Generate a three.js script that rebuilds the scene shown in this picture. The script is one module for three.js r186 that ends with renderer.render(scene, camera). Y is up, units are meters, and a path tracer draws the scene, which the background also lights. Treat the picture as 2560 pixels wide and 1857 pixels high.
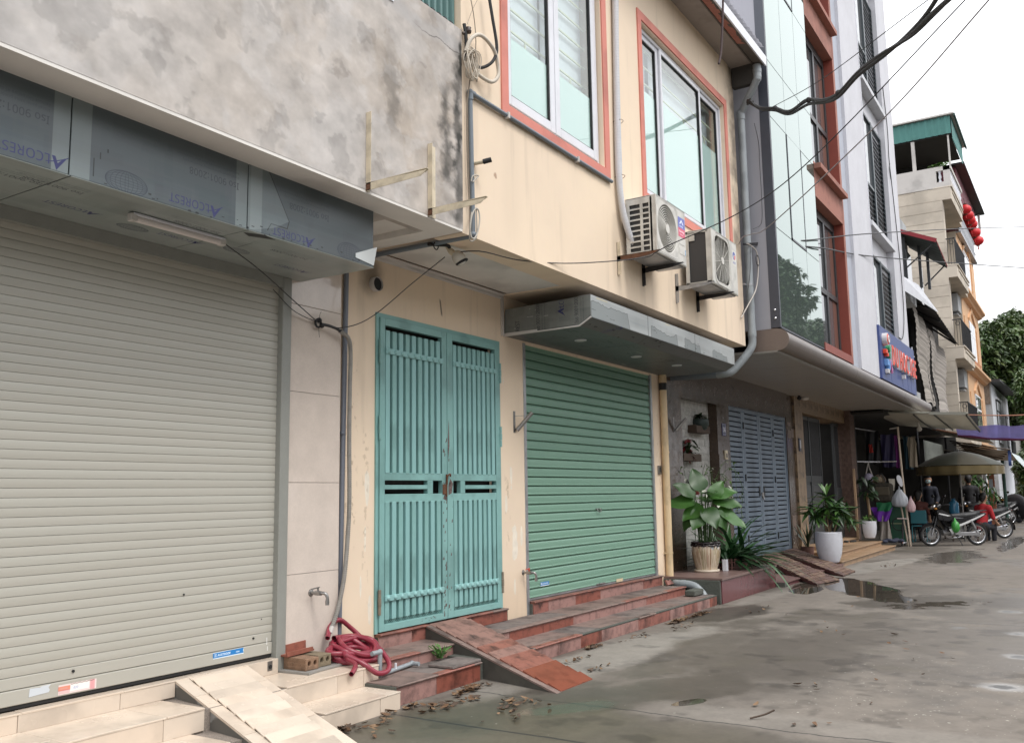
import * as THREE from 'three';
import { RoundedBoxGeometry } from 'three/addons/geometries/RoundedBoxGeometry.js';
import { mergeGeometries } from 'three/addons/utils/BufferGeometryUtils.js';
import { FontLoader } from 'three/addons/loaders/FontLoader.js';
import { TextGeometry } from 'three/addons/geometries/TextGeometry.js';
import { MarchingCubes } from 'three/addons/objects/MarchingCubes.js';

// ---------------------------------------------------------------- camera, sky, sun, exposure
const scene = new THREE.Scene();
const camera = new THREE.PerspectiveCamera(44.6, 1024 / 742, 0.05, 400);
{
  const a = 0.5656, p = 0.1349, r = -0.01526;
  const fw = new THREE.Vector3(Math.cos(a) * Math.cos(p), Math.sin(p), -Math.sin(a) * Math.cos(p));
  const r0 = new THREE.Vector3(Math.sin(a), 0, Math.cos(a)), u0 = new THREE.Vector3().crossVectors(r0, fw);
  const R = r0.clone().multiplyScalar(Math.cos(r)).addScaledVector(u0, Math.sin(r));
  const U = u0.clone().multiplyScalar(Math.cos(r)).addScaledVector(r0, -Math.sin(r));
  camera.position.set(0, 1.45, 0);
  camera.quaternion.setFromRotationMatrix(new THREE.Matrix4().makeBasis(R, U, fw.clone().negate()));
}
const renderer = new THREE.WebGLRenderer({ antialias: true });
renderer.toneMapping = THREE.LinearToneMapping;
renderer.toneMappingExposure = 2.25;
renderer.shadowMap.enabled = true;
{ // overcast sky, brighter overhead
  const w = 256, h = 128, d = new Float32Array(w * h * 4);
  for (let y = 0; y < h; y++) for (let x = 0; x < w; x++) {
    const el = ((y + 0.5) / h - 0.5) * Math.PI, s = Math.sin(el), i = (y * w + x) * 4;
    const az = x / w * Math.PI * 2;
    let L = s > 0 ? 0.56 + 0.56 * s + 0.025 * Math.sin(az * 3 + s * 5) * Math.sin(az * 2 - s * 3) : 0.16;
    d[i] = L * 0.985; d[i + 1] = L * 0.995; d[i + 2] = L * 1.025; d[i + 3] = 1;
  }
  const t = new THREE.DataTexture(d, w, h, THREE.RGBAFormat, THREE.FloatType);
  t.mapping = THREE.EquirectangularReflectionMapping; t.magFilter = t.minFilter = THREE.LinearFilter; t.needsUpdate = true;
  scene.background = t; scene.environment = t;
}
const sun = new THREE.DirectionalLight(new THREE.Color(1, 0.965, 0.91), 0.8);
sun.position.set(5, 35, 19); sun.target.position.set(9, 1, -4);
sun.castShadow = true; sun.shadow.radius = 36; sun.shadow.mapSize.set(2048, 2048);
Object.assign(sun.shadow.camera, { left: -40, right: 60, top: 40, bottom: -40, near: 1, far: 120 });
scene.add(sun); scene.add(sun.target);

// ---------------------------------------------------------------- helpers
function rng(s) { return () => { s |= 0; s = s + 0x6D2B79F5 | 0; let t = Math.imul(s ^ s >>> 15, 1 | s); t = t + Math.imul(t ^ t >>> 7, 61 | t) ^ t; return ((t ^ t >>> 14) >>> 0) / 4294967296; }; }
const RN = rng(7), rr = (a, b) => a + (b - a) * RN();
const V = (x, y, z) => new THREE.Vector3(x, y, z), V2 = (x, y) => new THREE.Vector2(x, y);
const lerp = (a, b, t) => a + (b - a) * t, clamp = (x, a = 0, b = 1) => Math.min(b, Math.max(a, x)), sst = (a, b, x) => { x = clamp((x - a) / (b - a)); return x * x * (3 - 2 * x); };
const P8 = new Uint8Array(65536); { const r = rng(99); for (let i = 0; i < 65536; i++) P8[i] = r() * 256; }
function vn(x, y, per, seed) { // value noise, tiles over per cells (0: no tiling)
  let xi = Math.floor(x), yi = Math.floor(y); const fx = x - xi, fy = y - yi, u = fx * fx * (3 - 2 * fx), v = fy * fy * (3 - 2 * fy);
  let x1 = xi + 1, y1 = yi + 1; if (per) { xi = (xi % per + per) % per; x1 = (x1 % per + per) % per; yi = (yi % per + per) % per; y1 = (y1 % per + per) % per; }
  const H = (a, b) => P8[(a * 157 + b * 7919 + seed * 3571) & 65535] / 255;
  const a = H(xi, yi), b = H(x1, yi), c = H(xi, y1), d = H(x1, y1);
  return a + (b - a) * u + (c - a) * v + (a - b - c + d) * u * v;
}
function fbm(x, y, oct = 5, seed = 0, per = 0) { let s = 0, a = 0.5, t = 0; for (let i = 0; i < oct; i++) { s += a * vn(x, y, per, seed + i * 13); t += a; x *= 2; y *= 2; per *= 2; a *= 0.55; } return s / t; }
const enc = v => { v = clamp(v); return 255 * (v <= 0.0031308 ? 12.92 * v : 1.055 * Math.pow(v, 1 / 2.4) - 0.055); };
function dtex(w, h, fn, srgb = true) { // fn(u, v) -> [r, g, b] linear, v up
  const d = new Uint8Array(w * h * 4);
  for (let y = 0; y < h; y++) for (let x = 0; x < w; x++) { const c = fn((x + 0.5) / w, (y + 0.5) / h), i = (y * w + x) * 4; for (let k = 0; k < 3; k++) d[i + k] = srgb ? enc(c[k]) : 255 * clamp(c[k]); d[i + 3] = 255; }
  const t = new THREE.DataTexture(d, w, h, THREE.RGBAFormat); t.magFilter = t.minFilter = THREE.LinearFilter; t.wrapS = t.wrapT = THREE.RepeatWrapping;
  if (srgb) t.colorSpace = THREE.SRGBColorSpace; t.needsUpdate = true; return t;
}
function ctex(w, h, draw) { const c = document.createElement('canvas'); c.width = w; c.height = h; const g = c.getContext('2d'); draw(g, w, h); const t = new THREE.CanvasTexture(c); t.colorSpace = THREE.SRGBColorSpace; return t; }
const grey = f => (u, v) => { const g = f(u, v); return [g, g, g]; };
// tileable tone maps (multiply the base colour) and relief maps
const TEX = {
  fine: dtex(256, 256, grey((u, v) => 0.86 + 0.14 * fbm(u * 8, v * 8, 4, 3, 8) * 1.1 - 0.06 * vn(u * 128, v * 128, 128, 5))),
  dirty: dtex(512, 512, grey((u, v) => { const a = fbm(u * 4, v * 4, 6, 11, 4), b = fbm(u * 16, v * 16, 4, 17, 16); return clamp(1 - 0.22 * sst(0.45, 0.8, a) - 0.1 * b); })),
  grime: dtex(512, 512, grey((u, v) => { const a = fbm(u * 4, v * 4, 6, 12, 4), b = fbm(u * 18, v * 18, 5, 18, 18), c = vn(u * 120, v * 120, 120, 19); return clamp(1.02 - 0.5 * sst(0.42, 0.78, a) - 0.32 * sst(.45, .8, b) - .08 * c); })),
  streak: dtex(512, 256, grey((u, v) => { const a = fbm(u * 32, v * 2, 4, 21, 2 * 16), b = fbm(u * 4, v * 4, 4, 23, 4); return clamp(1 - 0.14 * sst(0.4, 0.85, a) * sst(0.25, 0.7, b) - 0.06 * b); })),
  blotch: dtex(512, 512, grey((u, v) => { const a = fbm(u * 3, v * 3, 6, 31, 3), b = fbm(u * 12, v * 12, 5, 37, 12); return clamp(0.55 + 0.55 * a + 0.25 * (b - 0.5)); })),
  speck: dtex(512, 512, grey((u, v) => { const a = vn(u * 170, v * 170, 170, 41), b = vn(u * 90, v * 90, 90, 43), c = fbm(u * 5, v * 5, 4, 47, 5); return clamp(0.45 + 0.5 * a * a + 0.35 * b * b + 0.4 * (c - 0.5)); })),
};
const BUMP = dtex(512, 512, grey((u, v) => fbm(u * 16, v * 16, 5, 53, 16)), false);
const ROUGH = dtex(256, 256, grey((u, v) => clamp(0.6 + 0.8 * (fbm(u * 6, v * 6, 5, 61, 6) - 0.35))), false);
function mat(c, rough, o = {}) { // o: map key, s metres per repeat, bump metres, metal, rect for unique maps
  const m = new THREE.MeshPhysicalMaterial({ roughness: rough, metalness: o.metal || 0, side: THREE.DoubleSide });
  m.color.setRGB(...c);
  if (o.map) m.map = TEX[o.map] || o.map;
  if (o.bump) { m.bumpMap = BUMP; m.bumpScale = o.bump; }
  if (o.rmap) m.roughnessMap = ROUGH;
  m.userData = { s: o.s || 1, rect: o.rect, axis: o.axis };
  for (const k of ['clearcoat', 'clearcoatRoughness', 'transmission', 'thickness', 'ior', 'sheen', 'specularIntensity', 'attenuationColor']) if (o[k] !== undefined) m[k] = o[k];
  return m;
}
const used = {};
function num(n) { const k = used[n] = (used[n] || 0) + 1; return k === 1 ? n : n + '_' + String(k - 1).padStart(3, '0'); }
function tag(o, label, cat, group, kind) { Object.assign(o.userData, { label }); if (cat) o.userData.category = cat; if (group) o.userData.group = group; if (kind) o.userData.kind = kind; return o; }
const root = new Map(); // node -> world base of its thing
function thing(name, label, cat, [x, y, z] = [0, 0, 0], group) {
  const g = new THREE.Group(); g.name = num(name); scene.add(g); g.position.set(x, y, z); tag(g, label, cat, group); root.set(g, V(x, y, z)); return g;
}
function uvs(g, ud) {
  const p = g.attributes.position, n = g.attributes.normal, uv = new Float32Array(p.count * 2), s = 1 / (ud.s || 1), R = ud.rect;
  for (let i = 0; i < p.count; i++) {
    const ax = Math.abs(n.getX(i)), ay = Math.abs(n.getY(i)), az = Math.abs(n.getZ(i)), x = p.getX(i), y = p.getY(i), z = p.getZ(i);
    let u, v;
    if (R) { const q = ud.axis || 'xy', A = { x, y, z }; u = (A[q[0]] - R[0]) / (R[1] - R[0]); v = (A[q[1]] - R[2]) / (R[3] - R[2]); }
    else { if (ax >= ay && ax >= az) { u = z; v = y; } else if (ay >= az) { u = x; v = z; } else { u = x; v = y; } u *= s; v *= s; }
    uv[2 * i] = u; uv[2 * i + 1] = v;
  }
  g.setAttribute('uv', new THREE.BufferAttribute(uv, 2)); return g;
}
function prep(geos, m) {
  let L = (Array.isArray(geos) ? geos.flat(9) : [geos]).map(g => { let q = g.index ? g.toNonIndexed() : g.clone(); for (const k of Object.keys(q.attributes)) if (!['position', 'normal', 'uv'].includes(k)) q.deleteAttribute(k); if (!q.attributes.normal) q.computeVertexNormals(); if (!g.userData.keep || !q.attributes.uv) uvs(q, m.userData); return q; });
  return L.length > 1 ? mergeGeometries(L, false) : L[0];
}
function part(parent, name, geos, m, label, kind) { // geometry in world metres
  const g = prep(geos, m), b = root.get(parent) || V(0, 0, 0); g.translate(-b.x, -b.y, -b.z);
  const o = new THREE.Mesh(g, m); o.name = parent === scene ? num(name) : name; o.castShadow = o.receiveShadow = true; parent.add(o); root.set(o, b);
  if (label) o.userData.label = label; if (kind) o.userData.kind = kind; return o;
}
function rep(parent, name, geos, mats, offs) { // one geometry (or several variants), a mesh of its own per offset
  const b = root.get(parent), A = [].concat(mats), G = Array.isArray(geos) ? geos : [geos];
  const P = G.map((g, i) => { const q = prep(g, A[i % A.length]); q.translate(-b.x, -b.y, -b.z); return q; });
  return offs.map((o, i) => { const m = new THREE.Mesh(P[i % P.length], A[i % A.length]); m.name = name; m.position.set(...o); m.castShadow = m.receiveShadow = true; parent.add(m); root.set(m, b.clone().add(V(...o))); return m; });
}
function solo(name, label, cat, geos, m, base, group, kind) { // a thing that is one mesh
  const g = prep(geos, m); if (base) g.translate(-base[0], -base[1], -base[2]);
  const o = new THREE.Mesh(g, m); o.name = num(name); if (base) o.position.set(...base); o.castShadow = o.receiveShadow = true; scene.add(o); root.set(o, base ? V(...base) : V(0, 0, 0)); return tag(o, label, cat, group, kind);
}
const struct = (name, geos, m) => { const o = part(scene, name, geos, m); o.userData.kind = 'structure'; return o; };
// geometry, all in world metres
const bx = (x0, x1, y0, y1, z0, z1) => new THREE.BoxGeometry(Math.abs(x1 - x0), Math.abs(y1 - y0), Math.abs(z1 - z0)).translate((x0 + x1) / 2, (y0 + y1) / 2, (z0 + z1) / 2);
const rb = (x0, x1, y0, y1, z0, z1, r = 0.006, n = 1) => new RoundedBoxGeometry(Math.abs(x1 - x0), Math.abs(y1 - y0), Math.abs(z1 - z0), n, Math.min(r, Math.abs(x1 - x0) * .45, Math.abs(y1 - y0) * .45, Math.abs(z1 - z0) * .45)).translate((x0 + x1) / 2, (y0 + y1) / 2, (z0 + z1) / 2);
function rod(a, b, r0, r1 = r0, n = 10) { a = V(...a); b = V(...b); const d = b.clone().sub(a), g = new THREE.CylinderGeometry(r1, r0, d.length(), n); g.applyQuaternion(new THREE.Quaternion().setFromUnitVectors(V(0, 1, 0), d.clone().normalize())); return g.translate((a.x + b.x) / 2, (a.y + b.y) / 2, (a.z + b.z) / 2); }
function bar(a, b, w, h, up = [0, 1, 0]) { a = V(...a); b = V(...b); const d = b.clone().sub(a), L = d.length(); d.normalize(); let U = V(...up); if (Math.abs(U.dot(d)) > .98) U = V(0, 0, 1); const S = V().crossVectors(d, U).normalize(); U = V().crossVectors(S, d); const g = new THREE.BoxGeometry(L, h, w); g.applyMatrix4(new THREE.Matrix4().makeBasis(d, U, S)); return g.translate((a.x + b.x) / 2, (a.y + b.y) / 2, (a.z + b.z) / 2); }
const tube = (pts, r, seg = 0, n = 7, closed = false, tension = 0.5) => new THREE.TubeGeometry(new THREE.CatmullRomCurve3(pts.map(p => V(...p)), closed, 'catmullrom', tension), seg || pts.length * 6, r, n, closed);
const lathe = (prof, x, y, z, n = 32) => new THREE.LatheGeometry(prof.map(p => V2(...p)), n).translate(x, y, z);
function ext(poly, depth, o = {}) { const s = new THREE.Shape(poly.map(p => V2(...p))); for (const h of o.holes || []) s.holes.push(new THREE.Path(h.map(p => V2(...p)))); return new THREE.ExtrudeGeometry(s, { depth, bevelEnabled: !!o.bevel, bevelSize: o.bevel || 0, bevelThickness: o.bevel || 0, bevelSegments: 1, curveSegments: o.cs || 6, steps: 1 }); }
// profile in (z, y) pulled along x
function pullX(poly, x0, x1) { const g = ext(poly, x1 - x0); g.applyMatrix4(new THREE.Matrix4().makeBasis(V(0, 0, 1), V(0, 1, 0), V(-1, 0, 0))); return g.translate(x1, 0, 0); }
const rect = (x0, x1, y0, y1) => [[x0, y0], [x1, y0], [x1, y1], [x0, y1]];
function sheet(nu, nv, f) { const p = [], uv = [], ix = []; for (let j = 0; j <= nv; j++) for (let i = 0; i <= nu; i++) { p.push(...f(i / nu, j / nv)); uv.push(i / nu, j / nv); } for (let j = 0; j < nv; j++) for (let i = 0; i < nu; i++) { const a = j * (nu + 1) + i, b = a + 1, c = a + nu + 1, d = c + 1; ix.push(a, b, d, a, d, c); } const g = new THREE.BufferGeometry(); g.setAttribute('position', new THREE.Float32BufferAttribute(p, 3)); g.setAttribute('uv', new THREE.Float32BufferAttribute(uv, 2)); g.setIndex(ix); g.computeVertexNormals(); g.userData.keep = true; return g; }
const keep = g => { g.userData.keep = true; return g; };
// a flat print: plane in front of a wall that faces +z, facing -x or down
function decal(x0, x1, y0, y1, z, t = 0.0015) { const g = new THREE.PlaneGeometry(x1 - x0, y1 - y0).translate((x0 + x1) / 2, (y0 + y1) / 2, z); return keep(g); }
const print = (tex, rough = 0.5) => { const m = new THREE.MeshPhysicalMaterial({ map: tex, roughness: rough, side: THREE.DoubleSide }); m.userData = {}; return m; };

// ---------------------------------------------------------------- ground
const ell = (x, z, cx, cz, ax, bz, rot) => { const c = Math.cos(rot), s = Math.sin(rot), dx = x - cx, dz = z - cz; return Math.hypot((dx * c + dz * s) / ax, (-dx * s + dz * c) / bz); };
const flecks = []; { const r = rng(5); for (let i = 0; i < 520; i++) { const t = r(); flecks.push([t < .7 ? 6.2 + 2.6 * r() : 4.8 + 8 * r(), t < .7 ? -2.0 + 1.5 * r() : -4 + 4 * r(), (.003 + .007 * r() * r() * r())]); } }
const fleckGrid = {}; for (const f of flecks) { const k = Math.floor(f[0] * 4) + ',' + Math.floor(f[1] * 4); (fleckGrid[k] = fleckGrid[k] || []).push(f); }
function groundAt(x, z) {
  const n1 = fbm(x * .55 + 3, z * .9 + 7, 5, 71), n2 = fbm(x * 2.1, z * 2.6, 5, 73), n3 = fbm(x * 9, z * 9, 4, 79), n4 = vn(x * 60, z * 60, 0, 83);
  let wet = sst(.48, .66, n1 * .75 + n2 * .3) * .55;
  const W = (d, soft) => 1 - sst(1 - soft, 1 + soft, d);
  // damp foreground left of the joint, drain side of the steps
  wet = Math.max(wet, .62 * sst(5.75, 5.5, x + (n2 - .5) * .5) * sst(-4.15, -3.8, z + (n2 - .5) * .3) * (.55 + .6 * n2));
  wet = Math.max(wet, .75 * W(ell(x, z, 5.35, -3.55, 1.15, .5, .25) + (n2 - .5) * .9, .3));
  wet = Math.max(wet, .7 * W(ell(x, z, 6.55, -2.75, .9, .42, .5) + (n2 - .5) * .9, .35));
  wet = Math.max(wet, .6 * W(ell(x, z, 8.3, -2.4, 2.0, .75, .15) + (n2 - .5) * 1.2, .4));
  wet = Math.max(wet, .85 * W(ell(x, z, 10.75, -3.85, 1.0, .38, .12) + (n2 - .5) * .8, .22));
  let pud = W(ell(x, z, 14.35, -3.05, 1.75, .43, -.47) + (n2 - .5) * .7, .06);
  pud = Math.max(pud, W(ell(x, z, 14.0, -3.75, .8, .22, -.2) + (n2 - .5) * .6, .06));
  wet = Math.max(wet, .8 * W(ell(x, z, 12.9, -1.95, 1.0, .75, .5) + (n2 - .5) * 1.5, .35));
  wet = Math.max(wet, .8 * W(ell(x, z, 13.2, -1.0, .9, .35, .3) + (n2 - .5) * 1.3, .3));
  pud = Math.max(pud, .8 * W(ell(x, z, 12.6, -1.85, .62, .2, .6) + (n3 - .5) * 2.2, .15));
  pud = Math.max(pud, W(ell(x, z, 6.17, -2.5, .16, .07, .4) + (n2 - .5) * .6, .12));
  pud = Math.max(pud, .7 * W(ell(x, z, 5.55, -3.2, .35, .12, .6) + (n2 - .5) * 1.4, .3));
  pud = Math.max(pud, .6 * W(ell(x, z, 21.6, -2.6, 2.2, .5, 0) + (n2 - .5) * 1.3, .1));
  pud = Math.max(pud, .7 * W(ell(x, z, 27, -1.9, 3.2, .22, 0) + (n2 - .5) * 1.2, .15));
  let dry = .9 * W(ell(x, z, 7.6, -3.8, 1.9, .32, .05) + (n2 - .5) * .9, .3);
  dry = Math.max(dry, .9 * W(ell(x, z, 18.6, -3.6, 2.1, .42, .15) + (n2 - .5) * .7, .12));
  dry = Math.max(dry, .6 * W(ell(x, z, 12.6, -3.95, 1.1, .16, .02) + (n2 - .5) * .8, .3));
  dry = Math.max(dry, .45 * W(Math.abs(x - 5.92 - .05 * n2) / .2, .35) * sst(-2.9, -2.3, z));
  wet = Math.max(wet * (1 - dry), pud);
  const b = .92 + .3 * (n3 - .5) + .12 * (n4 - .5) + .35 * (n1 - .5);
  let c = [lerp(.19, .07, wet) * b, lerp(.165, .061, wet) * b, lerp(.14, .05, wet) * b];
  for (let k = 0; k < 3; k++) c[k] = lerp(c[k], [.27, .25, .22][k] * b, dry * .75);
  let green = .75 * W(ell(x, z, 4.95, -3.45, .75, .55, .3) + (n2 - .5) * 1.3, .5) + .5 * W(ell(x, z, 5.0, -2.2, .5, 1.2, 0) + (n2 - .5) * 1.4, .5) + .25 * sst(.6, .8, n2);
  green = clamp(green, 0, .8); for (let k = 0; k < 3; k++) c[k] = lerp(c[k], [.085, .08, .032][k] * b, green * .45);
  // white lime rings round the drain holes
  for (const [hx, hz, s] of [[7.7, -.69, 1], [9.1, -.67, .85], [10.5, -.75, .8], [10.69, -1.32, .55], [12.3, -.95, .8]]) { const d = Math.hypot(x - hx, z - hz) + (n3 - .5) * .06, m = clamp((1 - sst(.05 * s, .22 * s, d + (n3 - .5) * .12)) * (.4 + .9 * n3)) * s; for (let k = 0; k < 3; k++) c[k] = lerp(c[k], .42, m * .8); const q = 1 - sst(.05, .1, d + (n3 - .5) * .1); for (let k = 0; k < 3; k++) c[k] = lerp(c[k], .06, q * .8 * s); }
  // slab joints and cracks across the lane
  const J = (jx, w, a) => { const e = Math.abs(x - jx - .05 * (fbm(z * 1.7 + jx, jx, 4, 91) - .5) - (jx === 5.745 ? .1 * (fbm(z * 4, 2, 4, 93) - .5) : 0)); const m = (1 - sst(w * .5, w, e)) * a; for (let k = 0; k < 3; k++) c[k] = lerp(c[k], .022, m); };
  J(4.9, .016, .9); J(5.745, .011, .9); J(11.1, .014, .75); J(17.1, .02, .6); J(23.2, .03, .5);
  const F = fleckGrid[Math.floor(x * 4) + ',' + Math.floor(z * 4)]; if (F) for (const f of F) if (Math.hypot((x - f[0]) * .8, z - f[1]) < f[2]) c = [.4, .38, .33];
  const stain = sst(.62, .75, fbm(x * 3.3 + 9, z * 3.3, 4, 97)) * .3; c = c.map(q => q * (1 - stain));
  c.rough = clamp(lerp(lerp(.9, .42, sst(0, .7, wet)), .025, pud)); return c;
}
function groundSheet(x0, x1, z0, z1, w, h) {
  const cache = new Float32Array(w * h); let i = 0;
  const map = dtex(w, h, (u, v) => { const c = groundAt(lerp(x0, x1, u), lerp(z0, z1, v)); cache[i++] = c.rough; return c; });
  i = 0; const rm = dtex(w, h, () => { const q = cache[i++]; return [q, q, q]; }, false);
  const m = new THREE.MeshPhysicalMaterial({ map, roughnessMap: rm, roughness: 1, side: THREE.DoubleSide }); m.userData = { rect: [x0, x1, z0, z1], axis: 'xz' };
  return m;
}
{
  const plane = (x0, x1, z0, z1, y) => new THREE.PlaneGeometry(x1 - x0, z1 - z0).rotateX(-Math.PI / 2).translate((x0 + x1) / 2, y, (z0 + z1) / 2);
  struct('ground', plane(-150, 350, -250, 250, -0.006), mat([.12, .108, .092], .85, { map: 'blotch', s: 3 }));
  struct('road', plane(-1, 12, -4.6, 1.9, 0), groundSheet(-1, 12, -4.6, 1.9, 2048, 1024));
  struct('road', plane(12, 44, -6.5, 3.5, 0), groundSheet(12, 44, -6.5, 3.5, 2048, 1024));
}

// ---------------------------------------------------------------- materials
const M = {
  slat: mat([.44, .425, .375], .42), slat2: mat([.425, .41, .36], .44), slat3: mat([.447, .435, .385], .4),
  rail: mat([.29, .295, .27], .45, { map: 'fine', s: .6 }), black: mat([.012, .012, .013], .6), rubber: mat([.02, .02, .021], .75), dark: mat([.03, .028, .026], .9),
  ptile: mat([.7, .61, .54], .08, { map: 'fine', s: .9, clearcoat: .4, clearcoatRoughness: .06 }), ctile: [mat([.7, .585, .475], .33, { map: 'dirty', s: 1.3, rmap: 1 }), mat([.67, .57, .47], .36, { map: 'dirty', s: 1.7, rmap: 1 }), mat([.73, .62, .51], .3, { map: 'dirty', s: 1.1, rmap: 1 })],
  mortar: mat([.33, .28, .24], .95, { map: 'speck', s: .4 }), cement: mat([.27, .255, .235], .95, { map: 'dirty', s: .8, bump: .003 }),
  rtop: [mat([.21, .165, .148], .75, { map: 'grime', s: .9 }), mat([.235, .165, .143], .7, { map: 'grime', s: 1.2 }), mat([.19, .158, .145], .8, { map: 'grime', s: .7 })],
  rris: [mat([.29, .115, .09], .5, { map: 'grime', s: .7 }), mat([.34, .19, .165], .55, { map: 'grime', s: .9 }), mat([.255, .08, .055], .4, { map: 'grime', s: .8 })],
  rnose: mat([.3, .115, .085], .45, { map: 'grime', s: .6 }),
  pvc: mat([.16, .19, .22], .4, { map: 'fine', s: .4 }), pvcl: mat([.3, .33, .35], .45, { map: 'dirty', s: .6 }), ypipe: mat([.72, .55, .34], .5, { map: 'dirty', s: .8 }),
  white: mat([.72, .73, .78], .3, { map: 'fine', s: 1 }), plaster: mat([.6, .57, .54], .85, { map: 'dirty', s: 2 }), ceil: mat([.78, .75, .71], .85, { map: 'dirty', s: 2.4 }),
  pink: mat([.66, .235, .185], .7, { map: 'dirty', s: 1.5 }), teal: mat([.235, .445, .425], .42, { map: 'dirty', s: .9 }), teal2: mat([.25, .465, .455], .4),
  gslat: mat([.17, .31, .23], .42), gslat2: mat([.163, .298, .222], .45), gslat3: mat([.177, .317, .238], .4), galv: mat([.45, .46, .48], .42, { metal: .7, map: 'dirty', s: .5 }),
  steel: mat([.35, .34, .33], .35, { metal: .9, map: 'dirty', s: .3 }), rust: mat([.16, .07, .035], .85, { map: 'speck', s: .2 }), ivory: mat([.66, .57, .42], .5, { map: 'dirty', s: .35 }),
  granite: mat([.095, .064, .045], .3, { map: 'speck', s: .55, rmap: 1 }), ochre: mat([.27, .185, .11], .4, { map: 'grime', s: .5 }), ochret: mat([.36, .235, .14], .5, { map: 'dirty', s: 1.1 }),
  bluegate: mat([.15, .195, .25], .45, { map: 'dirty', s: 1.3 }), maroon: mat([.15, .05, .055], .22, { map: 'fine', s: .6 }), maroon2: mat([.13, .055, .05], .5, { map: 'dirty', s: .8 }),
  mossy: mat([.1, .105, .09], .95, { map: 'dirty', s: .5, bump: .006 }), wood: mat([.2, .115, .07], .7, { map: 'streak', s: .6 }), wooddark: mat([.07, .045, .03], .75, { map: 'streak', s: .5 }),
  rbrick: mat([.26, .13, .09], .85, { map: 'speck', s: .3 }), brown: mat([.155, .125, .108], .33, { map: 'streak', s: .9, metal: .35 }), brownp: mat([.19, .145, .122], .4, { map: 'fine', s: .8 }),
  canopy: mat([.36, .34, .31], .35, { map: 'fine', s: 1.5 }), gwall: mat([.34, .34, .375], .7, { map: 'streak', s: 2.5 }), navy: mat([.06, .066, .085], .35, { map: 'fine', s: 1 }),
  wcol: mat([.62, .62, .66], .75, { map: 'fine', s: 3 }), lgrey: mat([.45, .475, .54], .75, { map: 'fine', s: 2 }), redfr: mat([.27, .062, .042], .5, { map: 'fine', s: 1 }), coping: mat([.37, .16, .12], .8, { map: 'dirty', s: 1 }),
  alum: mat([.055, .058, .062], .35, { metal: .3 }), louv: mat([.06, .075, .085], .4), ledge: mat([.6, .61, .64], .75, { map: 'streak', s: 2 }),
  cream: mat([.6, .53, .44], .85, { map: 'dirty', s: 3 }), orange: mat([.76, .47, .27], .8, { map: 'fine', s: 2 }), wall2: mat([.6, .62, .66], .85, { map: 'streak', s: 2 }), gconc: mat([.4, .41, .42], .9, { map: 'dirty', s: 2 }),
  greenroof: mat([.06, .21, .19], .55, { map: 'streak', s: 1 }), iron: mat([.02, .02, .022], .5), potw: mat([.6, .61, .66], .38, { map: 'fine', s: .4 }), soil: mat([.035, .025, .018], 1, { map: 'speck', s: .2 }),
  acw: mat([.6, .58, .53], .4, { map: 'dirty', s: .5 }), acfin: mat([.06, .06, .062], .5, { metal: .5 }), redhose: mat([.27, .028, .05], .38, { map: 'dirty', s: .3, clearcoat: .2 }),
  glass: (() => { const m = new THREE.MeshPhysicalMaterial({ roughness: .02, transmission: 1, thickness: 0, ior: 1.5, side: THREE.DoubleSide }); m.color.setRGB(.9, .94, .93); m.userData = {}; return m; })(),
  mirror: (() => { const m = new THREE.MeshPhysicalMaterial({ roughness: .015, metalness: .75, side: THREE.DoubleSide }); m.color.setRGB(.3, .375, .345); m.userData = {}; return m; })(),
  mirrord: (() => { const m = new THREE.MeshPhysicalMaterial({ roughness: .02, metalness: .5, side: THREE.DoubleSide }); m.color.setRGB(.2, .21, .22); m.userData = {}; return m; })(),
  frost: mat([.68, .8, .78], .35), chrome: mat([.7, .7, .72], .12, { metal: 1 }), wire: mat([.03, .03, .033], .55), bwire: mat([.5, .44, .36], .5),
};

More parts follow.
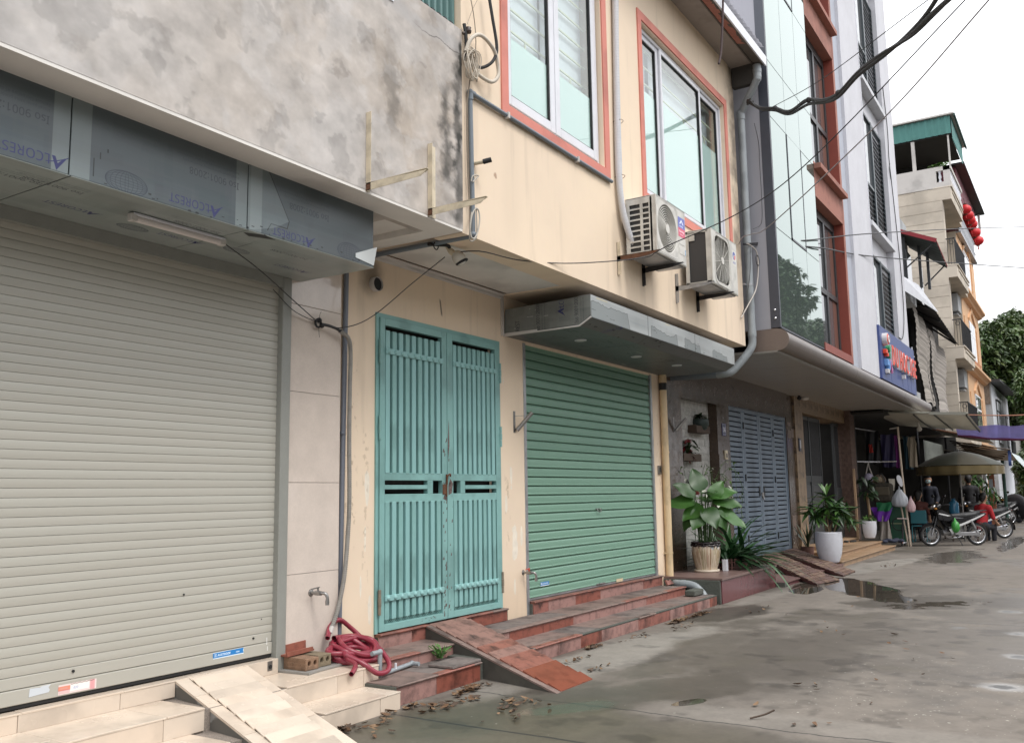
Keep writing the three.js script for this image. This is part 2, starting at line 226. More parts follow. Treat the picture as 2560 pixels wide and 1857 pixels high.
// ---------------------------------------------------------------- the grey concrete house on the left
const concTex = dtex(1024, 512, (u, v) => {
  const x = lerp(.4, 5.7, u), y = lerp(3.3, 5.8, v);
  const a = fbm(x * 1.1 + 4, y * 1.5, 6, 101), b = fbm(x * 4.5, y * 5.5, 5, 103), d = fbm(x * 14, y * 16, 4, 105), s = fbm(x * 7, y * 1.2 + x * .8, 4, 107);
  const w1 = fbm(x * 1.7 + a * 1.5, y * 2.1 + b * 1.2, 6, 115), w2 = fbm(x * 3.1 + 40, y * 3.6 + a * 2, 6, 117);
  let g = .5 + .18 * (a - .5) + .3 * (b - .5) + .16 * (d - .5); let c = [g * 1.05, g * .985, g * .935];
  const brown = sst(.5, .62, w1) * .55 + .35 * sst(.52, .56, w2); const right = sst(2.4, 5.3, x + (a - .5));
  c = c.map((q, k) => lerp(q, q * [.8, .74, .66][k], clamp(brown * (.25 + .5 * right))));
  c = c.map((q, k) => q * lerp(1, [.84, .8, .76][k], right * clamp(.2 + 1.2 * (a - .3))));
  const pale = sst(.54, .6, fbm(x * 2.6 + 7, y * 3.2 + b, 5, 119)); c = c.map((q, k) => lerp(q, [.58, .56, .55][k] * (.86 + .3 * d), pale * .3));
  const dk = sst(.6, .7, fbm(x * 5 + 3, y * 5.5 + b, 5, 121)); c = c.map(q => q * (1 - .2 * dk));
  const band = (1 - sst(.02, .09, Math.abs(y - 4.97 + .02 * Math.sin(x * 9)))) * sst(4.5, 4.8, x); c = c.map((q, k) => lerp(q, [.43, .42, .42][k], band * .55 * (.5 + b)));
  const crack = (1 - sst(.002, .006, Math.abs(y - 4.935 - .012 * Math.sin(x * 23) - .05 * (fbm(x * 8, 3, 4, 111) - .5)))) * sst(4.9, 5.2, x); c = c.map(q => q * (1 - .6 * crack));
  // black mould running down near the corner
  const mold = (cx, w, y0, y1, p) => { const e = Math.abs(x - cx - .1 * (fbm(y * 4, cx * 7, 4, 113) - .5)) / (w * (.5 + 1.3 * fbm(y * 2.5 + cx, 3, 3, 123))); return (1 - sst(.1, 1.3, e + (d - .5) * 1.3 + (b - .5) * 1.2)) * sst(y0, y0 + .14, y) * (1 - sst(y1 - .35, y1, y)) * p * clamp(.45 + 1.25 * (b - .2)); };
  const m = clamp(mold(5.52, .075, 3.45, 5.1, 1.05) + mold(5.36, .09, 3.75, 4.75, .85) + mold(4.72, .075, 3.95, 4.7, .55) + mold(5.4, .05, 3.5, 3.8, .8) + mold(5.56, .03, 4.7, 5.25, 1.1));
  c = c.map((q, k) => lerp(q, [.055, .053, .048][k], m));
  return c;
});
const house1 = thing('concrete_house', 'unpainted grey concrete house with beige roller shutter and jutting upper floor', 'house', [3, 0, -5.2]);
{
  const mc = mat([.94, .94, .94], .92, { map: concTex, rect: [.4, 5.7, 3.3, 5.8] });
  part(house1, 'wall', [bx(.4, 4.45, 3.5, 5.62, -6.2, -3.97), bx(4.45, 4.73, 3.5, 4.985, -6.2, -3.97), bx(4.73, 5.03, 3.5, 5.155, -6.2, -3.97), bx(5.03, 5.575, 3.5, 5.15, -4.3, -3.97)], mc);
  const wf = part(house1, 'window', [bx(4.4, 4.45, 4.985, 5.7, -4.0, -3.962), bx(4.68, 4.727, 4.985, 5.7, -4.0, -3.962), bx(4.45, 4.68, 4.985, 5.03, -4.0, -3.962)], M.white); part(wf, 'pane', bx(4.45, 4.68, 5.03, 5.7, -3.99, -3.98), M.mirrord);
  // corrugated cladding above the wall
  const cor = []; for (let i = 0; i <= 60; i++) { const x = 4.9 + i * .0132; cor.push([x, -4.06 + (i % 6 < 3 ? .03 : 0)]); }
  const cg = sheet(cor.length - 1, 1, (u, v) => { const q = cor[Math.round(u * (cor.length - 1))]; return [q[0], 5.13 + v * .9, q[1]]; }).toNonIndexed(); cg.computeVertexNormals();
  part(house1, 'corrugated_sheet', cg, mat([.1, .2, .19], .5, { map: 'streak', s: .7 }));
  part(house1, 'foam_closure', [0, 1, 2, 3, 4, 5, 6].map(i => bx(4.98 + i * .0795, 5.02 + i * .0795, 5.13, 5.185, -4.05, -3.995)), M.black);
  // soffit: flat border, recessed panel
  part(house1, 'soffit', [bx(.4, 5.57, 3.48, 3.5, -4.2, -3.972), bx(5.39, 5.57, 3.48, 3.5, -4.95, -4.2), bx(.4, 5.39, 3.53, 3.55, -4.95, -4.2), bx(.4, 5.39, 3.48, 3.53, -4.208, -4.2), bx(5.382, 5.39, 3.48, 3.53, -4.95, -4.208)], M.ceil);
  part(house1, 'lower_wall', [bx(4.69, 5.245, .245, 3.5, -5.3, -4.945), bx(.4, 4.7, 3.0, 3.53, -5.3, -4.985), bx(.4, 5.57, 0, 3.5, -5.6, -5.3)], M.plaster);
  part(house1, 'shutter_header', bx(.6, 4.597, 2.985, 3.064, -4.985, -4.9), M.rail);
  const sh = part(house1, 'roller_shutter', [rb(.6, 4.6, .375, .455, -4.97, -4.945), rb(.6, 4.6, .4575, .522, -4.97, -4.949), bx(.6, 4.6, .37, 3.0, -4.982, -4.968)], M.slat);
  // curved slats with a fine shadow joint
  const prof = (() => { const a = []; for (let i = 0; i <= 6; i++) { const t = i / 6; a.push([-4.952 + .0022 * Math.sin(Math.PI * clamp(.03 + t * .94)), .0005 + t * .0502]); } return [...a, [-4.966, .0507], [-4.966, 0]]; })();
  const offs = []; for (let i = 0; i < 47; i++) offs.push([0, .5245 + i * .0527, 0]);
  const g0 = pullX(prof, .6, 4.6); rep(sh, 'slat', [g0, g0, g0], [M.slat, M.slat2, M.slat3], offs);
  part(sh, 'rubber_seal', bx(.6, 4.6, .355, .375, -4.967, -4.952), M.black);
  part(sh, 'fixing', [rod([3.12, .5, -4.955], [3.12, .5, -4.942], .008), rod([4.43, .5, -4.955], [4.43, .5, -4.942], .007), rod([4.5, .62, -4.95], [4.5, .62, -4.944], .003), rod([3.85, .85, -4.95], [3.85, .85, -4.944], .006)], M.black);
  part(house1, 'guide_rail', rb(4.6, 4.688, .245, 3.066, -4.99, -4.9, .008), M.rail);
  part(sh, 'maker_sticker', decal(4.09, 4.345, .412, .452, -4.9435), print(ctex(512, 80, (g, w, h) => { g.fillStyle = '#dfe9ee'; g.fillRect(0, 0, w, h); g.fillStyle = '#2b7fc4'; g.beginPath(); g.moveTo(0, 4); g.lineTo(w, 0); g.lineTo(w - 10, 30); g.lineTo(w, 66); g.lineTo(0, 68); g.fill(); g.strokeStyle = '#e8f4fa'; g.lineWidth = 4; g.strokeRect(26, 18, 34, 34); g.fillStyle = '#e8f4fa'; g.fillRect(38, 24, 8, 22); g.font = 'italic bold 40px sans-serif'; g.fillText('AUSTDOOR', 74, 50); g.font = 'bold 24px sans-serif'; g.fillText('A280i', 380, 46); }), .35), 'blue maker sticker with white lettering');
  part(sh, 'torn_sticker', keep(ext([[2.868, .405], [2.98, .412], [2.986, .424], [2.978, .437], [2.99, .452], [2.94, .45], [2.93, .446], [2.872, .448]], .001).translate(0, 0, -4.944)), mat([.6, .64, .68], .4), 'torn white sticker');
  part(sh, 'price_sticker', decal(3.035, 3.265, .383, .437, -4.9435), print(ctex(320, 80, (g, w, h) => { g.fillStyle = '#e3d3d0'; g.fillRect(0, 0, w, h); g.fillStyle = '#df8f78'; g.fillRect(0, 14, 98, 30); g.fillStyle = '#c96b72'; g.fillRect(0, 44, 98, 5); g.fillStyle = '#dfa3a6'; g.fillRect(265, 0, 40, 80); g.fillStyle = '#f0ece8'; g.fillRect(98, 12, 160, 52); g.fillStyle = '#caa'; g.font = 'bold 15px sans-serif'; g.fillText('HOTLINE', 12, 36); g.fillStyle = '#5a7fc0'; g.font = 'italic 26px serif'; g.fillText('420', 120, 48); g.fillStyle = '#7b6a5f'; for (let i = 0; i < 40; i++) g.fillRect(100 + i * 5, 2 + (i * 7) % 8, 6, 4); for (let i = 0; i < 6; i++) { g.fillStyle = 'rgba(200,90,100,.35)'; g.fillRect(4, 52 + i * 4, 90, 2); } }), .5), 'worn red and white sticker');
  part(sh, 'scratch', [decal(4.553, 4.56, .40, .43, -4.9437), decal(4.545, 4.553, .44, .49, -4.9437)], mat([.72, .72, .7], .5));
  // pillar faced with large glazed tiles
  const ys = [.245, .9, 1.56, 2.23, 2.89, 3.48]; for (let i = 0; i < 5; i++) part(house1, 'tile', rb(4.692, 5.243, ys[i] + .0015, ys[i + 1] - .0015, -4.945, -4.93, .002), M.ptile);
}
// metal-clad signboard box under the soffit
function alcPrint(g, X, Y, s, rot, kind) { // lettering of the protective film, s px per metre
  g.save(); g.translate(X, Y); g.rotate(rot);
  if (kind === 'logo') { g.fillStyle = '#23265e'; g.beginPath(); g.moveTo(-.01 * s, 0); g.lineTo(.035 * s, -.062 * s); g.lineTo(.058 * s, 0); g.lineTo(.042 * s, 0); g.lineTo(.03 * s, -.03 * s); g.lineTo(.0 * s, 0); g.fill(); g.strokeStyle = '#23265e'; g.lineWidth = .004 * s; g.beginPath(); g.moveTo(-.02 * s, .008 * s); g.quadraticCurveTo(.04 * s, -.028 * s, .085 * s, -.034 * s); g.stroke(); g.font = `${.062 * s}px sans-serif`; g.fillText('LCOREST', .062 * s, 0); }
  if (kind === 'iso') { g.fillStyle = '#262a33'; g.font = `${.052 * s}px sans-serif`; g.fillText('Iso 9001:2008', 0, 0); g.fillStyle = 'rgba(40,46,52,.55)'; g.font = `${.02 * s}px sans-serif`; g.fillText('Install panel same printing direction only', 0, .034 * s); g.fillText('Remove film before 45 days after installation', 0, .06 * s); }
  if (kind === 'globe') { g.strokeStyle = 'rgba(40,46,60,.6)'; g.lineWidth = .003 * s; for (let i = 0; i < 5; i++) { g.beginPath(); g.ellipse(0, 0, .1 * s * (1 - i * .23), .05 * s, 0, 0, 7); g.stroke(); g.beginPath(); g.ellipse(0, 0, .1 * s, .05 * s * (1 - i * .25), 0, 0, 7); g.stroke(); } }
  g.restore();
}
const film = (g, w, h, base, dk) => { g.fillStyle = base; g.fillRect(0, 0, w, h); for (let i = 0; i < 90; i++) { g.fillStyle = `rgba(${dk},${.02 + .03 * RN()})`; g.fillRect(RN() * w, RN() * h, RN() * w * .2, RN() * h * .5); } };
const signbox = thing('signboard_box', 'long metal sign box in printed protective film hanging over the beige shutter', 'sign box', [3, 3.07, -4.5]);
{
  const F = (x0, x1, y0, y1, W, H, draw) => print(ctex(W, H, draw), .32);
  const s = 640, X0 = .8, X1 = 4.79, W = 2048, sx = W / (X1 - X0), px = x => (x - X0) * sx;
  const front = ctex(W, 256, (g, w, h) => {
    const sy = h / .42, py = y => h - (y - 3.07) * sy; film(g, w, h, '#545d61', '14,20,24');
    for (const a of [2.5, 3.645, 1.35]) { g.fillStyle = 'rgba(150,160,158,.5)'; g.fillRect(px(a) - 50, 0, 105, h); }
    const t = (x, y, k, q = 1) => { g.save(); g.translate(px(x), py(y)); g.scale(sx / 520 * q, sy / 520 * q); alcPrint(g, 0, 0, 520, Math.PI, k); g.restore(); };
    t(3.43, 3.145, 'logo', 1.12); t(3.57, 3.335, 'iso', 1.1); t(4.19, 3.135, 'logo', 1.12); t(4.34, 3.33, 'iso', 1.1); t(2.82, 3.12, 'globe', 1.25); t(4.55, 3.125, 'globe', 1.25); t(2.385, 3.335, 'iso', 1.1); t(2.47, 3.145, 'logo', 1.12); t(1.4, 3.335, 'iso', 1.1); t(1.3, 3.145, 'logo', 1.12);
    g.strokeStyle = '#15181a'; g.lineWidth = 3; g.beginPath(); g.moveTo(px(3.8), py(3.49)); g.lineTo(px(3.98), py(3.2)); g.lineTo(px(3.965), py(3.15)); g.lineTo(px(3.83), py(3.15)); g.lineTo(px(3.8), py(3.1)); g.stroke(); g.fillStyle = 'rgba(150,160,160,.35)'; g.beginPath(); g.moveTo(px(3.8), 0); g.lineTo(px(3.98), py(3.2)); g.lineTo(px(3.86), py(3.13)); g.lineTo(px(3.66), h); g.lineTo(px(3.66), 0); g.fill();
    for (let i = 0; i < 26; i++) { g.fillStyle = '#1c2022'; const x = px(2.55 + 2.2 * RN()); g.fillRect(x, h - 6 - 30 * RN() * RN(), 3 + 8 * RN(), 2 + 5 * RN()); }
    g.fillStyle = '#1c2022'; g.fillRect(px(2.66), py(3.24), 3, 22); g.fillRect(px(2.7), py(3.27), 4, 12); g.fillRect(px(2.625), py(3.2), 3, 60);
  });
  const bot = ctex(W, 384, (g, w, h) => {
    const sy = h / .74, py = z => (z + 4.94) * sy; film(g, w, h, '#9aa19e', '50,60,60');
    const t = (x, z, k) => { g.save(); g.translate(px(x), py(z)); g.scale(-sx / 520, sy / 520); alcPrint(g, 0, 0, 520, 0, k); g.restore(); };
    t(2.95, -4.64, 'logo'); t(3.68, -4.66, 'logo'); t(2.7, -4.38, 'iso'); t(4.62, -4.66, 'logo'); t(4.36, -4.4, 'iso'); t(3.22, -4.72, 'globe'); t(3.92, -4.62, 'globe'); t(2.5, -4.42, 'iso'); t(3.6, -4.38, 'iso'); t(2.3, -4.64, 'logo');
    g.fillStyle = '#141617'; g.beginPath(); g.moveTo(px(3.66), py(-4.26)); g.lineTo(px(3.78), py(-4.2)); g.lineTo(px(3.9), py(-4.23)); g.lineTo(px(3.74), py(-4.3)); g.fill();
    g.strokeStyle = '#2b3032'; g.lineWidth = 3; g.beginPath(); g.moveTo(px(3.86), py(-4.4)); g.lineTo(px(3.87), py(-4.55)); g.stroke();
  });
  const mf = new THREE.MeshPhysicalMaterial({ map: front, roughness: .3, side: THREE.DoubleSide }); mf.userData = { rect: [X0, X1, 3.07, 3.49] };
  const mb = new THREE.MeshPhysicalMaterial({ map: bot, roughness: .3, side: THREE.DoubleSide }); mb.userData = { rect: [X0, X1, -4.94 + 0, -4.2], axis: 'xz' };
  bot.flipY = true; mb.userData.rect = [X0, X1, -4.2, -4.94];
  const seams = [[.8, 2.493], [2.5, 3.636], [3.643, 4.79]];
  for (const [a, b] of seams) part(signbox, 'front_panel', rb(a, b, 3.07, 3.529, -4.215, -4.2, .003), mf);
  for (const [a, b] of seams) part(signbox, 'bottom_panel', rb(a + .01, b + .01, 3.0655, 3.0695, -4.93, -4.201, .0015), mb);
  part(signbox, 'end_panel', bx(4.776, 4.789, 3.07, 3.529, -4.93, -4.216), mat([.5, .54, .55], .3));
  part(signbox, 'frame', bx(.8, 4.77, 3.075, 3.525, -4.9, -4.23), M.black);
  part(signbox, 'peeled_film', keep(sheet(6, 4, (u, v) => [4.6 + .19 * u, 3.1 + .1 * v * (.3 + u) - .02 * u, -4.195 + .03 * v * u * u])), mat([.62, .65, .65], .3));
}
const lampT = thing('tube_light', 'white tube light fitting under the sign box over the beige shutter', 'lamp', [3.35, 3.04, -4.46]);
part(lampT, 'diffuser', keep(tube([[3.05, 3.035, -4.46], [3.65, 3.035, -4.46]], .022, 2, 12)), mat([.62, .57, .55], .4)); part(lampT, 'backing', rb(3.03, 3.68, 3.045, 3.063, -4.485, -4.435), M.white); part(lampT, 'end_cap', [rb(3.02, 3.06, 3.012, 3.06, -4.484, -4.436, .008), rb(3.645, 3.685, 3.012, 3.06, -4.484, -4.436, .008)], M.plaster);

// ---------------------------------------------------------------- cream tiled steps and ramp
function tiles(par, x0, x1, w, y0, y1, z0, z1, mats, kind, start = 0, gap = .003, r = .003) { // a run of tiles along x
  let x = x0, i = 0; const xs = [x0]; if (start) xs.push(x0 + start); while (xs[xs.length - 1] + w < x1 - .05) xs.push(xs[xs.length - 1] + w); xs.push(x1);
  for (i = 0; i < xs.length - 1; i++) part(par, kind, rb(xs[i] + gap / 2, xs[i + 1] - gap / 2, y0 + rr(-.001, .001), y1 + rr(-.0012, .0012), z0, z1 + rr(-.0012, .0012), r), mats[Math.floor(RN() * mats.length)]);
}
const cst = thing('tiled_steps', 'cream tiled steps below the beige roller shutter', 'steps', [4, 0, -4.5]);
{
  part(cst, 'core', [bx(.5, 5.03, 0, .106, -5.2, -4.16), bx(.5, 5.19, .1, .233, -5.2, -4.492), bx(.5, 4.6, .2, .332, -5.2, -4.892)], M.mortar);
  tiles(cst, .7, 3.57, .6, 0, .107, -4.162, -4.15, M.ctile, 'riser_tile', .35); tiles(cst, 4.2, 5.04, .42, 0, .107, -4.162, -4.15, M.ctile, 'riser_tile', .63);
  tiles(cst, .7, 3.57, .6, .107, .118, -4.5, -4.147, M.ctile, 'tread_tile', .35); tiles(cst, 4.3, 5.042, .6, .107, .118, -4.49, -4.147, M.ctile, 'tread_tile');
  tiles(cst, .7, 3.66, .6, .118, .234, -4.492, -4.48, M.ctile, 'riser_tile', .28); tiles(cst, 4.25, 5.195, .265, .118, .234, -4.492, -4.48, M.ctile, 'riser_tile', .52);
  tiles(cst, .7, 3.66, .6, .234, .246, -4.89, -4.477, M.ctile, 'tread_tile', .3); tiles(cst, 4.3, 5.2, .45, .234, .246, -4.93, -4.477, M.ctile, 'tread_tile');
  tiles(cst, .7, 3.76, .6, .246, .345, -4.893, -4.88, M.ctile, 'riser_tile', .28 + .6); tiles(cst, 4.33, 4.6, .6, .246, .345, -4.893, -4.88, M.ctile, 'riser_tile');
  tiles(cst, .7, 4.6, .6, .335, .347, -4.96, -4.878, M.ctile, 'sill_tile', .3);
}
const crp = thing('tiled_ramp', 'cream tiled ramp with overlapping tiles leading up to the beige shutter', 'ramp', [4, 0, -4.3]);
{
  // plane from (z -4.9, y .345) to (z -3.68, y 0), leaning to the left on its way down
  const zt = -4.9, zb = -3.68, yt = .345, sk = -.168, P = (t, x, up = 0) => [lerp(0, sk, t) + x, lerp(yt, 0, t) + up, lerp(zt, zb, t)];
  const slab = (x0, x1, t0, t1, u0, u1) => { const p = [], f = (t, x, u) => P(t, x, u), c = [f(t0, x0, u0), f(t0, x1, u0), f(t1, x1, u0), f(t1, x0, u0), f(t0, x0, u1), f(t0, x1, u1), f(t1, x1, u1), f(t1, x0, u1)]; const F = [[4, 7, 6, 5], [0, 1, 2, 3], [3, 2, 6, 7], [0, 4, 5, 1], [0, 3, 7, 4], [1, 5, 6, 2]]; for (const q of F) for (const k of [0, 1, 2, 0, 2, 3]) p.push(...c[q[k]]); const g = new THREE.BufferGeometry(); g.setAttribute('position', new THREE.Float32BufferAttribute(p, 3)); g.computeVertexNormals(); return g; };
  const wedge = (x0, x1) => { const a = P(0, x0), b = P(0, x1), c = P(1, x1), d = P(1, x0), A = [a[0], 0, a[2]], B = [b[0], 0, b[2]]; const p = []; const T = (...q) => q.forEach(v => p.push(...v)); const U = v => [v[0], v[1] - .014, v[2]]; const a2 = U(a), b2 = U(b), c2 = [c[0], -.01, c[2]], d2 = [d[0], -.01, d[2]]; T(a2, d2, c2, a2, c2, b2, A, d2, a2, B, b2, c2, A, B, c2, A, c2, d2, A, a2, b2, A, b2, B); const g = new THREE.BufferGeometry(); g.setAttribute('position', new THREE.Float32BufferAttribute(p, 3)); g.computeVertexNormals(); return g; };
  const cem2 = dtex(256, 128, (u, v) => { const n = fbm(u * 6, v * 4, 5, 131), w = sst(.42, .5, n + (.5 - v) * .55); return [lerp(.36, .16, w), lerp(.35, .15, w), lerp(.33, .135, w)]; });
  part(crp, 'core', wedge(3.765, 4.325), mat([.8, .8, .8], .95, { map: cem2, rect: [-4.9, -3.7, 0, .36], axis: 'zy' }));
  for (const [x0, x1] of [[3.76, 3.855], [4.235, 4.33]]) for (const [t0, t1] of [[0, .2], [.2, .62], [.62, 1]]) part(crp, 'edge_tile', slab(x0, x1, t0 + .002, t1 - .002, -.014, .001), M.ctile[Math.floor(RN() * 3)]);
  for (let i = 0; i < 12; i++) { const t0 = .055 + i * .0785, t1 = t0 + .0775; const g = slab(3.852 + rr(-.003, .003), 4.238 + rr(-.003, .003), t0, t1, .0, .006); // each tile lies proud at its lower edge
    const p = g.attributes.position; for (let k = 0; k < p.count; k++) { const t = (p.getZ(k) - zt) / (zb - zt); if (t < (t0 + t1) / 2) p.setY(k, p.getY(k) + .011); } g.computeVertexNormals(); part(crp, 'tile', g, M.ctile[i % 3]); }
  part(crp, 'head_tile', slab(3.86, 4.23, 0, .054, -.014, .003), M.ctile[1]);
}

// ---------------------------------------------------------------- the yellow house
const yTex = (x0, x1, y0, y1, w, h, low) => dtex(w, h, (u, v) => {
  const x = lerp(x0, x1, u), y = lerp(y0, y1, v), a = fbm(x * .9, y * .9 + 3, 5, 141), b = fbm(x * 5, y * 5, 4, 143), d = fbm(x * 22, y * 22, 3, 145), s = fbm(x * 9, y * .8, 4, 147);
  let c = [.79, .645, .495].map((q, k) => q * (1 + .14 * (a - .5) + .05 * (b - .5)) - (k === 2 ? .02 * (a - .4) : 0));
  c = c.map(q => q * (1 - .1 * sst(.55, .8, s)));
  if (low) {
    // flaking paint: pale filler showing, thin dark rims
    const fl = (cx, cy, w, h, th) => { const e = Math.hypot((x - cx) / w, (y - cy) / h) + (b - .5) * 1.3 + (d - .5) * .5; return 1 - sst(th - .06, th, e); };
    let p = 0; for (const [cx, cy, w, h] of [[7.85, .98, .06, .17], [7.7, 1.36, .022, .1], [7.84, .52, .025, .1], [7.8, 1.62, .03, .12], [5.62, 1.45, .03, .18], [5.6, 1.1, .012, .12], [7.98, 1.02, .02, .1], [7.68, 2.6, .006, .05], [5.55, .75, .01, .08], [5.66, .55, .02, .1]]) p = Math.max(p, fl(cx, cy, w, h, .9));
    c = c.map((q, k) => lerp(q, [.78, .72, .62][k] * (.85 + .3 * d), p * .85));
    // fine blisters in a column beside the conduit and by the gate
    const bl = (cx, w, y0, y1) => (1 - sst(.3, 1, Math.abs(x - cx) / w)) * sst(y0, y0 + .2, y) * (1 - sst(y1 - .2, y1, y)) * sst(.6, .72, fbm(x * 30, y * 18, 3, 149));
    const q2 = clamp(bl(5.42, .1, 1.0, 2.75) + bl(7.72, .07, .9, 1.7) + bl(5.6, .05, .5, 2.1) * .7 + bl(11.55, .08, 1.4, 2.6) * .6); c = c.map((q, k) => lerp(q, [.4, .3, .2][k], q2 * .6));
    const dirt = (1 - sst(.25, .75, y + (a - .5) * .5)) * .25; c = c.map((q, k) => q * (1 - dirt * [.5, .65, .8][k]));
    const soot = 1 - sst(.02, .2, Math.hypot(x - 5.66, (y - 3.3) * .9) + (b - .5) * .14); c = c.map(q => q * (1 - .6 * soot));
    const mark = (1 - sst(.006, .016, Math.abs(x - 6.62 + (y - 3.22) * .18))) * (1 - sst(.05, .09, Math.abs(y - 3.18 + (b - .5) * .05))); c = c.map(q => q * (1 - .75 * mark));
  } else {
    const soot = sst(12.0, 12.45, x + (b - .5) * .35) * .78 * sst(3.6, 5.5, y + a) ; c = c.map((q, k) => lerp(q, [.07, .06, .05][k], soot * clamp(.35 + b)));
    const dr = (cx, w, y0, y1, p) => (1 - sst(.2, 1, Math.abs(x - cx - .02 * Math.sin(y * 6)) / w)) * sst(y0, y0 + .3, y) * (1 - sst(y1 - .1, y1, y)) * p;
    const st = clamp(dr(8.33, .12, 3.4, 4.4, .35) + dr(8.95, .12, 3.4, 3.75, .4) + dr(9.9, .1, 3.4, 3.75, .35) + dr(10.57, .1, 3.4, 3.75, .3) + dr(5.68, .1, 3.4, 4.9, .3) + dr(6.3, .2, 3.45, 4.6, .1)); c = c.map((q, k) => lerp(q, [.34, .28, .22][k], st * clamp(.3 + b)));
    const under = (1 - sst(.0, .07, Math.abs(y - 4.63))) * sst(6.2, 6.5, x) * (1 - sst(8, 8.3, x)) * sst(.45, .6, b); c = c.map(q => q * (1 - .18 * under));
    const dot = 1 - sst(.012, .03, Math.hypot(x - 6.06, y - 4.08) + (d - .5) * .03); c = c.map((q, k) => lerp(q, [.3, .16, .1][k], dot * .7));
  }
  return c;
});
const house2 = thing('yellow_house', 'pale yellow house with turquoise gate, green roller shutter and pink framed windows', 'house', [8.5, 0, -5.2]);
const mUp = mat([1, 1, 1], .85, { map: yTex(5.5, 12.6, 3.4, 7.8, 1536, 1024, false), rect: [5.5, 12.6, 3.4, 7.8], bump: 0 });
const mLo = mat([1, 1, 1], .85, { map: yTex(5.2, 12, 0, 3.6, 2048, 1024, true), rect: [5.2, 12, 0, 3.6] });
{
  const z = -3.98, q = -4.26;
  // jutting upper storey with two window openings
  part(house2, 'upper_wall', [bx(5.58, 6.265, 3.475, 7.75, q, z), bx(6.265, 8.11, 3.475, 4.77, q, z), bx(6.265, 8.11, 6.9, 7.75, q, z), bx(8.11, 9.155, 3.475, 7.75, q, z), bx(9.155, 11.975, 3.475, 4.8, q, z), bx(9.155, 11.975, 6.87, 7.75, q, z), bx(11.975, 12.45, 3.475, 7.75, q, z)], mUp);
  part(house2, 'inner_wall', [bx(5.6, 12.4, 3.6, 7.7, -7.3, -7.2), bx(5.6, 12.4, 3.56, 3.62, -7.2, q), bx(5.6, 12.4, 7.5, 7.6, -7.2, q), bx(5.6, 5.7, 3.6, 7.6, -7.2, q), bx(12.3, 12.4, 3.6, 7.6, -7.2, q)], mat([.7, .69, .66], .9));
  part(house2, 'ceiling_panel', [bx(5.7, 7.66, 3.487, 3.52, -4.9, q + .002)], M.ceil);
  part(house2, 'ceiling_beam', [bx(7.66, 11.92, 3.477, 3.52, -5, q), bx(5.58, 7.66, 3.515, 3.56, -5, q)], mLo);
  part(house2, 'cornice', [pullX([[-4.979, 3.44], [-4.964, 3.45], [-4.955, 3.47], [-4.93, 3.487], [-4.979, 3.487]], 5.7, 7.66), bx(7.64, 7.668, 3.06, 3.487, -4.979, -4.955)], M.plaster);
  part(house2, 'shadow_line', bx(5.95, 7.64, 3.4865, 3.4905, -4.91, -4.903), M.black);
  part(house2, 'wall', [bx(5.246, 5.72, .23, 3.52, -5.3, -4.98), bx(5.72, 7.575, 2.985, 3.52, -5.3, -4.98), bx(7.575, 8.1, .22, 3.52, -5.3, -4.98), bx(8.1, 11.36, 3.03, 3.52, -5.3, -4.98), bx(11.36, 11.9, .2, 3.52, -5.3, -4.98), bx(11.8, 11.9, .2, 3.5, -6, -5.3)], mLo);
  part(house2, 'back_wall', [bx(5.3, 11.9, 0, 3.5, -7.6, -7.5), bx(7.8, 7.9, 0, 3.5, -7.5, -5.3)], M.dark);
  // pink painted bands round the windows
  const band = (a, b, c, d, w) => part(house2, 'window_trim', [bx(a, b, c, c + w, z, z + .016), bx(a, b, d - w, d, z, z + .016), bx(a, a + w, c + w, d - w, z, z + .016), bx(b - w, b, c + w, d - w, z, z + .016)], M.pink);
  band(6.158, 8.225, 4.665, 7.02, .105); band(9.055, 12.08, 4.7, 6.985, .1);
  // windows: white frames, rubber lines, panes, frosted film, pale bars behind
  const win = (x0, x1, y0, y1, divs, frost, kind) => {
    const zf = z - .05, w = part(house2, 'window', [rb(x0 - .035, x0, y0 - .06, y1 + .04, zf - .06, zf, .004), rb(x1, x1 + .035, y0 - .06, y1 + .04, zf - .06, zf, .004), rb(x0, x1, y0 - .06, y0, zf - .06, zf, .004), rb(x0, x1, y1, y1 + .04, zf - .06, zf, .004)], M.white);
    for (let i = 0; i < divs.length - 1; i++) {
      const a = divs[i] + .004, b = divs[i + 1] - .004, fw = kind === 1 ? .092 : (i === 1 ? .05 : .062), dz = kind === 1 ? .012 : (i === 1 ? .006 : -.022), Z = zf + dz;
      part(w, 'sash', [rb(a, a + fw, y0, y1, Z - .045, Z, .008), rb(b - fw, b, y0, y1, Z - .045, Z, .008), rb(a + fw, b - fw, y0, y0 + fw, Z - .045, Z, .008), rb(a + fw, b - fw, y1 - fw, y1, Z - .045, Z, .008)], M.white);
      part(w, 'gasket', [bx(a + fw, a + fw + .008, y0 + fw, y1 - fw, Z - .04, Z - .008), bx(b - fw - .016, b - fw, y0 + fw, y1 - fw, Z - .04, Z - .008), bx(a + fw, b - fw, y0 + fw, y0 + fw + .008, Z - .04, Z - .008), bx(a + fw, b - fw, y1 - fw - .012, y1 - fw, Z - .04, Z - .008)], M.black);
      part(w, 'pane', bx(a + fw + .008, b - fw - .016, y0 + fw + .008, y1 - fw - .008, Z - .028, Z - .024), M.glass);
      part(w, 'frosted_film', bx(a + fw + .008, b - fw - .016, y0 + fw + .008, frost, Z - .034, Z - .031), M.frost);
      part(w, 'blind', bx(a + .02, b - .02, frost - .05, y1, Z - .175, Z - .17), kind === 1 ? M.blindA : M.blindB);
    }
    const bars = []; for (let y = frost - .05; y < y1; y += .215) bars.push(bx(x0, x1, y, y + .016, zf - .135, zf - .12)); for (const d of divs) bars.push(bx(d - .32, d - .305, frost - .05, frost + .165, zf - .134, zf - .121));
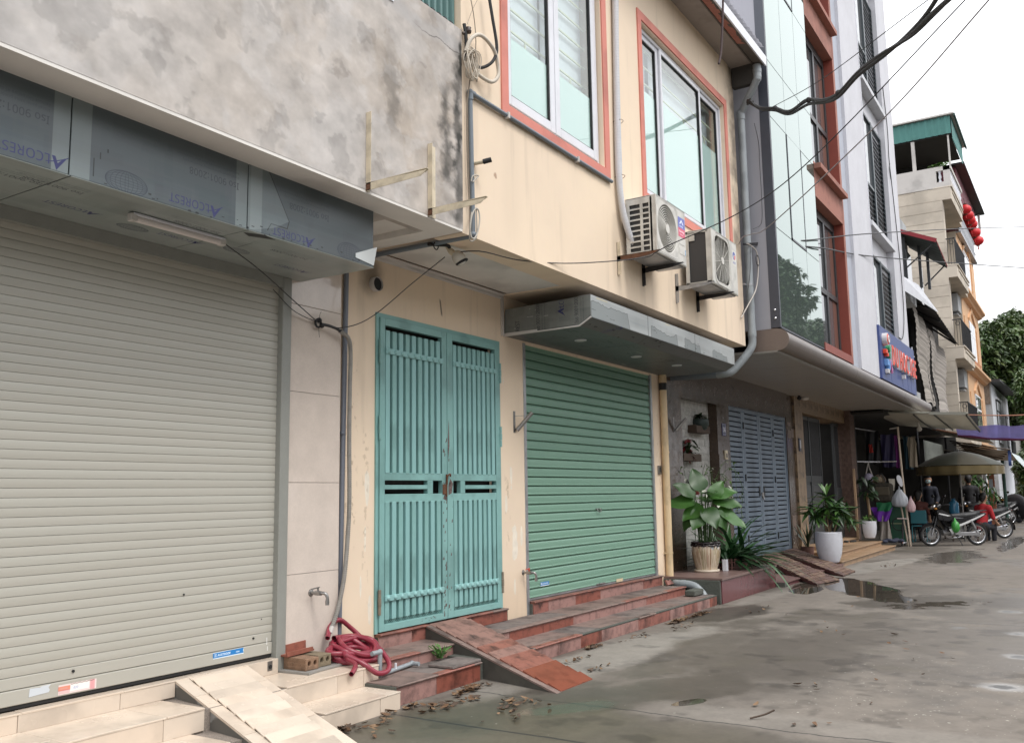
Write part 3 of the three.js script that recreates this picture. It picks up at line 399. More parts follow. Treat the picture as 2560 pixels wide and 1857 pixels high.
    part(w, 'security_bar', bars, M.barpaint);
  };
  M.blindA = mat([.8, .8, .86], .8); M.blindB = mat([.82, .82, .88], .8); M.barpaint = mat([.78, .77, .6], .5);
  win(6.3, 8.06, 4.83, 6.86, [6.3, 7.18, 8.06], 5.485, 1);
  win(9.185, 11.94, 4.86, 6.82, [9.185, 9.815, 11.18, 11.94], 6.15, 2);
  // eaves
  const rf = part(house2, 'roof', [bx(5.6, 12.5, 7.76, 7.84, -7.4, -3.62)], M.plaster);
  part(rf, 'soffit_board', [bx(5.6, 12.42, 7.6, 7.625, z, -3.665)], mat([.33, .29, .26], .85, { map: 'dirty', s: 1.5 }));
  part(rf, 'gutter', [bx(5.6, 12.5, 7.585, 7.76, -3.67, -3.652), pullX([[-3.652, 7.6], [-3.515, 7.565], [-3.505, 7.575], [-3.652, 7.612]], 5.6, 12.5)], mat([.12, .105, .09], .8, { map: 'dirty', s: .8 }));
  part(rf, 'fascia', pullX([[-3.515, 7.565], [-3.49, 7.56], [-3.485, 7.7], [-3.5, 7.715], [-3.66, 7.84], [-3.665, 7.82], [-3.515, 7.7]], 5.6, 12.53), M.white);
  part(rf, 'end_beam', bx(12.4, 12.5, 7.3, 7.6, -3.97, -3.63), mat([.05, .047, .043], .9));
  const pe = []; { const r = rng(31); for (let x = 9.6; x < 11.6; x += .11) pe.push(keep(ext([[x, -3.65], [x + .13, -3.65], [x + .13 + .03 * r(), -3.6 + .07 * r()], [x + .06, -3.585 + .06 * r()], [x, -3.6 + .06 * r()]], .002).rotateX(Math.PI / 2).translate(0, 7.598, 0))); }
  part(rf, 'peeling_paint', pe.map(g => { const p = g.attributes.position; for (let i = 0; i < p.count; i++) p.setY(i, p.getY(i) - .262 * (p.getZ(i) + 3.652)); g.computeVertexNormals(); return g; }), mat([.42, .17, .13], .8));
  part(rf, 'roof_sheet', keep(sheet(200, 1, (u, v) => [lerp(5.6, 12.56, u), lerp(7.86, 8.7, v) + (Math.round(u * 200) % 4 < 2 ? .02 : 0), lerp(-3.52, -6.5, v)])), M.wcol);
}
// turquoise double gate
{
  const Z = -4.952, jm = part(house2, 'gate_frame', [bx(5.708, 5.742, .352, 2.988, -5.06, -4.966), bx(7.562, 7.592, .352, 2.988, -5.06, -4.966), bx(5.742, 7.562, 2.952, 2.988, -5.06, -4.966)], M.teal);
  part(house2, 'gate_backing', bx(5.76, 7.55, .38, 2.94, -5.09, -5.08), M.dark);
  const leaf = (x0, x1, p0, p1, s0, s1, h0, h1, hx, n) => {
    const R = (a, b, c, d, z0 = -5.0, z1 = Z) => rb(a, b, c, d, z0, z1, .004);
    const L = part(house2, 'gate_leaf', [R(x0, p0, .362, 2.95), R(p1, x1, .362, 2.95), R(p0, p1, .362, .418), R(p0, p1, 2.888, 2.95), R(p0, p1, 1.4, 1.468), R(p0, p1, 1.582, 1.645), R(Math.min(s1, h1), Math.max(s0, h0), 1.468, 1.582), R(s0, s1, 1.507, 1.543), ...(s0 > p0 + .01 && h0 > p0 + .01 ? [R(p0, Math.min(s0, h0), 1.468, 1.582)] : []), ...(h1 < p1 - .005 && s1 < p1 - .005 ? [R(Math.max(h1, s1), p1, 1.468, 1.582)] : [])], M.teal);
    const pit = (p1 - p0) / n, w = pit * .62, o = []; for (let i = 0; i < n; i++) o.push([p0 + pit * i + .004, 0, 0]);
    rep(L, 'bar', rb(0, w, 1.64, 2.848, -4.985, Z + .004, .004), [M.teal2, M.teal], o); rep(L, 'bar', rb(0, w, .452, 1.405, -4.985, Z + .004, .004), [M.teal, M.teal2], o);
    part(L, 'mesh_panel', bx(p0, p1, .415, 1.4, -4.994, -4.99), mat([.24, .44, .42], .5, { map: meshT, s: .045 }));
    for (const [y0, y1] of [[2.648, 2.688], [.604, .644]]) { part(L, 'rivet_band', rb(p0 - .004, p1 + .004, y0 - .004, y1 + .004, Z, Z + .016, .004), M.teal2); rep(L, 'rivet', new THREE.SphereGeometry(.021, 12, 7, 0, 6.3, 0, 1.6).rotateX(Math.PI / 2).scale(1, 1, .8).translate(w / 2, (y0 + y1) / 2, Z + .014), M.teal2, o); }
    for (const y of [2.66, 2.02, .6]) part(L, 'hinge', [rod([hx, y - .1, Z + .004], [hx, y - .035, Z + .004], .0135, .0135, 8), rod([hx, y - .032, Z + .004], [hx, y + .032, Z + .004], .0155, .0155, 8), rod([hx, y + .035, Z + .004], [hx, y + .1, Z + .004], .0135, .0135, 8)], y < 1 ? M.hrust : M.teal);
    return L;
  };
  const meshT = dtex(64, 64, (u, v) => { const a = Math.abs((u + v) * 2 % 1 - .5), b = Math.abs((u - v + 2) * 2 % 1 - .5), q = Math.max(a, b) > .34 ? 1 : .12; return [q, q, q]; });
  M.hrust = mat([.24, .2, .15], .7, { map: 'dirty', s: .1 });
  leaf(5.746, 6.674, 5.808, 6.6, 5.808, 6.385, 6.462, 6.6, 5.742, 9); leaf(6.681, 7.56, 6.768, 7.486, 6.955, 7.486, 6.768, 6.882, 7.566, 9);
  const rst = part(house2, 'latch', [tube([[6.66, 1.55, -4.945], [6.655, 1.62, -4.935], [6.69, 1.64, -4.93], [6.7, 1.62, -4.935]], .008), rod([6.655, 1.44, -4.945], [6.655, 1.64, -4.945], .007), rb(6.60, 6.66, 1.46, 1.55, -4.951, -4.945, .002)], M.rust, 'rusty latch');
  const pr = rng(77), chips = []; for (let i = 0; i < 60; i++) { const left = pr() < .6, x = left ? 6.61 + .06 * pr() : 6.69 + .07 * pr(), y = .4 + Math.pow(pr(), 1.6) * 1.6, s = .004 + .012 * pr(); chips.push(keep(ext([[x - s * .6, y - s], [x + s * .5, y - s * .8], [x + s * .7, y + s * 1.4], [x - s * .3, y + s * 1.8 * pr()]], .0006).translate(0, 0, Z))); }
  for (let i = 0; i < 14; i++) { const x = 6.2 + .3 * pr(), y = .375 + .03 * pr(); chips.push(keep(ext([[x, y], [x + .02 * pr(), y + .003], [x + .01, y + .014 * pr()]], .0006).translate(0, 0, Z))); }
  chips.push(keep(ext([[6.69, 1.78], [6.71, 1.9], [6.705, 2.1], [6.7, 2.14], [6.69, 2.0], [6.684, 1.86]], .0006).translate(0, 0, Z)), keep(ext([[6.61, 1.42], [6.67, 1.4], [6.668, 1.52], [6.655, 1.56], [6.63, 1.46]], .0006).translate(0, 0, Z)), keep(ext([[6.69, 1.45], [6.74, 1.47], [6.76, 1.56], [6.72, 1.6], [6.69, 1.54]], .0006).translate(0, 0, Z)));
  part(house2, 'paint_chip', chips, mat([.17, .12, .11], .8, { map: 'speck', s: .1 }), null, 'stuff');
}
// green roller shutter
{
  const sh = part(house2, 'roller_shutter', [bx(8.1, 8.108, .36, 3.03, -5.1, -5.0), bx(8.1, 11.35, .36, 3.03, -5.07, -5.06), rb(8.112, 11.345, .362, .384, -5.03, -5.0, .004)], M.galv);
  const pf = [[-5.02, .002], [-5.0, 0], [-4.994, .004], [-4.9935, .012], [-4.9985, .02], [-4.999, .05], [-5.001, .07], [-5.008, .084], [-5.022, .096], [-5.03, .096], [-5.03, .002]];
  const o = []; for (let i = 0; i < 28; i++) o.push([0, .384 + i * .0962, 0]); const g = pullX(pf, 8.115, 11.34); rep(sh, 'slat', [g, g, g], [M.gslat, M.gslat2, M.gslat3], o);
  for (const a of [8.058, 11.34]) part(house2, 'shutter_rail', rb(a, a + .05, .222, 3.04, -5.0, -4.972, .004), M.galv);
  part(sh, 'handle', [rb(9.66, 9.82, 1.262, 1.27, -4.995, -4.985, .002), tube([[9.7, 1.262, -4.988], [9.705, 1.235, -4.975], [9.775, 1.235, -4.975], [9.78, 1.262, -4.988]], .005)], M.steel);
  part(sh, 'lock', [rb(9.64, 9.86, .388, .402, -4.998, -4.985, .003), rod([9.7, .396, -4.985], [9.8, .396, -4.985], .009)], M.steel);
  part(sh, 'maker_sticker', decal(8.36, 8.54, .487, .53, -4.9915), print(ctex(160, 48, (g, w, h) => { g.fillStyle = '#3f7fb8'; g.fillRect(0, 0, w, h); g.fillStyle = '#dfeaf2'; g.fillRect(0, 40, w, 8); g.fillRect(6, 8, 14, 22); g.font = 'bold 22px sans-serif'; g.fillText('AUSTDOOR', 26, 28); }), .4), 'small blue sticker');
  part(sh, 'tape', decal(10.16, 10.34, .372, .41, -4.9905), mat([.6, .5, .33], .6));
}
// clad canopy over the green shutter
const can = thing('metal_canopy', 'boxy metal canopy in peeling printed film above the green shutter', 'canopy', [9.8, 3.07, -4.5]);
{
  const scuff = (g, w, h, n, y0, y1, col) => { for (let i = 0; i < n; i++) { const x = RN() * w, y = lerp(y0, y1, RN()) * h, l = 10 + 90 * RN() * RN(); g.fillStyle = col; g.beginPath(); g.moveTo(x, y); for (let k = 1; k < 7; k++) g.lineTo(x + l * k / 6, y - 1 - 9 * RN()); for (let k = 6; k > 0; k--) g.lineTo(x + l * k / 6 + 3 * RN(), y + 3 * RN()); g.fill(); } };
  const side = ctex(1024, 384, (g, w, h) => { // (z -4.98 -> -3.97) x (3.06 -> 3.36), seen from the left
    film(g, w, h, '#777a76', '30,34,36'); const X = z => (z + 4.98) / 1.01 * w, Y = y => h - (y - 3.06) / .31 * h;
    const t = (z, y, k, s) => alcPrint(g, X(z), Y(y), s, -Math.PI / 2, k);
    g.save(); g.translate(X(-4.79), Y(3.09)); g.rotate(-Math.PI / 2); g.fillStyle = '#1c2030'; g.font = '64px sans-serif'; g.fillText('REST', 0, 0); g.restore();
    t(-4.55, 3.06, 'iso', 1080); t(-4.11, 3.1, 'iso', 1080); t(-4.27, 3.21, 'logo', 1250); g.strokeStyle = '#22262a'; g.lineWidth = 4; g.beginPath(); g.moveTo(0, Y(3.075)); g.lineTo(X(-4.1), Y(3.085)); g.lineTo(X(-3.97), Y(3.165)); g.stroke(); g.fillStyle = '#b3ada0'; g.fillRect(0, Y(3.09), X(-4.58), 20); for (let i = 0; i < 60; i++) { g.fillStyle = '#25292b'; g.fillRect(RN() * w, 4 + 12 * RN(), 12 * RN(), 3); }
    scuff(g, w, h, 5, .1, .9, 'rgba(220,220,215,.5)');
  });
  const frontT = ctex(2048, 192, (g, w, h) => { // x 7.7 -> 11.9, y 3.14 -> 3.37
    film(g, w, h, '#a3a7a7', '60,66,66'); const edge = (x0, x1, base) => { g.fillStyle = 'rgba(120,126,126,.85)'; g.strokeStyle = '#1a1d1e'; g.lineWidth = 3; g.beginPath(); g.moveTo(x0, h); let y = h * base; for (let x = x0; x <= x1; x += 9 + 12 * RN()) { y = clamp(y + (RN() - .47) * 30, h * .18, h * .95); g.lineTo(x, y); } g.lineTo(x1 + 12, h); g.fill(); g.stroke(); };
    edge(4, 420, .3); edge(700, 1060, .5); edge(1180, 1420, .45); edge(1640, 1900, .55); g.fillStyle = 'rgba(190,165,100,.35)'; g.fillRect(60, 8, 120, 14); g.fillRect(900, 8, 60, 12); scuff(g, w, h, 16, .4, 1, 'rgba(60,64,66,.6)'); g.fillStyle = '#2a2d2e'; for (const x of [7.7 + 1.35, 10.45]) g.fillRect((x - 7.7) / 4.2 * w, 0, 4, h);
  });
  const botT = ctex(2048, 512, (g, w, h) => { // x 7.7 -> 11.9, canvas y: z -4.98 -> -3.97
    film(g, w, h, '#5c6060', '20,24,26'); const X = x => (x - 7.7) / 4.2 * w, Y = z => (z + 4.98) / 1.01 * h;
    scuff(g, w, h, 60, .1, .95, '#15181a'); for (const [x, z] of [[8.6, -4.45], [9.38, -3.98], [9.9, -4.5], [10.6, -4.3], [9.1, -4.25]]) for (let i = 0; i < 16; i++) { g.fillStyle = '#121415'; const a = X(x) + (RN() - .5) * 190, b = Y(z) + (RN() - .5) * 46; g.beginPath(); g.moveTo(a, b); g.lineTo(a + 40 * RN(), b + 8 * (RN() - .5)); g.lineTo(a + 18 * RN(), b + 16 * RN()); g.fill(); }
    g.save(); g.translate(X(8.5), Y(-4.1)); g.scale(-1, 1); g.rotate(-.5); for (const [k, y] of [['iso', 0], ['logo', 90]]) alcPrint(g, 0, y, 480, 0, k); g.restore(); g.save(); g.translate(X(8.05), Y(-4.82)); g.scale(-1, 1); alcPrint(g, 0, 0, 480, 0, 'logo'); g.restore();
    g.fillStyle = 'rgba(210,214,212,.6)'; g.fillRect(X(10.3), Y(-4.9), 60, 8); g.fillRect(X(9.55), Y(-4.35), 80, 6); g.strokeStyle = '#2a2e30'; g.lineWidth = 2; for (const x of [9.05, 10.45]) { g.beginPath(); g.moveTo(X(x), 0); g.lineTo(X(x), h); g.stroke(); }
  });
  const mm = (t, r, a) => { const m = new THREE.MeshPhysicalMaterial({ map: t, roughness: .42, side: THREE.DoubleSide }); m.userData = { rect: r, axis: a }; return m; };
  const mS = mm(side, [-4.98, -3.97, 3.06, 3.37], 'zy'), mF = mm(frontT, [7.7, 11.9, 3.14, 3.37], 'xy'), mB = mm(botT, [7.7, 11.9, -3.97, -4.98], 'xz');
  const pf = [[-4.98, 3.066], [-4.1, 3.074], [-3.972, 3.146], [-3.972, 3.366], [-4.96, 3.335]];
  part(can, 'side_panel', pullX(pf, 7.7, 7.706), mS); part(can, 'end_panel', pullX(pf, 11.9, 11.906), mS);
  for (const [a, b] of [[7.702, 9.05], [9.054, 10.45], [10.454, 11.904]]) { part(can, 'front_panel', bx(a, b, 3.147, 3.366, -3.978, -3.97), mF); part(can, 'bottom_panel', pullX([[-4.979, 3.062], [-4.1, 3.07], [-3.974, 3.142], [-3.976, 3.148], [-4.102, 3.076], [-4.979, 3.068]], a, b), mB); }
  part(can, 'top_panel', bx(7.7, 11.9, 3.36, 3.369, -4.1, -3.972), M.galv); part(can, 'frame', pullX([[-4.96, 3.075], [-4.11, 3.083], [-3.99, 3.155], [-3.99, 3.35], [-4.95, 3.32]], 7.72, 11.88), M.black);
  part(can, 'edge_strip', [bar([7.695, 3.062, -4.98], [7.695, 3.07, -4.1], .012, .014), bar([7.695, 3.07, -4.1], [7.695, 3.144, -3.968], .012, .014), bx(7.69, 7.7, 3.07, 3.088, -4.97, -4.58)], M.plaster);
  for (const [x, zz] of [[8.43, -4.48], [9.88, -4.5], [10.9, -4.4]]) { const d = part(can, 'downlight', lathe([[.0, 0], [.052, 0], [.062, .002], [.066, -.005], [.058, -.009], [.05, -.006]], x, 3.068, zz, 20), M.white); part(d, 'lens', new THREE.CylinderGeometry(.045, .045, .004, 20).translate(x, 3.064, zz), mat([.5, .5, .46], .4)); }
}

// ---------------------------------------------------------------- red tiled steps and ramp of the yellow house
const rst = thing('red_tiled_steps', 'red tiled steps along the yellow house with dusty treads and rounded edges', 'steps', [8, 0, -4.6]);
const nose = (x0, x1, y, z) => pullX([[z - .05, y - .022], [z, y - .021], [z + .016, y - .014], [z + .02, y - .006], [z + .014, y + .001], [z - .05, y + .001]], x0 + .0015, x1 - .0015);
function flight(x0, x1, y0, y1, z, back, w, st, broken) {
  const xs = [x0]; if (st) xs.push(x0 + st); while (xs[xs.length - 1] + w < x1 - .08) xs.push(xs[xs.length - 1] + w); xs.push(x1);
  for (let i = 0; i < xs.length - 1; i++) { const a = xs[i], b = xs[i + 1], k = Math.floor(RN() * 3); part(rst, 'riser_tile', rb(a + .0015, b - .0015, y0, y1 - .02, z - .012, z + rr(-.0015, .0015), .002), M.rris[k]); part(rst, 'tread_tile', rb(a + .0015, b - .0015, y1 - .012, y1 + rr(-.001, .001), back, z - .03, .002), M.rtop[k]); if (!(broken && broken(a))) part(rst, 'nosing_tile', nose(a, b, y1, z), RN() < .6 ? M.rnose : M.rtop[1]); else part(rst, 'broken_edge', rb(a, b, y1 - .02, y1 - .003, z - .035, z + .004, .008), M.mossy); }
}
{
  part(rst, 'core', [bx(5.06, 6.3, 0, .13, -5.2, -4.222), bx(6.3, 11.47, 0, .118, -5.2, -4.222), bx(5.2, 11.32, .1, .222, -5.3, -4.592), bx(5.72, 7.62, .2, .335, -5.3, -4.93), bx(8.1, 11.42, .2, .335, -5.3, -4.94)], M.mossy);
  flight(5.06, 6.1, 0, .143, -4.21, -4.6, .47, 0, a => 0); flight(6.62, 11.47, 0, .13, -4.21, -4.6, .43, .3, a => a > 7.6 && RN() < .8);
  flight(5.2, 6.3, .14, .238, -4.575, -4.95, .58, 0); flight(6.75, 11.32, .125, .234, -4.575, -4.95, .6, .35);
  flight(5.71, 6.36, .236, .352, -4.925, -5.0, .42, 0); flight(6.84, 7.61, .236, .352, -4.925, -5.0, .5, 0); flight(8.11, 11.42, .232, .357, -4.93, -5.05, .6, .3);
  part(rst, 'side_face', [rb(5.045, 5.06, .02, .138, -4.6, -4.2, .004), bx(6.12, 6.3, .143, .158, -4.55, -4.24)], M.mossy); part(rst, 'loose_tile', rb(5.72, 6.1, .146, .166, -4.44, -4.2, .006), M.rtop[2]);
}
const rrp = thing('red_tiled_ramp', 'red tiled motorbike ramp leading up to the turquoise gate', 'ramp', [6.3, 0, -4.2]);
{
  const zt = -4.93, zb = -3.44, yt = .352, sk = -.34, P = (t, x, up = 0) => [x + sk * t, yt * (1 - t) + up, lerp(zt, zb, t)];
  const hexa = c => { const p = [], F = [[4, 7, 6, 5], [0, 1, 2, 3], [3, 2, 6, 7], [0, 4, 5, 1], [0, 3, 7, 4], [1, 5, 6, 2]]; for (const q of F) for (const k of [0, 1, 2, 0, 2, 3]) p.push(...c[q[k]]); const g = new THREE.BufferGeometry(); g.setAttribute('position', new THREE.Float32BufferAttribute(p, 3)); g.computeVertexNormals(); return g; };
  const slab = (x0, x1, t0, t1, u0, u1, tip = 0) => hexa([P(t0, x0, u0), P(t0, x1, u0), P(t1, x1, u0), P(t1, x0, u0), P(t0, x0, u1 + tip), P(t0, x1, u1 + tip), P(t1, x1, u1), P(t1, x0, u1)]);
  const a = P(0, 6.315), b = P(0, 6.875), c = P(1, 6.875), d = P(1, 6.315), dn = (v, y) => [v[0], y, v[2]];
  part(rrp, 'core', hexa([dn(a, 0), dn(b, 0), dn(c, -.02), dn(d, -.02), dn(a, yt - .016), dn(b, yt - .016), dn(c, -.012), dn(d, -.012)]), mat([.085, .08, .068], .9, { map: 'dirty', s: .5 }));
  for (const t of [[0, .3], [.3, .66], [.66, 1.0]]) part(rrp, 'edge_tile', slab(6.31, 6.385, t[0] + .002, t[1] - .002, -.014, .0), M.rtop[1]);
  const wet = mat([.25, .075, .045], .22, { map: 'dirty', s: .4 }), mid = mat([.28, .11, .08], .45, { map: 'grime', s: .5 }), dust = mat([.27, .15, .12], .7, { map: 'grime', s: .6 });
  for (let i = 0; i < 11; i++) { const t0 = .06 + i * .085, t1 = t0 + .084; part(rrp, 'tile', slab(6.372 + rr(-.004, .004), 6.88 + rr(-.004, .004), t0, t1, -.006, .004, .012), i > 6 ? (i === 8 ? wet : i > 8 ? wet : mid) : i < 3 ? dust : (i % 2 ? dust : mid)); }
  part(rrp, 'head_tile', slab(6.372, 6.88, 0, .058, -.012, .003), dust);
}

// ---------------------------------------------------------------- fittings on the walls
function acUnit(name, label, x0, x1, y0, y1, zb, zf, kind) {
  const t = thing(name, label, 'air conditioner', [(x0 + x1) / 2, y0, (zb + zf) / 2], 'air conditioner outdoor units on the yellow wall');
  const W = x1 - x0, H = y1 - y0, cx = kind === 1 ? x0 + W * .36 : x0 + W * .4, cy = (y0 + y1) / 2 + .005, R = Math.min(H * .42, W * .33);
  const hole = Array.from({ length: 40 }, (_, i) => kind === 1 ? [cx + R * Math.cos(-i / 40 * 6.2832), cy + R * Math.sin(-i / 40 * 6.2832)] : (() => { const a = -i / 40 * 6.2832, q = Math.pow(Math.pow(Math.abs(Math.cos(a)), 6) + Math.pow(Math.abs(Math.sin(a)), 6), -1 / 6); return [cx + R * .92 * q * Math.cos(a), cy + R * 1.02 * q * Math.sin(a)]; })());
  part(t, 'front_panel', ext(rect(x0, x1, y0, y1), .012, { holes: [hole], bevel: .004 }).translate(0, 0, zf - .016), M.acw);
  part(t, 'casing', [rb(x0, x1, y1 - .012, y1 + .006, zb, zf, .006), rb(x0, x1, y0, y0 + .014, zb, zf, .004), bx(x1 - .01, x1, y0, y1, zb, zf - .01), bx(x0 + .3 * W, x1, y0, y1, zb, zb + .012), rb(x0, x0 + .012, y0 + .01, y1 - .01, zf - .075, zf - .006, .004), ...(kind === 1 ? [] : [rb(x0, x0 + .012, y0 + .01, y1, zb, zb + .035, .003), bx(x0, x0 + .012, y1 - .03, y1, zb, zf - .05), bx(x0, x0 + .012, y0, y0 + .035, zb, zf)])], M.acw);
  part(t, 'bottom_pan', bx(x0 + .02, x1 - .02, y0 - .012, y0, zb + .02, zf - .03), M.galv);
  part(t, 'condenser', bx(x0 + .02, x0 + .035, y0 + .02, y1 - .02, zb + .03, zf - .07), M.acfin); part(t, 'cavity', [bx(x0 + .05, x1 - .03, y0 + .02, y1 - .02, zb + .1, zb + .11)], M.dark);
  if (kind === 1) { // two columns of openings in the side
    const hs = []; const n = 9, hh = (H - .09) / n; for (let i = 0; i < n; i++) { const y = y0 + .035 + i * hh; hs.push(rect(zb + .045, zb + .165, y, y + hh * .72)); hs.push(rect(zb + .195, zb + .265, y, y + hh * .72)); }
    const g = ext(rect(zb, zf - .05, y0, y1), .01, { holes: hs.map(h => h.slice().reverse()) }); g.applyMatrix4(new THREE.Matrix4().makeBasis(V(0, 0, 1), V(0, 1, 0), V(-1, 0, 0))); part(t, 'side_grille', g.translate(x0 + .01, 0, 0), M.acw);
    const rings = []; for (let i = 0; i < 9; i++) rings.push(new THREE.TorusGeometry(R * (.25 + .75 * i / 8), .0045, 5, 40).translate(cx, cy, zf - .006)); part(t, 'fan_guard', [rings, new THREE.CylinderGeometry(R * .2, R * .2, .012, 24).rotateX(Math.PI / 2).translate(cx, cy, zf - .002)], M.acw);
    const sp = []; for (let i = 0; i < 64; i++) { const a = i / 64 * 6.2832; sp.push(bar([cx + R * .2 * Math.cos(a), cy + R * .2 * Math.sin(a), zf - .014], [cx + R * Math.cos(a + .35), cy + R * Math.sin(a + .35), zf - .014], .004, .003)); } part(t, 'guard_spoke', sp, M.acw, null, 'stuff');
    part(t, 'front_bezel', tube(Array.from({ length: 36 }, (_, i) => { const a = i / 36 * 6.2832, q = Math.pow(Math.pow(Math.abs(Math.cos(a)), 8) + Math.pow(Math.abs(Math.sin(a)), 8), -1 / 8); return [cx + R * 1.1 * q * Math.cos(a), cy + R * 1.1 * q * Math.sin(a), zf - .002]; }), .005, 72, 5, true), M.acw);
    part(t, 'brand_sticker', decal(x0 + W * .74, x0 + W * .985, y0 + H * .5, y0 + H * .86, zf + .0015), print(ctex(160, 240, (g, w, h) => { g.fillStyle = '#5763b3'; g.fillRect(0, 0, w, 130); g.fillStyle = '#e8eaf4'; g.beginPath(); g.moveTo(30, 80); g.lineTo(78, 22); g.lineTo(130, 80); g.lineTo(108, 80); g.lineTo(78, 46); g.lineTo(54, 80); g.fill(); g.font = 'bold 24px sans-serif'; g.fillText('CASPER', 26, 116); g.fillStyle = '#cf4a68'; g.fillRect(0, 130, w, 110); g.fillStyle = '#f5dfe4'; g.font = 'bold 34px sans-serif'; g.fillText('iSaving', 18, 180); g.font = '22px sans-serif'; g.fillText('Inverter', 34, 215); }), .4), 'blue and red product sticker');
    part(t, 'rating_label', decal(x0 + W * .91, x0 + W * .985, y0 + H * .2, y0 + H * .3, zf + .0015), print(ctex(48, 48, (g, w, h) => { g.fillStyle = '#2f86b8'; g.fillRect(0, 0, w, h); g.fillStyle = '#cfe6ef'; g.font = 'bold 20px sans-serif'; g.fillText('R32', 5, 30); }), .4));
    part(t, 'vent_recess', [0, 1].map(i => rb(x0 + W * .76, x0 + W * .96, y0 + H * (.18 + .18 * i), y0 + H * (.3 + .18 * i), zf - .002, zf + .003, .003)), M.acw);
  } else {
    part(t, 'side_frame', [bx(x0, x0 + .01, y0 + .02, y1 - .02, zb + .035, zb + .045), bx(x0, x0 + .01, y1 - .12, y1 - .02, zb + .05, zb + .12)], M.acw);
    const sp = [], rg = []; for (let i = 0; i < 14; i++) { const a = i / 14 * 6.2832 + .2; sp.push(bar([cx + .03 * Math.cos(a), cy + .03 * Math.sin(a), zf - .002], [cx + R * 1.03 * Math.cos(a), cy + R * 1.06 * Math.sin(a), zf - .006], .005, .004)); } for (let i = 0; i < 17; i++) rg.push(new THREE.TorusGeometry(R * (.2 + .8 * i / 16), .002, 4, 36).translate(cx, cy, zf - .007));
    part(t, 'fan_guard', [sp, rg, new THREE.CylinderGeometry(R * .16, R * .16, .01, 20).rotateX(Math.PI / 2).translate(cx, cy, zf)], M.acw);
    part(t, 'front_bezel', tube(Array.from({ length: 36 }, (_, i) => { const a = i / 36 * 6.2832, q = Math.pow(Math.pow(Math.abs(Math.cos(a)), 6) + Math.pow(Math.abs(Math.sin(a)), 6), -1 / 6); return [cx + R * 1.02 * q * Math.cos(a), cy + R * 1.14 * q * Math.sin(a), zf]; }), .005, 72, 5, true), M.acw);
    part(t, 'brand_sticker', decal(x0 + W * .8, x0 + W * .98, y0 + H * .55, y0 + H * .84, zf + .0015), print(ctex(128, 160, (g, w, h) => { g.fillStyle = '#cfccc4'; g.fillRect(0, 0, w, h); g.fillStyle = '#3b4d9c'; g.beginPath(); g.arc(62, 54, 42, 0, 7); g.fill(); g.fillStyle = '#cfccc4'; g.beginPath(); g.arc(68, 62, 20, 0, 7); g.fill(); g.fillStyle = '#d04a48'; g.beginPath(); g.moveTo(64, 56); g.lineTo(110, 42); g.arc(62, 54, 44, -.2, 1.3); g.fill(); g.fillStyle = '#44519a'; g.font = 'bold 34px sans-serif'; g.fillText('GREE', 20, 140); }), .4), 'round blue and red maker mark');
  }
  part(t, 'fan', [0, 1, 2].map(k => keep(sheet(6, 3, (u, v) => { const a = k * 2.094 + u * 1.35, r = R * (.16 + .76 * v); return [cx + r * Math.cos(a), cy + r * Math.sin(a), zf - .08 + .045 * u]; }))), mat([.1, .1, .095], .5));
  return t;
}
acUnit('outdoor_unit', 'air conditioner unit with concentric ring fan guard and grid side, nearer of the two', 8.48, 9.27, 3.905, 4.52, -3.93, -3.58, 1);
acUnit('outdoor_unit', 'air conditioner unit with radial spoke fan guard, further of the two beside the downpipe', 10.07, 10.96, 3.88, 4.545, -3.9, -3.565, 2);
for (const [x, lab, m] of [[8.36, 'rusty angle bracket under the left end of the ring-guard unit', M.rust], [8.98, 'dark angle bracket under the right end of the ring-guard unit', M.iron], [9.93, 'grey angle bracket under the left end of the spoke-guard unit', M.galv], [10.6, 'dark angle bracket under the right end of the spoke-guard unit', M.iron]]) {
  const t = thing('wall_bracket', lab, 'bracket', [x, 3.7, -3.98]), y = x < 9.5 ? 3.888 : 3.862;
  part(t, 'upright', [bx(x - .02, x - .016, y - .2, y + .15, -3.978, -3.938), bx(x - .02, x + .02, y - .2, y + .15, -3.978, -3.974)], m === M.rust ? M.ivory : m); part(t, 'arm', [ext([[-3.975, y - .06], [-3.62, y - .04], [-3.5, y - .012], [-3.5, y], [-3.975, y]], .004).applyMatrix4(new THREE.Matrix4().makeBasis(V(0, 0, 1), V(0, 1, 0), V(-1, 0, 0))).translate(x - .016, 0, 0), bx(x - .02, x + .02, y - .004, y, -3.975, -3.5)], m);
}
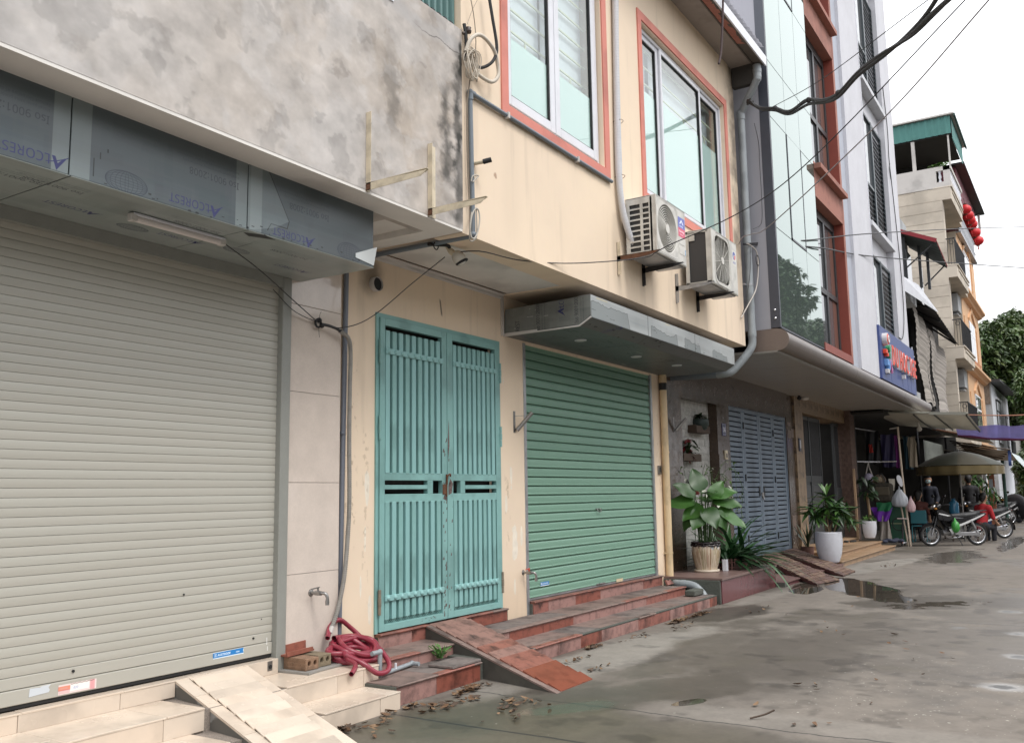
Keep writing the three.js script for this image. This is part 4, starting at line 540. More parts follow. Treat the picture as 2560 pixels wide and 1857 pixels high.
// two empty ivory brackets on the concrete wall
for (const [x, arm, lab] of [[4.47, 3.53, 'ivory steel bracket left of the pair on the concrete wall, arm rusted at its root'], [5.15, 3.53, 'ivory steel bracket right of the pair on the concrete wall, beside the yellow wall']]) {
  const t = thing('angle_bracket', lab, 'bracket', [x, 3.49, -3.97]);
  part(t, 'upright', [bx(x - .025, x - .021, 3.49, 4.045, -3.968, -3.925), bx(x - .021, x + (x > 5 ? .065 : .012), 3.49, 4.045, -3.968, -3.964)], M.ivory);
  part(t, 'arm', [ext([[-3.965, 3.49], [-3.5, 3.5], [-3.45, 3.532], [-3.965, 3.545]], .004).applyMatrix4(new THREE.Matrix4().makeBasis(V(0, 0, 1), V(0, 1, 0), V(-1, 0, 0))).translate(x - .021, 0, 0), ext([[x - .025, -3.965], [x + .03, -3.965], [x + .03, -3.5], [x - .0, -3.45], [x - .025, -3.45]], .004).applyMatrix4(new THREE.Matrix4().makeBasis(V(1, 0, 0), V(0, 0, 1), V(0, -1, 0))).translate(0, 3.545, 0)], M.ivory);
  part(t, 'bolt', [3.62, 3.98].map(y => new THREE.SphereGeometry(.011, 8, 5).translate(x + .01, y, -3.962)), M.steel); part(t, 'rust_patch', [bx(x - .0262, x - .019, 3.495, 3.535, -3.966, -3.93)], M.rust);
}
// grey conduit along the window sill and down the house joint
const cnd = thing('conduit', 'dark grey conduit running below the first pink framed window and down the house joint', 'conduit', [5.66, 3.45, -3.96]);
part(cnd, 'pipe', [rod([5.665, 4.655, -3.955], [8.225, 4.655, -3.955], .019), rod([5.665, 4.655, -3.955], [5.69, 3.49, -3.955], .019), rod([5.69, 3.475, -3.955], [5.62, 3.452, -4.95], .022)], M.pvc); part(cnd, 'elbow', [new THREE.SphereGeometry(.0275, 10, 8).translate(5.665, 4.655, -3.955), rod([5.665, 4.655, -3.955], [5.72, 4.655, -3.955], .025), rod([5.665, 4.655, -3.955], [5.667, 4.59, -3.955], .025), new THREE.SphereGeometry(.03, 10, 8).translate(5.69, 3.48, -3.955)], M.pvc); part(cnd, 'clip', [bx(6.2, 6.225, 4.628, 4.68, -3.975, -3.93), bx(7.45, 7.475, 4.628, 4.68, -3.975, -3.93)], M.plaster);
solo('conduit', 'blue grey vertical conduit in the corner between tiled pillar and yellow wall', 'conduit', [rod([5.282, .38, -4.956], [5.33, 3.46, -4.956], .021, .021, 10), bx(5.268, 5.3, 1.94, 1.96, -4.97, -4.93), bx(5.26, 5.29, .78, .8, -4.97, -4.93)], mat([.16, .175, .21], .45), [5.29, .38, -4.956]);
const flex = thing('flexible_conduit', 'grey corrugated flexible conduit hanging loose down the tiled pillar', 'conduit', [5.2, .45, -4.9]);
{ const pts = [[4.985, 2.765, -4.885], [5.06, 2.755, -4.86], [5.16, 2.735, -4.86], [5.265, 2.69, -4.87], [5.312, 2.58, -4.89], [5.318, 2.3, -4.9], [5.322, 1.9, -4.905], [5.33, 1.45, -4.905], [5.32, 1.2, -4.905], [5.27, .85, -4.895], [5.2, .62, -4.89], [5.115, .455, -4.885]];
  part(flex, 'sheath', tube(pts.slice(2), .0165, 90, 8), mat([.3, .285, .26], .7, { map: 'dirty', s: .12 })); part(flex, 'cable', tube(pts.slice(0, 4), .012, 24, 6), M.wire); part(flex, 'cut_end', rod([5.135, .495, -4.886], [5.113, .452, -4.885], .0185), M.plaster);
  const rg = []; const c = new THREE.CatmullRomCurve3(pts.slice(2).map(p => V(...p))); for (let i = 0; i < 150; i++) { const p = c.getPointAt(i / 150), t = c.getTangentAt(i / 150); const g = new THREE.TorusGeometry(.0168, .0022, 4, 8); g.applyQuaternion(new THREE.Quaternion().setFromUnitVectors(V(0, 0, 1), t)); rg.push(g.translate(p.x, p.y, p.z)); } part(flex, 'rib', rg, mat([.26, .245, .22], .7), null, 'stuff'); }
const hook = thing('wire_hook', 'black taped wire hook on the tiled pillar where the thin cables meet', 'hook', [4.965, 2.77, -4.9]);
part(hook, 'ring', new THREE.TorusGeometry(.03, .009, 6, 16).translate(4.96, 2.77, -4.9), M.black); part(hook, 'tape', [new THREE.SphereGeometry(.022, 8, 6).translate(4.975, 2.795, -4.905), new THREE.SphereGeometry(.02, 8, 6).translate(4.99, 2.755, -4.89)], M.black); part(hook, 'wire_end', [tube([[4.97, 2.8, -4.9], [4.968, 2.84, -4.89], [4.972, 2.86, -4.88]], .0015), tube([[4.965, 2.74, -4.9], [4.96, 2.69, -4.89], [4.966, 2.66, -4.89]], .0015)], M.wire);
const thin = (label, pts, r, m = M.wire) => solo('cable', label, 'cable', tube(pts, r, pts.length * 8, 5), m, pts[0]);
thin('thin cable from the tube light sloping to the hook on the tiled pillar', [[3.68, 3.03, -4.45], [4.1, 2.97, -4.6], [4.55, 2.87, -4.76], [4.96, 2.775, -4.9]], .004);
thin('thin cable from the pillar hook rising to the lamp under the yellow house', [[4.97, 2.765, -4.9], [5.15, 2.755, -4.82], [5.35, 2.86, -4.7], [5.62, 3.16, -4.5], [5.86, 3.4, -4.36]], .004);
thin('thin pale cable running left from the pillar hook across the rail', [[4.95, 2.78, -4.9], [4.8, 2.8, -4.9], [4.66, 2.84, -4.89], [4.5, 2.95, -4.9]], .003);
// taps
function tap(x, y, z, hm, label) { const t = thing('water_tap', label, 'tap', [x, y, z]); part(t, 'body', [rod([x, y, z], [x, y, z + .07], .012), rod([x, y, z + .045], [x, y, z + .1], .017), tube([[x, y, z + .08], [x + .02, y - .002, z + .12], [x + .03, y - .03, z + .135], [x + .03, y - .06, z + .135]], .0125, 16, 8), rod([x + .03, y - .05, z + .135], [x + .03, y - .085, z + .135], .015)], M.steel); part(t, 'lever', [rod([x, y, z + .07], [x, y + .04, z + .07], .008), bar([x + .012, y + .042, z + .07], [x - .07, y + .035, z + .075], .016, .006)], hm); part(t, 'flange', lathe([[.0, 0], [.028, 0], [.02, .008], [0, .008]], 0, 0, 0, 16).rotateX(Math.PI / 2).translate(x, y, z), M.steel); return t; }
tap(4.955, .755, -4.93, M.steel, 'chrome water tap low on the cream tiled pillar'); tap(8.0, .66, -4.98, mat([.5, .06, .03], .5), 'water tap with red handle between gate and green shutter');
// vent, flag holders, switch box, old anchor
const vent = thing('vent_pipe', 'open white vent pipe end high on the yellow wall left of the turquoise gate', 'vent', [5.69, 3.22, -4.98]);
part(vent, 'sleeve', lathe([[.058, 0], [.062, 0], [.062, .05], [.056, .05], [.056, -.1]], 0, 0, 0, 24).rotateX(Math.PI / 2).translate(5.69, 3.222, -4.98), M.plaster); part(vent, 'opening', new THREE.CylinderGeometry(.056, .056, .002, 24).rotateX(Math.PI / 2).translate(5.69, 3.222, -4.945), M.black);
function flag(x, y, z, label) { const t = thing('flag_holder', label, 'flag holder', [x, y, z]); part(t, 'plate', rb(x - .018, x + .018, y - .11, y + .11, z, z + .006, .002), M.steel); part(t, 'tube', keep(new THREE.CylinderGeometry(.021, .021, .24, 14, 1, true).applyQuaternion(new THREE.Quaternion().setFromUnitVectors(V(0, 1, 0), V(.35, .75, .56).normalize())).translate(x + .07, y + .005, z + .085)), M.steel); part(t, 'stay', bar([x, y + .06, z], [x + .1, y + .065, z + .1], .008, .004), M.steel); return t; }
flag(7.87, 2.19, -4.98, 'slanted steel flag holder on the yellow wall by the green shutter'); flag(12.42, 2.42, -5.1, 'slanted steel flag holder on the brown granite pilaster');
const swb = thing('switch_box', 'small grey switch box on the yellow wall right of the green shutter', 'switch', [11.54, 1.75, -4.98]); part(swb, 'cover', rb(11.495, 11.59, 1.69, 1.81, -4.98, -4.955, .006), M.steel); part(swb, 'button', rb(11.52, 11.565, 1.72, 1.785, -4.956, -4.95, .003), M.iron);
const skt = thing('floor_socket', 'small metal socket in the cream tile riser under the beige shutter', 'socket', [4.52, .3, -4.88]); part(skt, 'plate', rb(4.5, 4.545, .275, .34, -4.881, -4.877, .002), M.steel); part(skt, 'hole', new THREE.CylinderGeometry(.014, .014, .004, 14).rotateX(Math.PI / 2).translate(4.524, .302, -4.8755), M.black);
// flood lamp under the yellow house
const fl = thing('flood_lamp', 'small glass flood lamp hanging from the corner under the yellow upper floor', 'lamp', [5.9, 3.42, -4.3]);
part(fl, 'socket', [rod([5.84, 3.487, -4.32], [5.85, 3.44, -4.3], .02), rod([5.85, 3.445, -4.3], [5.88, 3.41, -4.27], .026)], M.ivory); part(fl, 'bulb', keep(new THREE.SphereGeometry(.055, 18, 12).scale(1, 1.25, 1).rotateZ(.7).rotateY(-.5).translate(5.905, 3.385, -4.25)), mat([.55, .53, .47], .15)); part(fl, 'rim', new THREE.TorusGeometry(.046, .012, 6, 18).rotateX(1.1).rotateY(.9).translate(5.925, 3.355, -4.235), M.black); part(fl, 'taped_joint', [tube([[5.62, 3.455, -4.35], [5.7, 3.46, -4.3], [5.78, 3.47, -4.28], [5.84, 3.47, -4.3]], .016), new THREE.TorusGeometry(.03, .005, 5, 14).translate(5.66, 3.44, -4.3)], M.black);
// cable tangle at the joint of the two houses
const tang = thing('cable_coil', 'tangle of beige telephone cables hung at the joint between concrete and yellow house', 'cable', [5.65, 4.8, -3.9]);
{ const r = rng(41), L = []; for (let i = 0; i < 15; i++) { const cx = 5.63 + .075 * (r() - .5), w = .028 + .035 * r(), h = .1 + .04 * r(), cy = 4.855 + .02 * (r() - .5), z = -3.93 + .06 * r(); L.push(Array.from({ length: 14 }, (_, k) => { const a = k / 14 * 6.2832; return [cx + w * Math.sin(a) + .01 * Math.sin(a * 2 + i), cy + h * Math.cos(a), z + .012 * Math.sin(a * 2 + i)]; })); }
  part(tang, 'loop', L.map(p => tube(p, .0042, 40, 5, true)), M.bwire, null, 'stuff'); part(tang, 'stiff_hose', tube([[5.575, 4.955, -3.93], [5.6, 5.06, -3.9], [5.68, 5.13, -3.88], [5.78, 5.13, -3.87], [5.9, 5.08, -3.87], [5.965, 4.98, -3.88], [5.965, 4.89, -3.88], [5.9, 4.82, -3.9], [5.8, 4.83, -3.93], [5.72, 4.86, -3.95]], .0165, 60, 9), mat([.56, .5, .42], .6)); part(tang, 'black_sleeve', tube([[5.858, 5.62, -3.9], [5.9, 5.35, -3.88], [5.935, 5.16, -3.87], [5.925, 5.06, -3.87], [5.86, 4.96, -3.88], [5.78, 4.9, -3.92], [5.7, 4.9, -3.94]], .0135, 40, 8), M.rubber); part(tang, 'drop_wire', [tube([[5.63, 5.5, -3.93], [5.68, 5.3, -3.92], [5.705, 5.1, -3.92], [5.69, 4.95, -3.92]], .004, 24, 5), tube([[5.63, 4.74, -3.93], [5.62, 4.5, -3.955], [5.62, 4.1, -3.955], [5.635, 3.7, -3.95]], .006, 30, 5), tube([[5.76, 5.5, -3.93], [5.68, 5.35, -3.94], [5.6, 5.2, -3.93]], .002, 10, 4)], mat([.2, .16, .12], .6)); part(tang, 'insulator', [lathe([[0, 0], [.022, 0], [.026, .02], [.018, .03], [.024, .045], [0, .055]], 5.615, 5.13, -3.93, 14), rod([5.58, 5.12, -3.96], [5.63, 5.15, -3.92], .014)], mat([.06, .04, .035], .35));
  part(tang, 'black_mastic', [tube([[5.585, 5.2, -3.95], [5.6, 5.1, -3.945], [5.61, 5.0, -3.95], [5.6, 4.9, -3.955]], .016, 20, 6)], M.black);
  part(tang, 'lower_loop', [tube(Array.from({ length: 12 }, (_, k) => { const a = k / 12 * 6.2832; return [5.665 + .045 * Math.sin(a) + .03 * Math.cos(a), 3.56 + .13 * Math.cos(a), -3.92 + .01 * Math.sin(a)]; }), .0065, 40, 6, true), tube([[5.62, 3.64, -3.92], [5.6, 3.5, -3.92], [5.64, 3.42, -3.95], [5.7, 3.47, -3.93], [5.7, 3.7, -3.93]], .006), tube([[5.66, 3.9, -3.935], [5.69, 3.93, -3.93], [5.73, 3.97, -3.925], [5.66, 3.95, -3.93], [5.64, 3.9, -3.935]], .005)], mat([.42, .39, .34], .6)); }
const plug = thing('pipe_stub', 'short pale pipe stub with black cap sticking out of the yellow wall by the conduit', 'pipe', [5.76, 4.1, -3.98]); part(plug, 'stub', rod([5.74, 4.085, -3.98], [5.76, 4.09, -3.9], .016), M.ivory); part(plug, 'cap', rod([5.76, 4.09, -3.9], [5.79, 4.105, -3.84], .021), M.black);
// insulated refrigerant hose
const hose = thing('insulated_hose', 'white taped air conditioner hose hanging down the yellow wall between the windows', 'hose', [8.4, 4, -3.93]);
{ const a = [[8.405, 7.59, -3.93], [8.41, 7.0, -3.935], [8.385, 6.2, -3.935], [8.365, 5.5, -3.935], [8.35, 4.95, -3.935], [8.355, 4.65, -3.93], [8.39, 4.4, -3.92], [8.45, 4.2, -3.9], [8.54, 4.02, -3.87]], b = a.map((p, i) => [p[0] + .045 + .01 * Math.sin(i * 2), p[1], p[2] - .005]);
  part(hose, 'sleeve', [tube(a, .0335, 90, 9), tube(b, .024, 90, 8)], mat([.62, .62, .64], .6, { map: 'streak', s: .25 })); const w = [], c = new THREE.CatmullRomCurve3(a.map(p => V(...p))); for (let i = 0; i < 110; i++) { const p = c.getPointAt(i / 110), t = c.getTangentAt(i / 110).applyAxisAngle(V(0, 0, 1), .25); const g = new THREE.TorusGeometry(.0338, .0014, 3, 12); g.applyQuaternion(new THREE.Quaternion().setFromUnitVectors(V(0, 0, 1), t)); w.push(g.translate(p.x, p.y, p.z)); } part(hose, 'tape_edge', w, mat([.5, .5, .52], .6), null, 'stuff'); part(hose, 'wire_tie', [5.36, 4.75].map(y => new THREE.TorusGeometry(.055, .003, 4, 16).rotateX(1.4).translate(8.39, y, -3.94)), M.rust); }
// downpipes
const dp = thing('downpipe', 'grey plastic downpipe between the yellow house and the glass fronted building', 'downpipe', [12.58, 3.1, -3.93]);
part(dp, 'pipe', [rod([12.42, 7.56, -3.6], [12.42, 7.36, -3.6], .058, .058, 16), rod([12.42, 7.34, -3.61], [12.575, 6.98, -3.9], .055, .055, 16), rod([12.58, 6.96, -3.92], [12.58, 3.62, -3.92], .055, .055, 16)], M.pvcl); part(dp, 'elbow', [new THREE.SphereGeometry(.06, 14, 10).translate(12.42, 7.35, -3.605), new THREE.SphereGeometry(.06, 14, 10).translate(12.578, 6.965, -3.915), rod([12.58, 6.98, -3.92], [12.58, 6.86, -3.92], .061, .061, 16), rod([12.42, 7.5, -3.6], [12.42, 7.44, -3.6], .063, .063, 16), rod([12.58, 3.72, -3.92], [12.58, 3.62, -3.92], .061, .061, 16), tube([[12.58, 3.64, -3.92], [12.58, 3.52, -3.925], [12.55, 3.42, -3.96], [12.49, 3.28, -4.06], [12.43, 3.15, -4.17], [12.4, 3.11, -4.25], [12.4, 3.1, -4.4]], .057, 40, 14)], M.pvcl); part(dp, 'lower_run', rod([12.4, 3.1, -4.38], [12.4, 3.115, -5.1], .05, .05, 14), M.pvc); part(dp, 'clamp', [rod([12.58, 4.36, -3.92], [12.58, 4.39, -3.92], .06, .06, 16), bx(12.46, 12.6, 4.362, 4.388, -3.98, -3.95)], M.galv);
const dy = thing('downpipe', 'cream painted downpipe on the edge of the yellow wall with grey elbow at its foot', 'downpipe', [11.66, .2, -4.93]);
part(dy, 'pipe', [rod([11.66, 2.86, -4.925], [11.66, .3, -4.925], .05, .05, 16), rod([11.66, 3.06, -4.925], [11.66, 2.95, -4.925], .054, .054, 16)], M.ypipe); part(dy, 'black_band', rod([11.66, 2.95, -4.925], [11.66, 2.85, -4.925], .053, .053, 16), M.iron); part(dy, 'clip', [rod([11.66, 1.98, -4.925], [11.66, 2.0, -4.925], .055, .055, 14), rod([11.66, .62, -4.925], [11.66, .645, -4.925], .055, .055, 14), bx(11.6, 11.64, .62, .645, -4.98, -4.9)], M.ypipe); part(dy, 'elbow', tube([[11.66, .33, -4.925], [11.66, .27, -4.92], [11.665, .235, -4.86], [11.85, .235, -4.75]], .052, 20, 12), M.ypipe);
part(dy, 'foot_pipe', [tube([[11.58, .243, -4.82], [11.52, .245, -4.76], [11.5, .245, -4.66], [11.5, .24, -4.58], [11.5, .215, -4.5], [11.49, .15, -4.42], [11.48, .1, -4.38]], .05, 40, 12), rod([11.5, .245, -4.7], [11.5, .245, -4.64], .054, .054, 14)], M.pvcl);

// ---------------------------------------------------------------- things lying on the steps
const sl = solo('cement_board', 'thin grey board lying on the cream tread under the two bricks', 'board', [ext([[4.62, 4.93], [4.645, 4.63], [4.78, 4.66], [5.12, 4.68], [5.22, 4.72], [5.2, 4.93]], .012, { bevel: .003 }).rotateX(-Math.PI / 2).translate(0, .249, 0)], M.cement, [4.9, .25, -4.78]);
function hollow(x0, x1, z0, z1, y0, y1, m, label) { const c = (y0 + y1) / 2 + .004, hs = [x0 + (x1 - x0) * .28, x0 + (x1 - x0) * .73].map(cx => Array.from({ length: 18 }, (_, i) => [cx + .019 * Math.cos(-i / 18 * 6.283), c + .022 * Math.sin(-i / 18 * 6.283)])); const g = ext(rect(x0 + .004, x1 - .004, y0 + .004, y1 - .004), z1 - z0 - .008, { holes: hs, bevel: .004 }).translate(0, 0, z0 + .004); const t = thing('hollow_brick', label, 'brick', [(x0 + x1) / 2, y0, (z0 + z1) / 2]); part(t, 'body', g, m); part(t, 'rib', [0, 1, 2].map(i => bx(x0 - .0025, x0 + .001, y0 + .012 + i * .026, y0 + .022 + i * .026, z0 + .01, z1 - .01)), m); part(t, 'cavity', bx(x0 + .01, x1 - .01, y0 + .01, y1 - .01, z0 + .01, z0 + .06), M.dark); return t; }
hollow(4.665, 4.79, -4.9, -4.68, .2655, .345, mat([.33, .2, .125], .9, { map: 'speck', s: .2 }), 'tan hollow brick with two round holes facing the lane, left of the two'); hollow(4.805, 4.935, -4.905, -4.7, .2655, .347, mat([.22, .175, .115], .95, { map: 'dirty', s: .2, bump: .004 }), 'mossy weathered brick right of the tan hollow brick');
solo('roof_tile_piece', 'broken red clay channel tile lying on the tan hollow brick', 'tile', [bar([4.64, .356, -4.885], [4.9, .366, -4.885], .1, .012), bar([4.635, .385, -4.925], [4.9, .395, -4.925], .012, .06), bar([4.64, .37, -4.842], [4.89, .376, -4.842], .012, .022)], mat([.3, .1, .065], .8, { map: 'dirty', s: .2 }), [4.77, .35, -4.88]);
const coil = thing('garden_hose', 'coiled dark red flat hose heaped against the pillar foot', 'hose', [5.2, .25, -4.72]);
{ const r = rng(8), pts = []; const N = 12 * 9; for (let i = 0; i <= N; i++) { const t = i / N, a = i / 12 * 6.2832 * 1.0 + 2.2, k = Math.floor(i / 12), w = .215 + .035 * Math.sin(k * 2.3) - .03 * (k % 3) + .012 * Math.sin(a * 3 + k * 2), h = .135 + .025 * Math.sin(k * 1.7 + 1), tilt = .55 + .08 * Math.sin(k * 3.1); const ex = w * Math.cos(a), ey = h * Math.sin(a) * Math.sin(tilt) , ez = -h * Math.sin(a) * Math.cos(tilt); pts.push([5.215 + ex + .012 * Math.sin(k * 5), .325 + ey * .7 + .022 * (k - 4) * .45 + .012 * Math.sin(a * 2 + k), -4.735 + ez + .012 * Math.cos(k * 4)]); }
  const low = pts.map(p => [p[0], Math.max(p[1], .266 + (p[0] > 5.19 && p[2] < -4.56 ? -.01 : 0)), Math.max(p[2], -4.93)]); part(coil, 'loops', tube(low, .0195, 420, 8), M.redhose);
  part(coil, 'loose_end', [tube([[5.02, .34, -4.66], [5.0, .3, -4.6], [4.98, .28, -4.52], [4.93, .262, -4.47], [4.86, .235, -4.44]], .018, 30, 8), tube([[5.0, .33, -4.62], [5.05, .27, -4.5], [5.12, .2, -4.43], [5.22, .2, -4.42], [5.28, .25, -4.46], [5.3, .33, -4.56]], .0195, 36, 8), tube([[5.06, .42, -4.86], [5.15, .49, -4.92], [5.25, .525, -4.92], [5.36, .45, -4.9], [5.42, .37, -4.84]], .019, 30, 8)], M.redhose); }
const gp = thing('drain_pipe', 'grey plastic water pipe with elbows lying on the lowest red step', 'pipe', [5.4, .16, -4.55]);
part(gp, 'pipe', [rod([5.14, .325, -4.5], [5.22, .325, -4.5], .017), rod([5.23, .315, -4.5], [5.23, .175, -4.5], .0165), rod([5.24, .162, -4.5], [5.66, .17, -4.555], .0165), rod([5.67, .17, -4.555], [5.675, .17, -4.49], .0165)], M.pvcl); part(gp, 'elbow', [[5.23, .325, -4.5], [5.23, .163, -4.5], [5.67, .17, -4.556]].map(p => new THREE.SphereGeometry(.022, 10, 8).translate(...p)), M.pvcl); part(gp, 'white_valve', rb(5.42, 5.435, .17, .215, -4.525, -4.51, .003), M.white);
solo('broken_tile', 'broken red tile shard standing on the upper tread at the right end', 'tile', keep(ext([[0, 0], [.2, .0], [.17, .07], [.1, .055], [.03, .075]], .02).rotateX(-.6).translate(11.25, .24, -4.8)), M.rris[0], [11.3, .24, -4.8]);
solo('cement_block', 'mossy lump of concrete lying on the low step beside the planter', 'block', [rb(11.1, 11.42, .135, .21, -4.5, -4.36, .02, 2)], M.mossy, [11.26, .135, -4.43]);
solo('weed', 'small green weed growing beside the red ramp', 'plant', Array.from({ length: 26 }, () => { const a = RN() * 6.28, b = .3 + RN() * 1.0, x = 6.0 + .04 * (RN() - .5), l = .05 + .06 * RN(); return keep(sheet(1, 2, (u, v) => [x + Math.cos(a) * l * v * b + (u - .5) * .016 * (1 - Math.abs(v - .4)), .16 + l * v * 1.3 - .03 * v * v, -4.55 + .2 * (RN() * .2) + Math.sin(a) * l * v * b])); }), mat([.08, .2, .035], .7, { transmission: .2 }), [6, .16, -4.5]);

// ---------------------------------------------------------------- the glass fronted house with the brown granite ground floor
const hexa = c => { const p = [], F = [[4, 7, 6, 5], [0, 1, 2, 3], [3, 2, 6, 7], [0, 4, 5, 1], [0, 3, 7, 4], [1, 5, 6, 2]]; for (const q of F) for (const k of [0, 1, 2, 0, 2, 3]) p.push(...c[q[k]]); const g = new THREE.BufferGeometry(); g.setAttribute('position', new THREE.Float32BufferAttribute(p, 3)); g.computeVertexNormals(); return g; };
const house3 = thing('glass_front_house', 'tall house with green mirror glass above and brown granite with slotted blue folding door below', 'house', [17, 0, -5.6]);
{
  part(house3, 'lower_wall', [bx(11.95, 12.73, .2, 3.36, -5.6, -5.1), bx(12.73, 14.27, 2.9, 3.36, -5.6, -5.1), bx(14.27, 14.85, .2, 3.36, -5.6, -5.1), bx(14.85, 18.43, 2.9, 3.4, -5.6, -5.1), bx(18.43, 18.95, .2, 3.4, -5.6, -5.14), bx(12.73, 14.27, 2.86, 2.9, -5.6, -5.1)], M.granite);
  part(house3, 'granite_panel', [bx(14.28, 14.56, .25, 2.05, -5.1, -5.094), bx(14.57, 14.84, .25, 2.05, -5.1, -5.094)], M.granite); part(house3, 'stone_inlay', [bx(18.5, 18.72, 2.5, 2.66, -5.14, -5.134), bx(18.5, 18.72, 2.74, 2.82, -5.14, -5.134), bx(18.74, 18.93, 2.52, 2.7, -5.14, -5.134), bx(18.5, 18.75, .55, .95, -5.14, -5.134)], mat([.2, .14, .11], .5, { map: 'speck', s: .4 }));
  part(house3, 'pilaster', [rb(18.95, 19.56, .2, 3.08, -5.6, -5.1, .006), bx(18.95, 23.45, 3.08, 3.42, -5.6, -5.1)], M.ochre); part(house3, 'inner_wall', [bx(19.5, 23.5, 0, 3.4, -8.1, -8), bx(12, 19.6, 0, 3.4, -5.72, -5.6)], M.dark);
  part(house3, 'rough_pillar', rb(23.45, 23.95, .2, 3.4, -5.3, -4.97, .01), mat([.16, .105, .085], .95, { map: 'speck', s: .3, bump: .01 })); part(house3, 'wooden_post', rb(23.3, 23.38, .25, 1.95, -4.95, -4.9, .006), M.ochret);
  // niche lined with white split stone
  const st = [mat([.62, .61, .575], .9, { map: 'speck', s: .25 }), mat([.57, .555, .52], .92, { map: 'speck', s: .2 }), mat([.66, .65, .62], .9, { map: 'speck', s: .3 })];
  for (let r = 0; r < 22; r++) { let x = 12.74 - .3 * (r % 2) * .5; while (x < 14.26) { const w = .26 + .14 * RN(), a = Math.max(12.74, x), b = Math.min(14.26, x + w); if (b - a > .03) part(house3, 'stone', rb(a + .001, b - .001, .334 + r * .115, .334 + (r + 1) * .115 - .002, -5.3, -5.25 + .007 * RN(), .003), st[Math.floor(RN() * 3)]); x += w; } }
  // slotted folding door: four leaves of slats
  const gate = part(house3, 'folding_door', [bx(14.85, 14.9, .27, 2.9, -5.25, -5.16), bx(18.385, 18.43, .27, 2.9, -5.25, -5.16), bx(14.9, 18.385, 2.85, 2.9, -5.25, -5.16)], M.bluegate);
  const L = [[14.9, 15.79], [15.795, 16.7], [16.71, 17.57], [17.575, 18.385]]; const tops = 2.832;
  L.forEach(([a, b], k) => { const s = .095, l = part(gate, 'leaf_frame', [rb(a, a + s, .285, 2.85, -5.215, -5.172, .003), rb(b - s, b, .285, 2.85, -5.215, -5.172, .003), bx(a + s, b - s, .285, .37, -5.212, -5.175), bx(a + s, b - s, tops, 2.85, -5.212, -5.175)], M.bluegate); const o = []; for (let i = 0; i < 28; i++) o.push([0, .392 + i * .0871, 0]); rep(gate, 'slat', bx(a + s, b - s, 0, .065, -5.212, -5.175), M.bluegate, o); });
  part(gate, 'hinge', [[15.79, 2.6], [15.79, 1.68], [15.79, .62], [17.57, 2.55], [17.57, 1.66], [17.57, .6]].map(([x, y]) => rod([x, y - .06, -5.166], [x, y + .06, -5.166], .016, .016, 8)), M.black); part(gate, 'handle_slot', [bx(16.53, 16.61, 1.36, 1.53, -5.17, -5.166), bx(16.8, 16.88, 1.36, 1.53, -5.17, -5.166)], M.black); part(gate, 'lock', [rb(16.66, 16.76, 1.33, 1.42, -5.172, -5.15, .006), tube([[16.68, 1.35, -5.15], [16.7, 1.28, -5.14], [16.73, 1.35, -5.15]], .008)], M.steel);
  part(gate, 'backing', bx(14.85, 18.43, .27, 2.9, -5.4, -5.39), M.black); part(house3, 'door_sill', bx(14.85, 18.43, .2, .275, -5.4, -5.1), M.maroon2);
  // dark iron door and opening on the right
  const idoor = part(house3, 'iron_door', [rb(19.58, 19.64, .25, 3.06, -5.3, -5.24, .004), rb(20.55, 20.63, .25, 3.06, -5.3, -5.24, .004), rb(21.5, 21.56, .25, 3.06, -5.3, -5.24, .004), bx(19.64, 21.5, 1.62, 1.76, -5.3, -5.25), bx(19.64, 21.5, 2.98, 3.06, -5.3, -5.25), bx(19.64, 21.5, .25, 1.62, -5.3, -5.27), rb(22.85, 22.9, .25, 3.06, -5.3, -5.24, .004), bx(22.9, 23.45, .25, 1.5, -5.3, -5.26), bx(22.9, 23.45, 2.98, 3.06, -5.3, -5.25)], mat([.05, .055, .058], .45, { map: 'dirty', s: .6 }));
  rep(idoor, 'bar', rb(0, .04, 1.76, 2.98, -5.29, -5.26, .004), M.iron, Array.from({ length: 22 }, (_, i) => [19.66 + i * .084, 0, 0])); rep(idoor, 'bar', rb(0, .03, 1.5, 2.98, -5.29, -5.26, .004), M.iron, [0, 1, 2, 3, 4, 5].map(i => [22.93 + i * .084, 0, 0]));
  part(idoor, 'raised_panel', [[19.7, 20.5], [20.68, 21.46]].flatMap(([a, b]) => [rb(a, b, .4, .85, -5.272, -5.25, .01), rb(a, b, .95, 1.55, -5.272, -5.25, .01)]), M.alum); part(idoor, 'raised_panel', rb(22.95, 23.4, .4, 1.35, -5.27, -5.24, .01), M.alum); part(house3, 'arched_mirror', keep(ext([[21.9, 1.55], [22.28, 1.55], [22.28, 2.6], [22.23, 2.72], [22.09, 2.77], [21.95, 2.72], [21.9, 2.6]], .02).translate(0, 0, -6.4)), mat([.5, .42, .26], .5));
  // number plates, socket
  part(house3, 'number_plate', [rb(14.475, 14.66, 2.36, 2.565, -5.1, -5.09, .004)], mat([.03, .035, .14], .3), 'dark blue number plate reading 36'); part(house3, 'number', decal(14.485, 14.65, 2.37, 2.555, -5.0885), print(ctex(96, 108, (g, w, h) => { g.fillStyle = '#23264f'; g.fillRect(0, 0, w, h); g.strokeStyle = '#c9cbd8'; g.lineWidth = 3; g.strokeRect(4, 4, w - 8, h - 8); g.fillStyle = '#e6e7ee'; g.font = 'bold 66px serif'; g.textAlign = 'center'; g.fillText('36', w / 2, 78); }), .35));
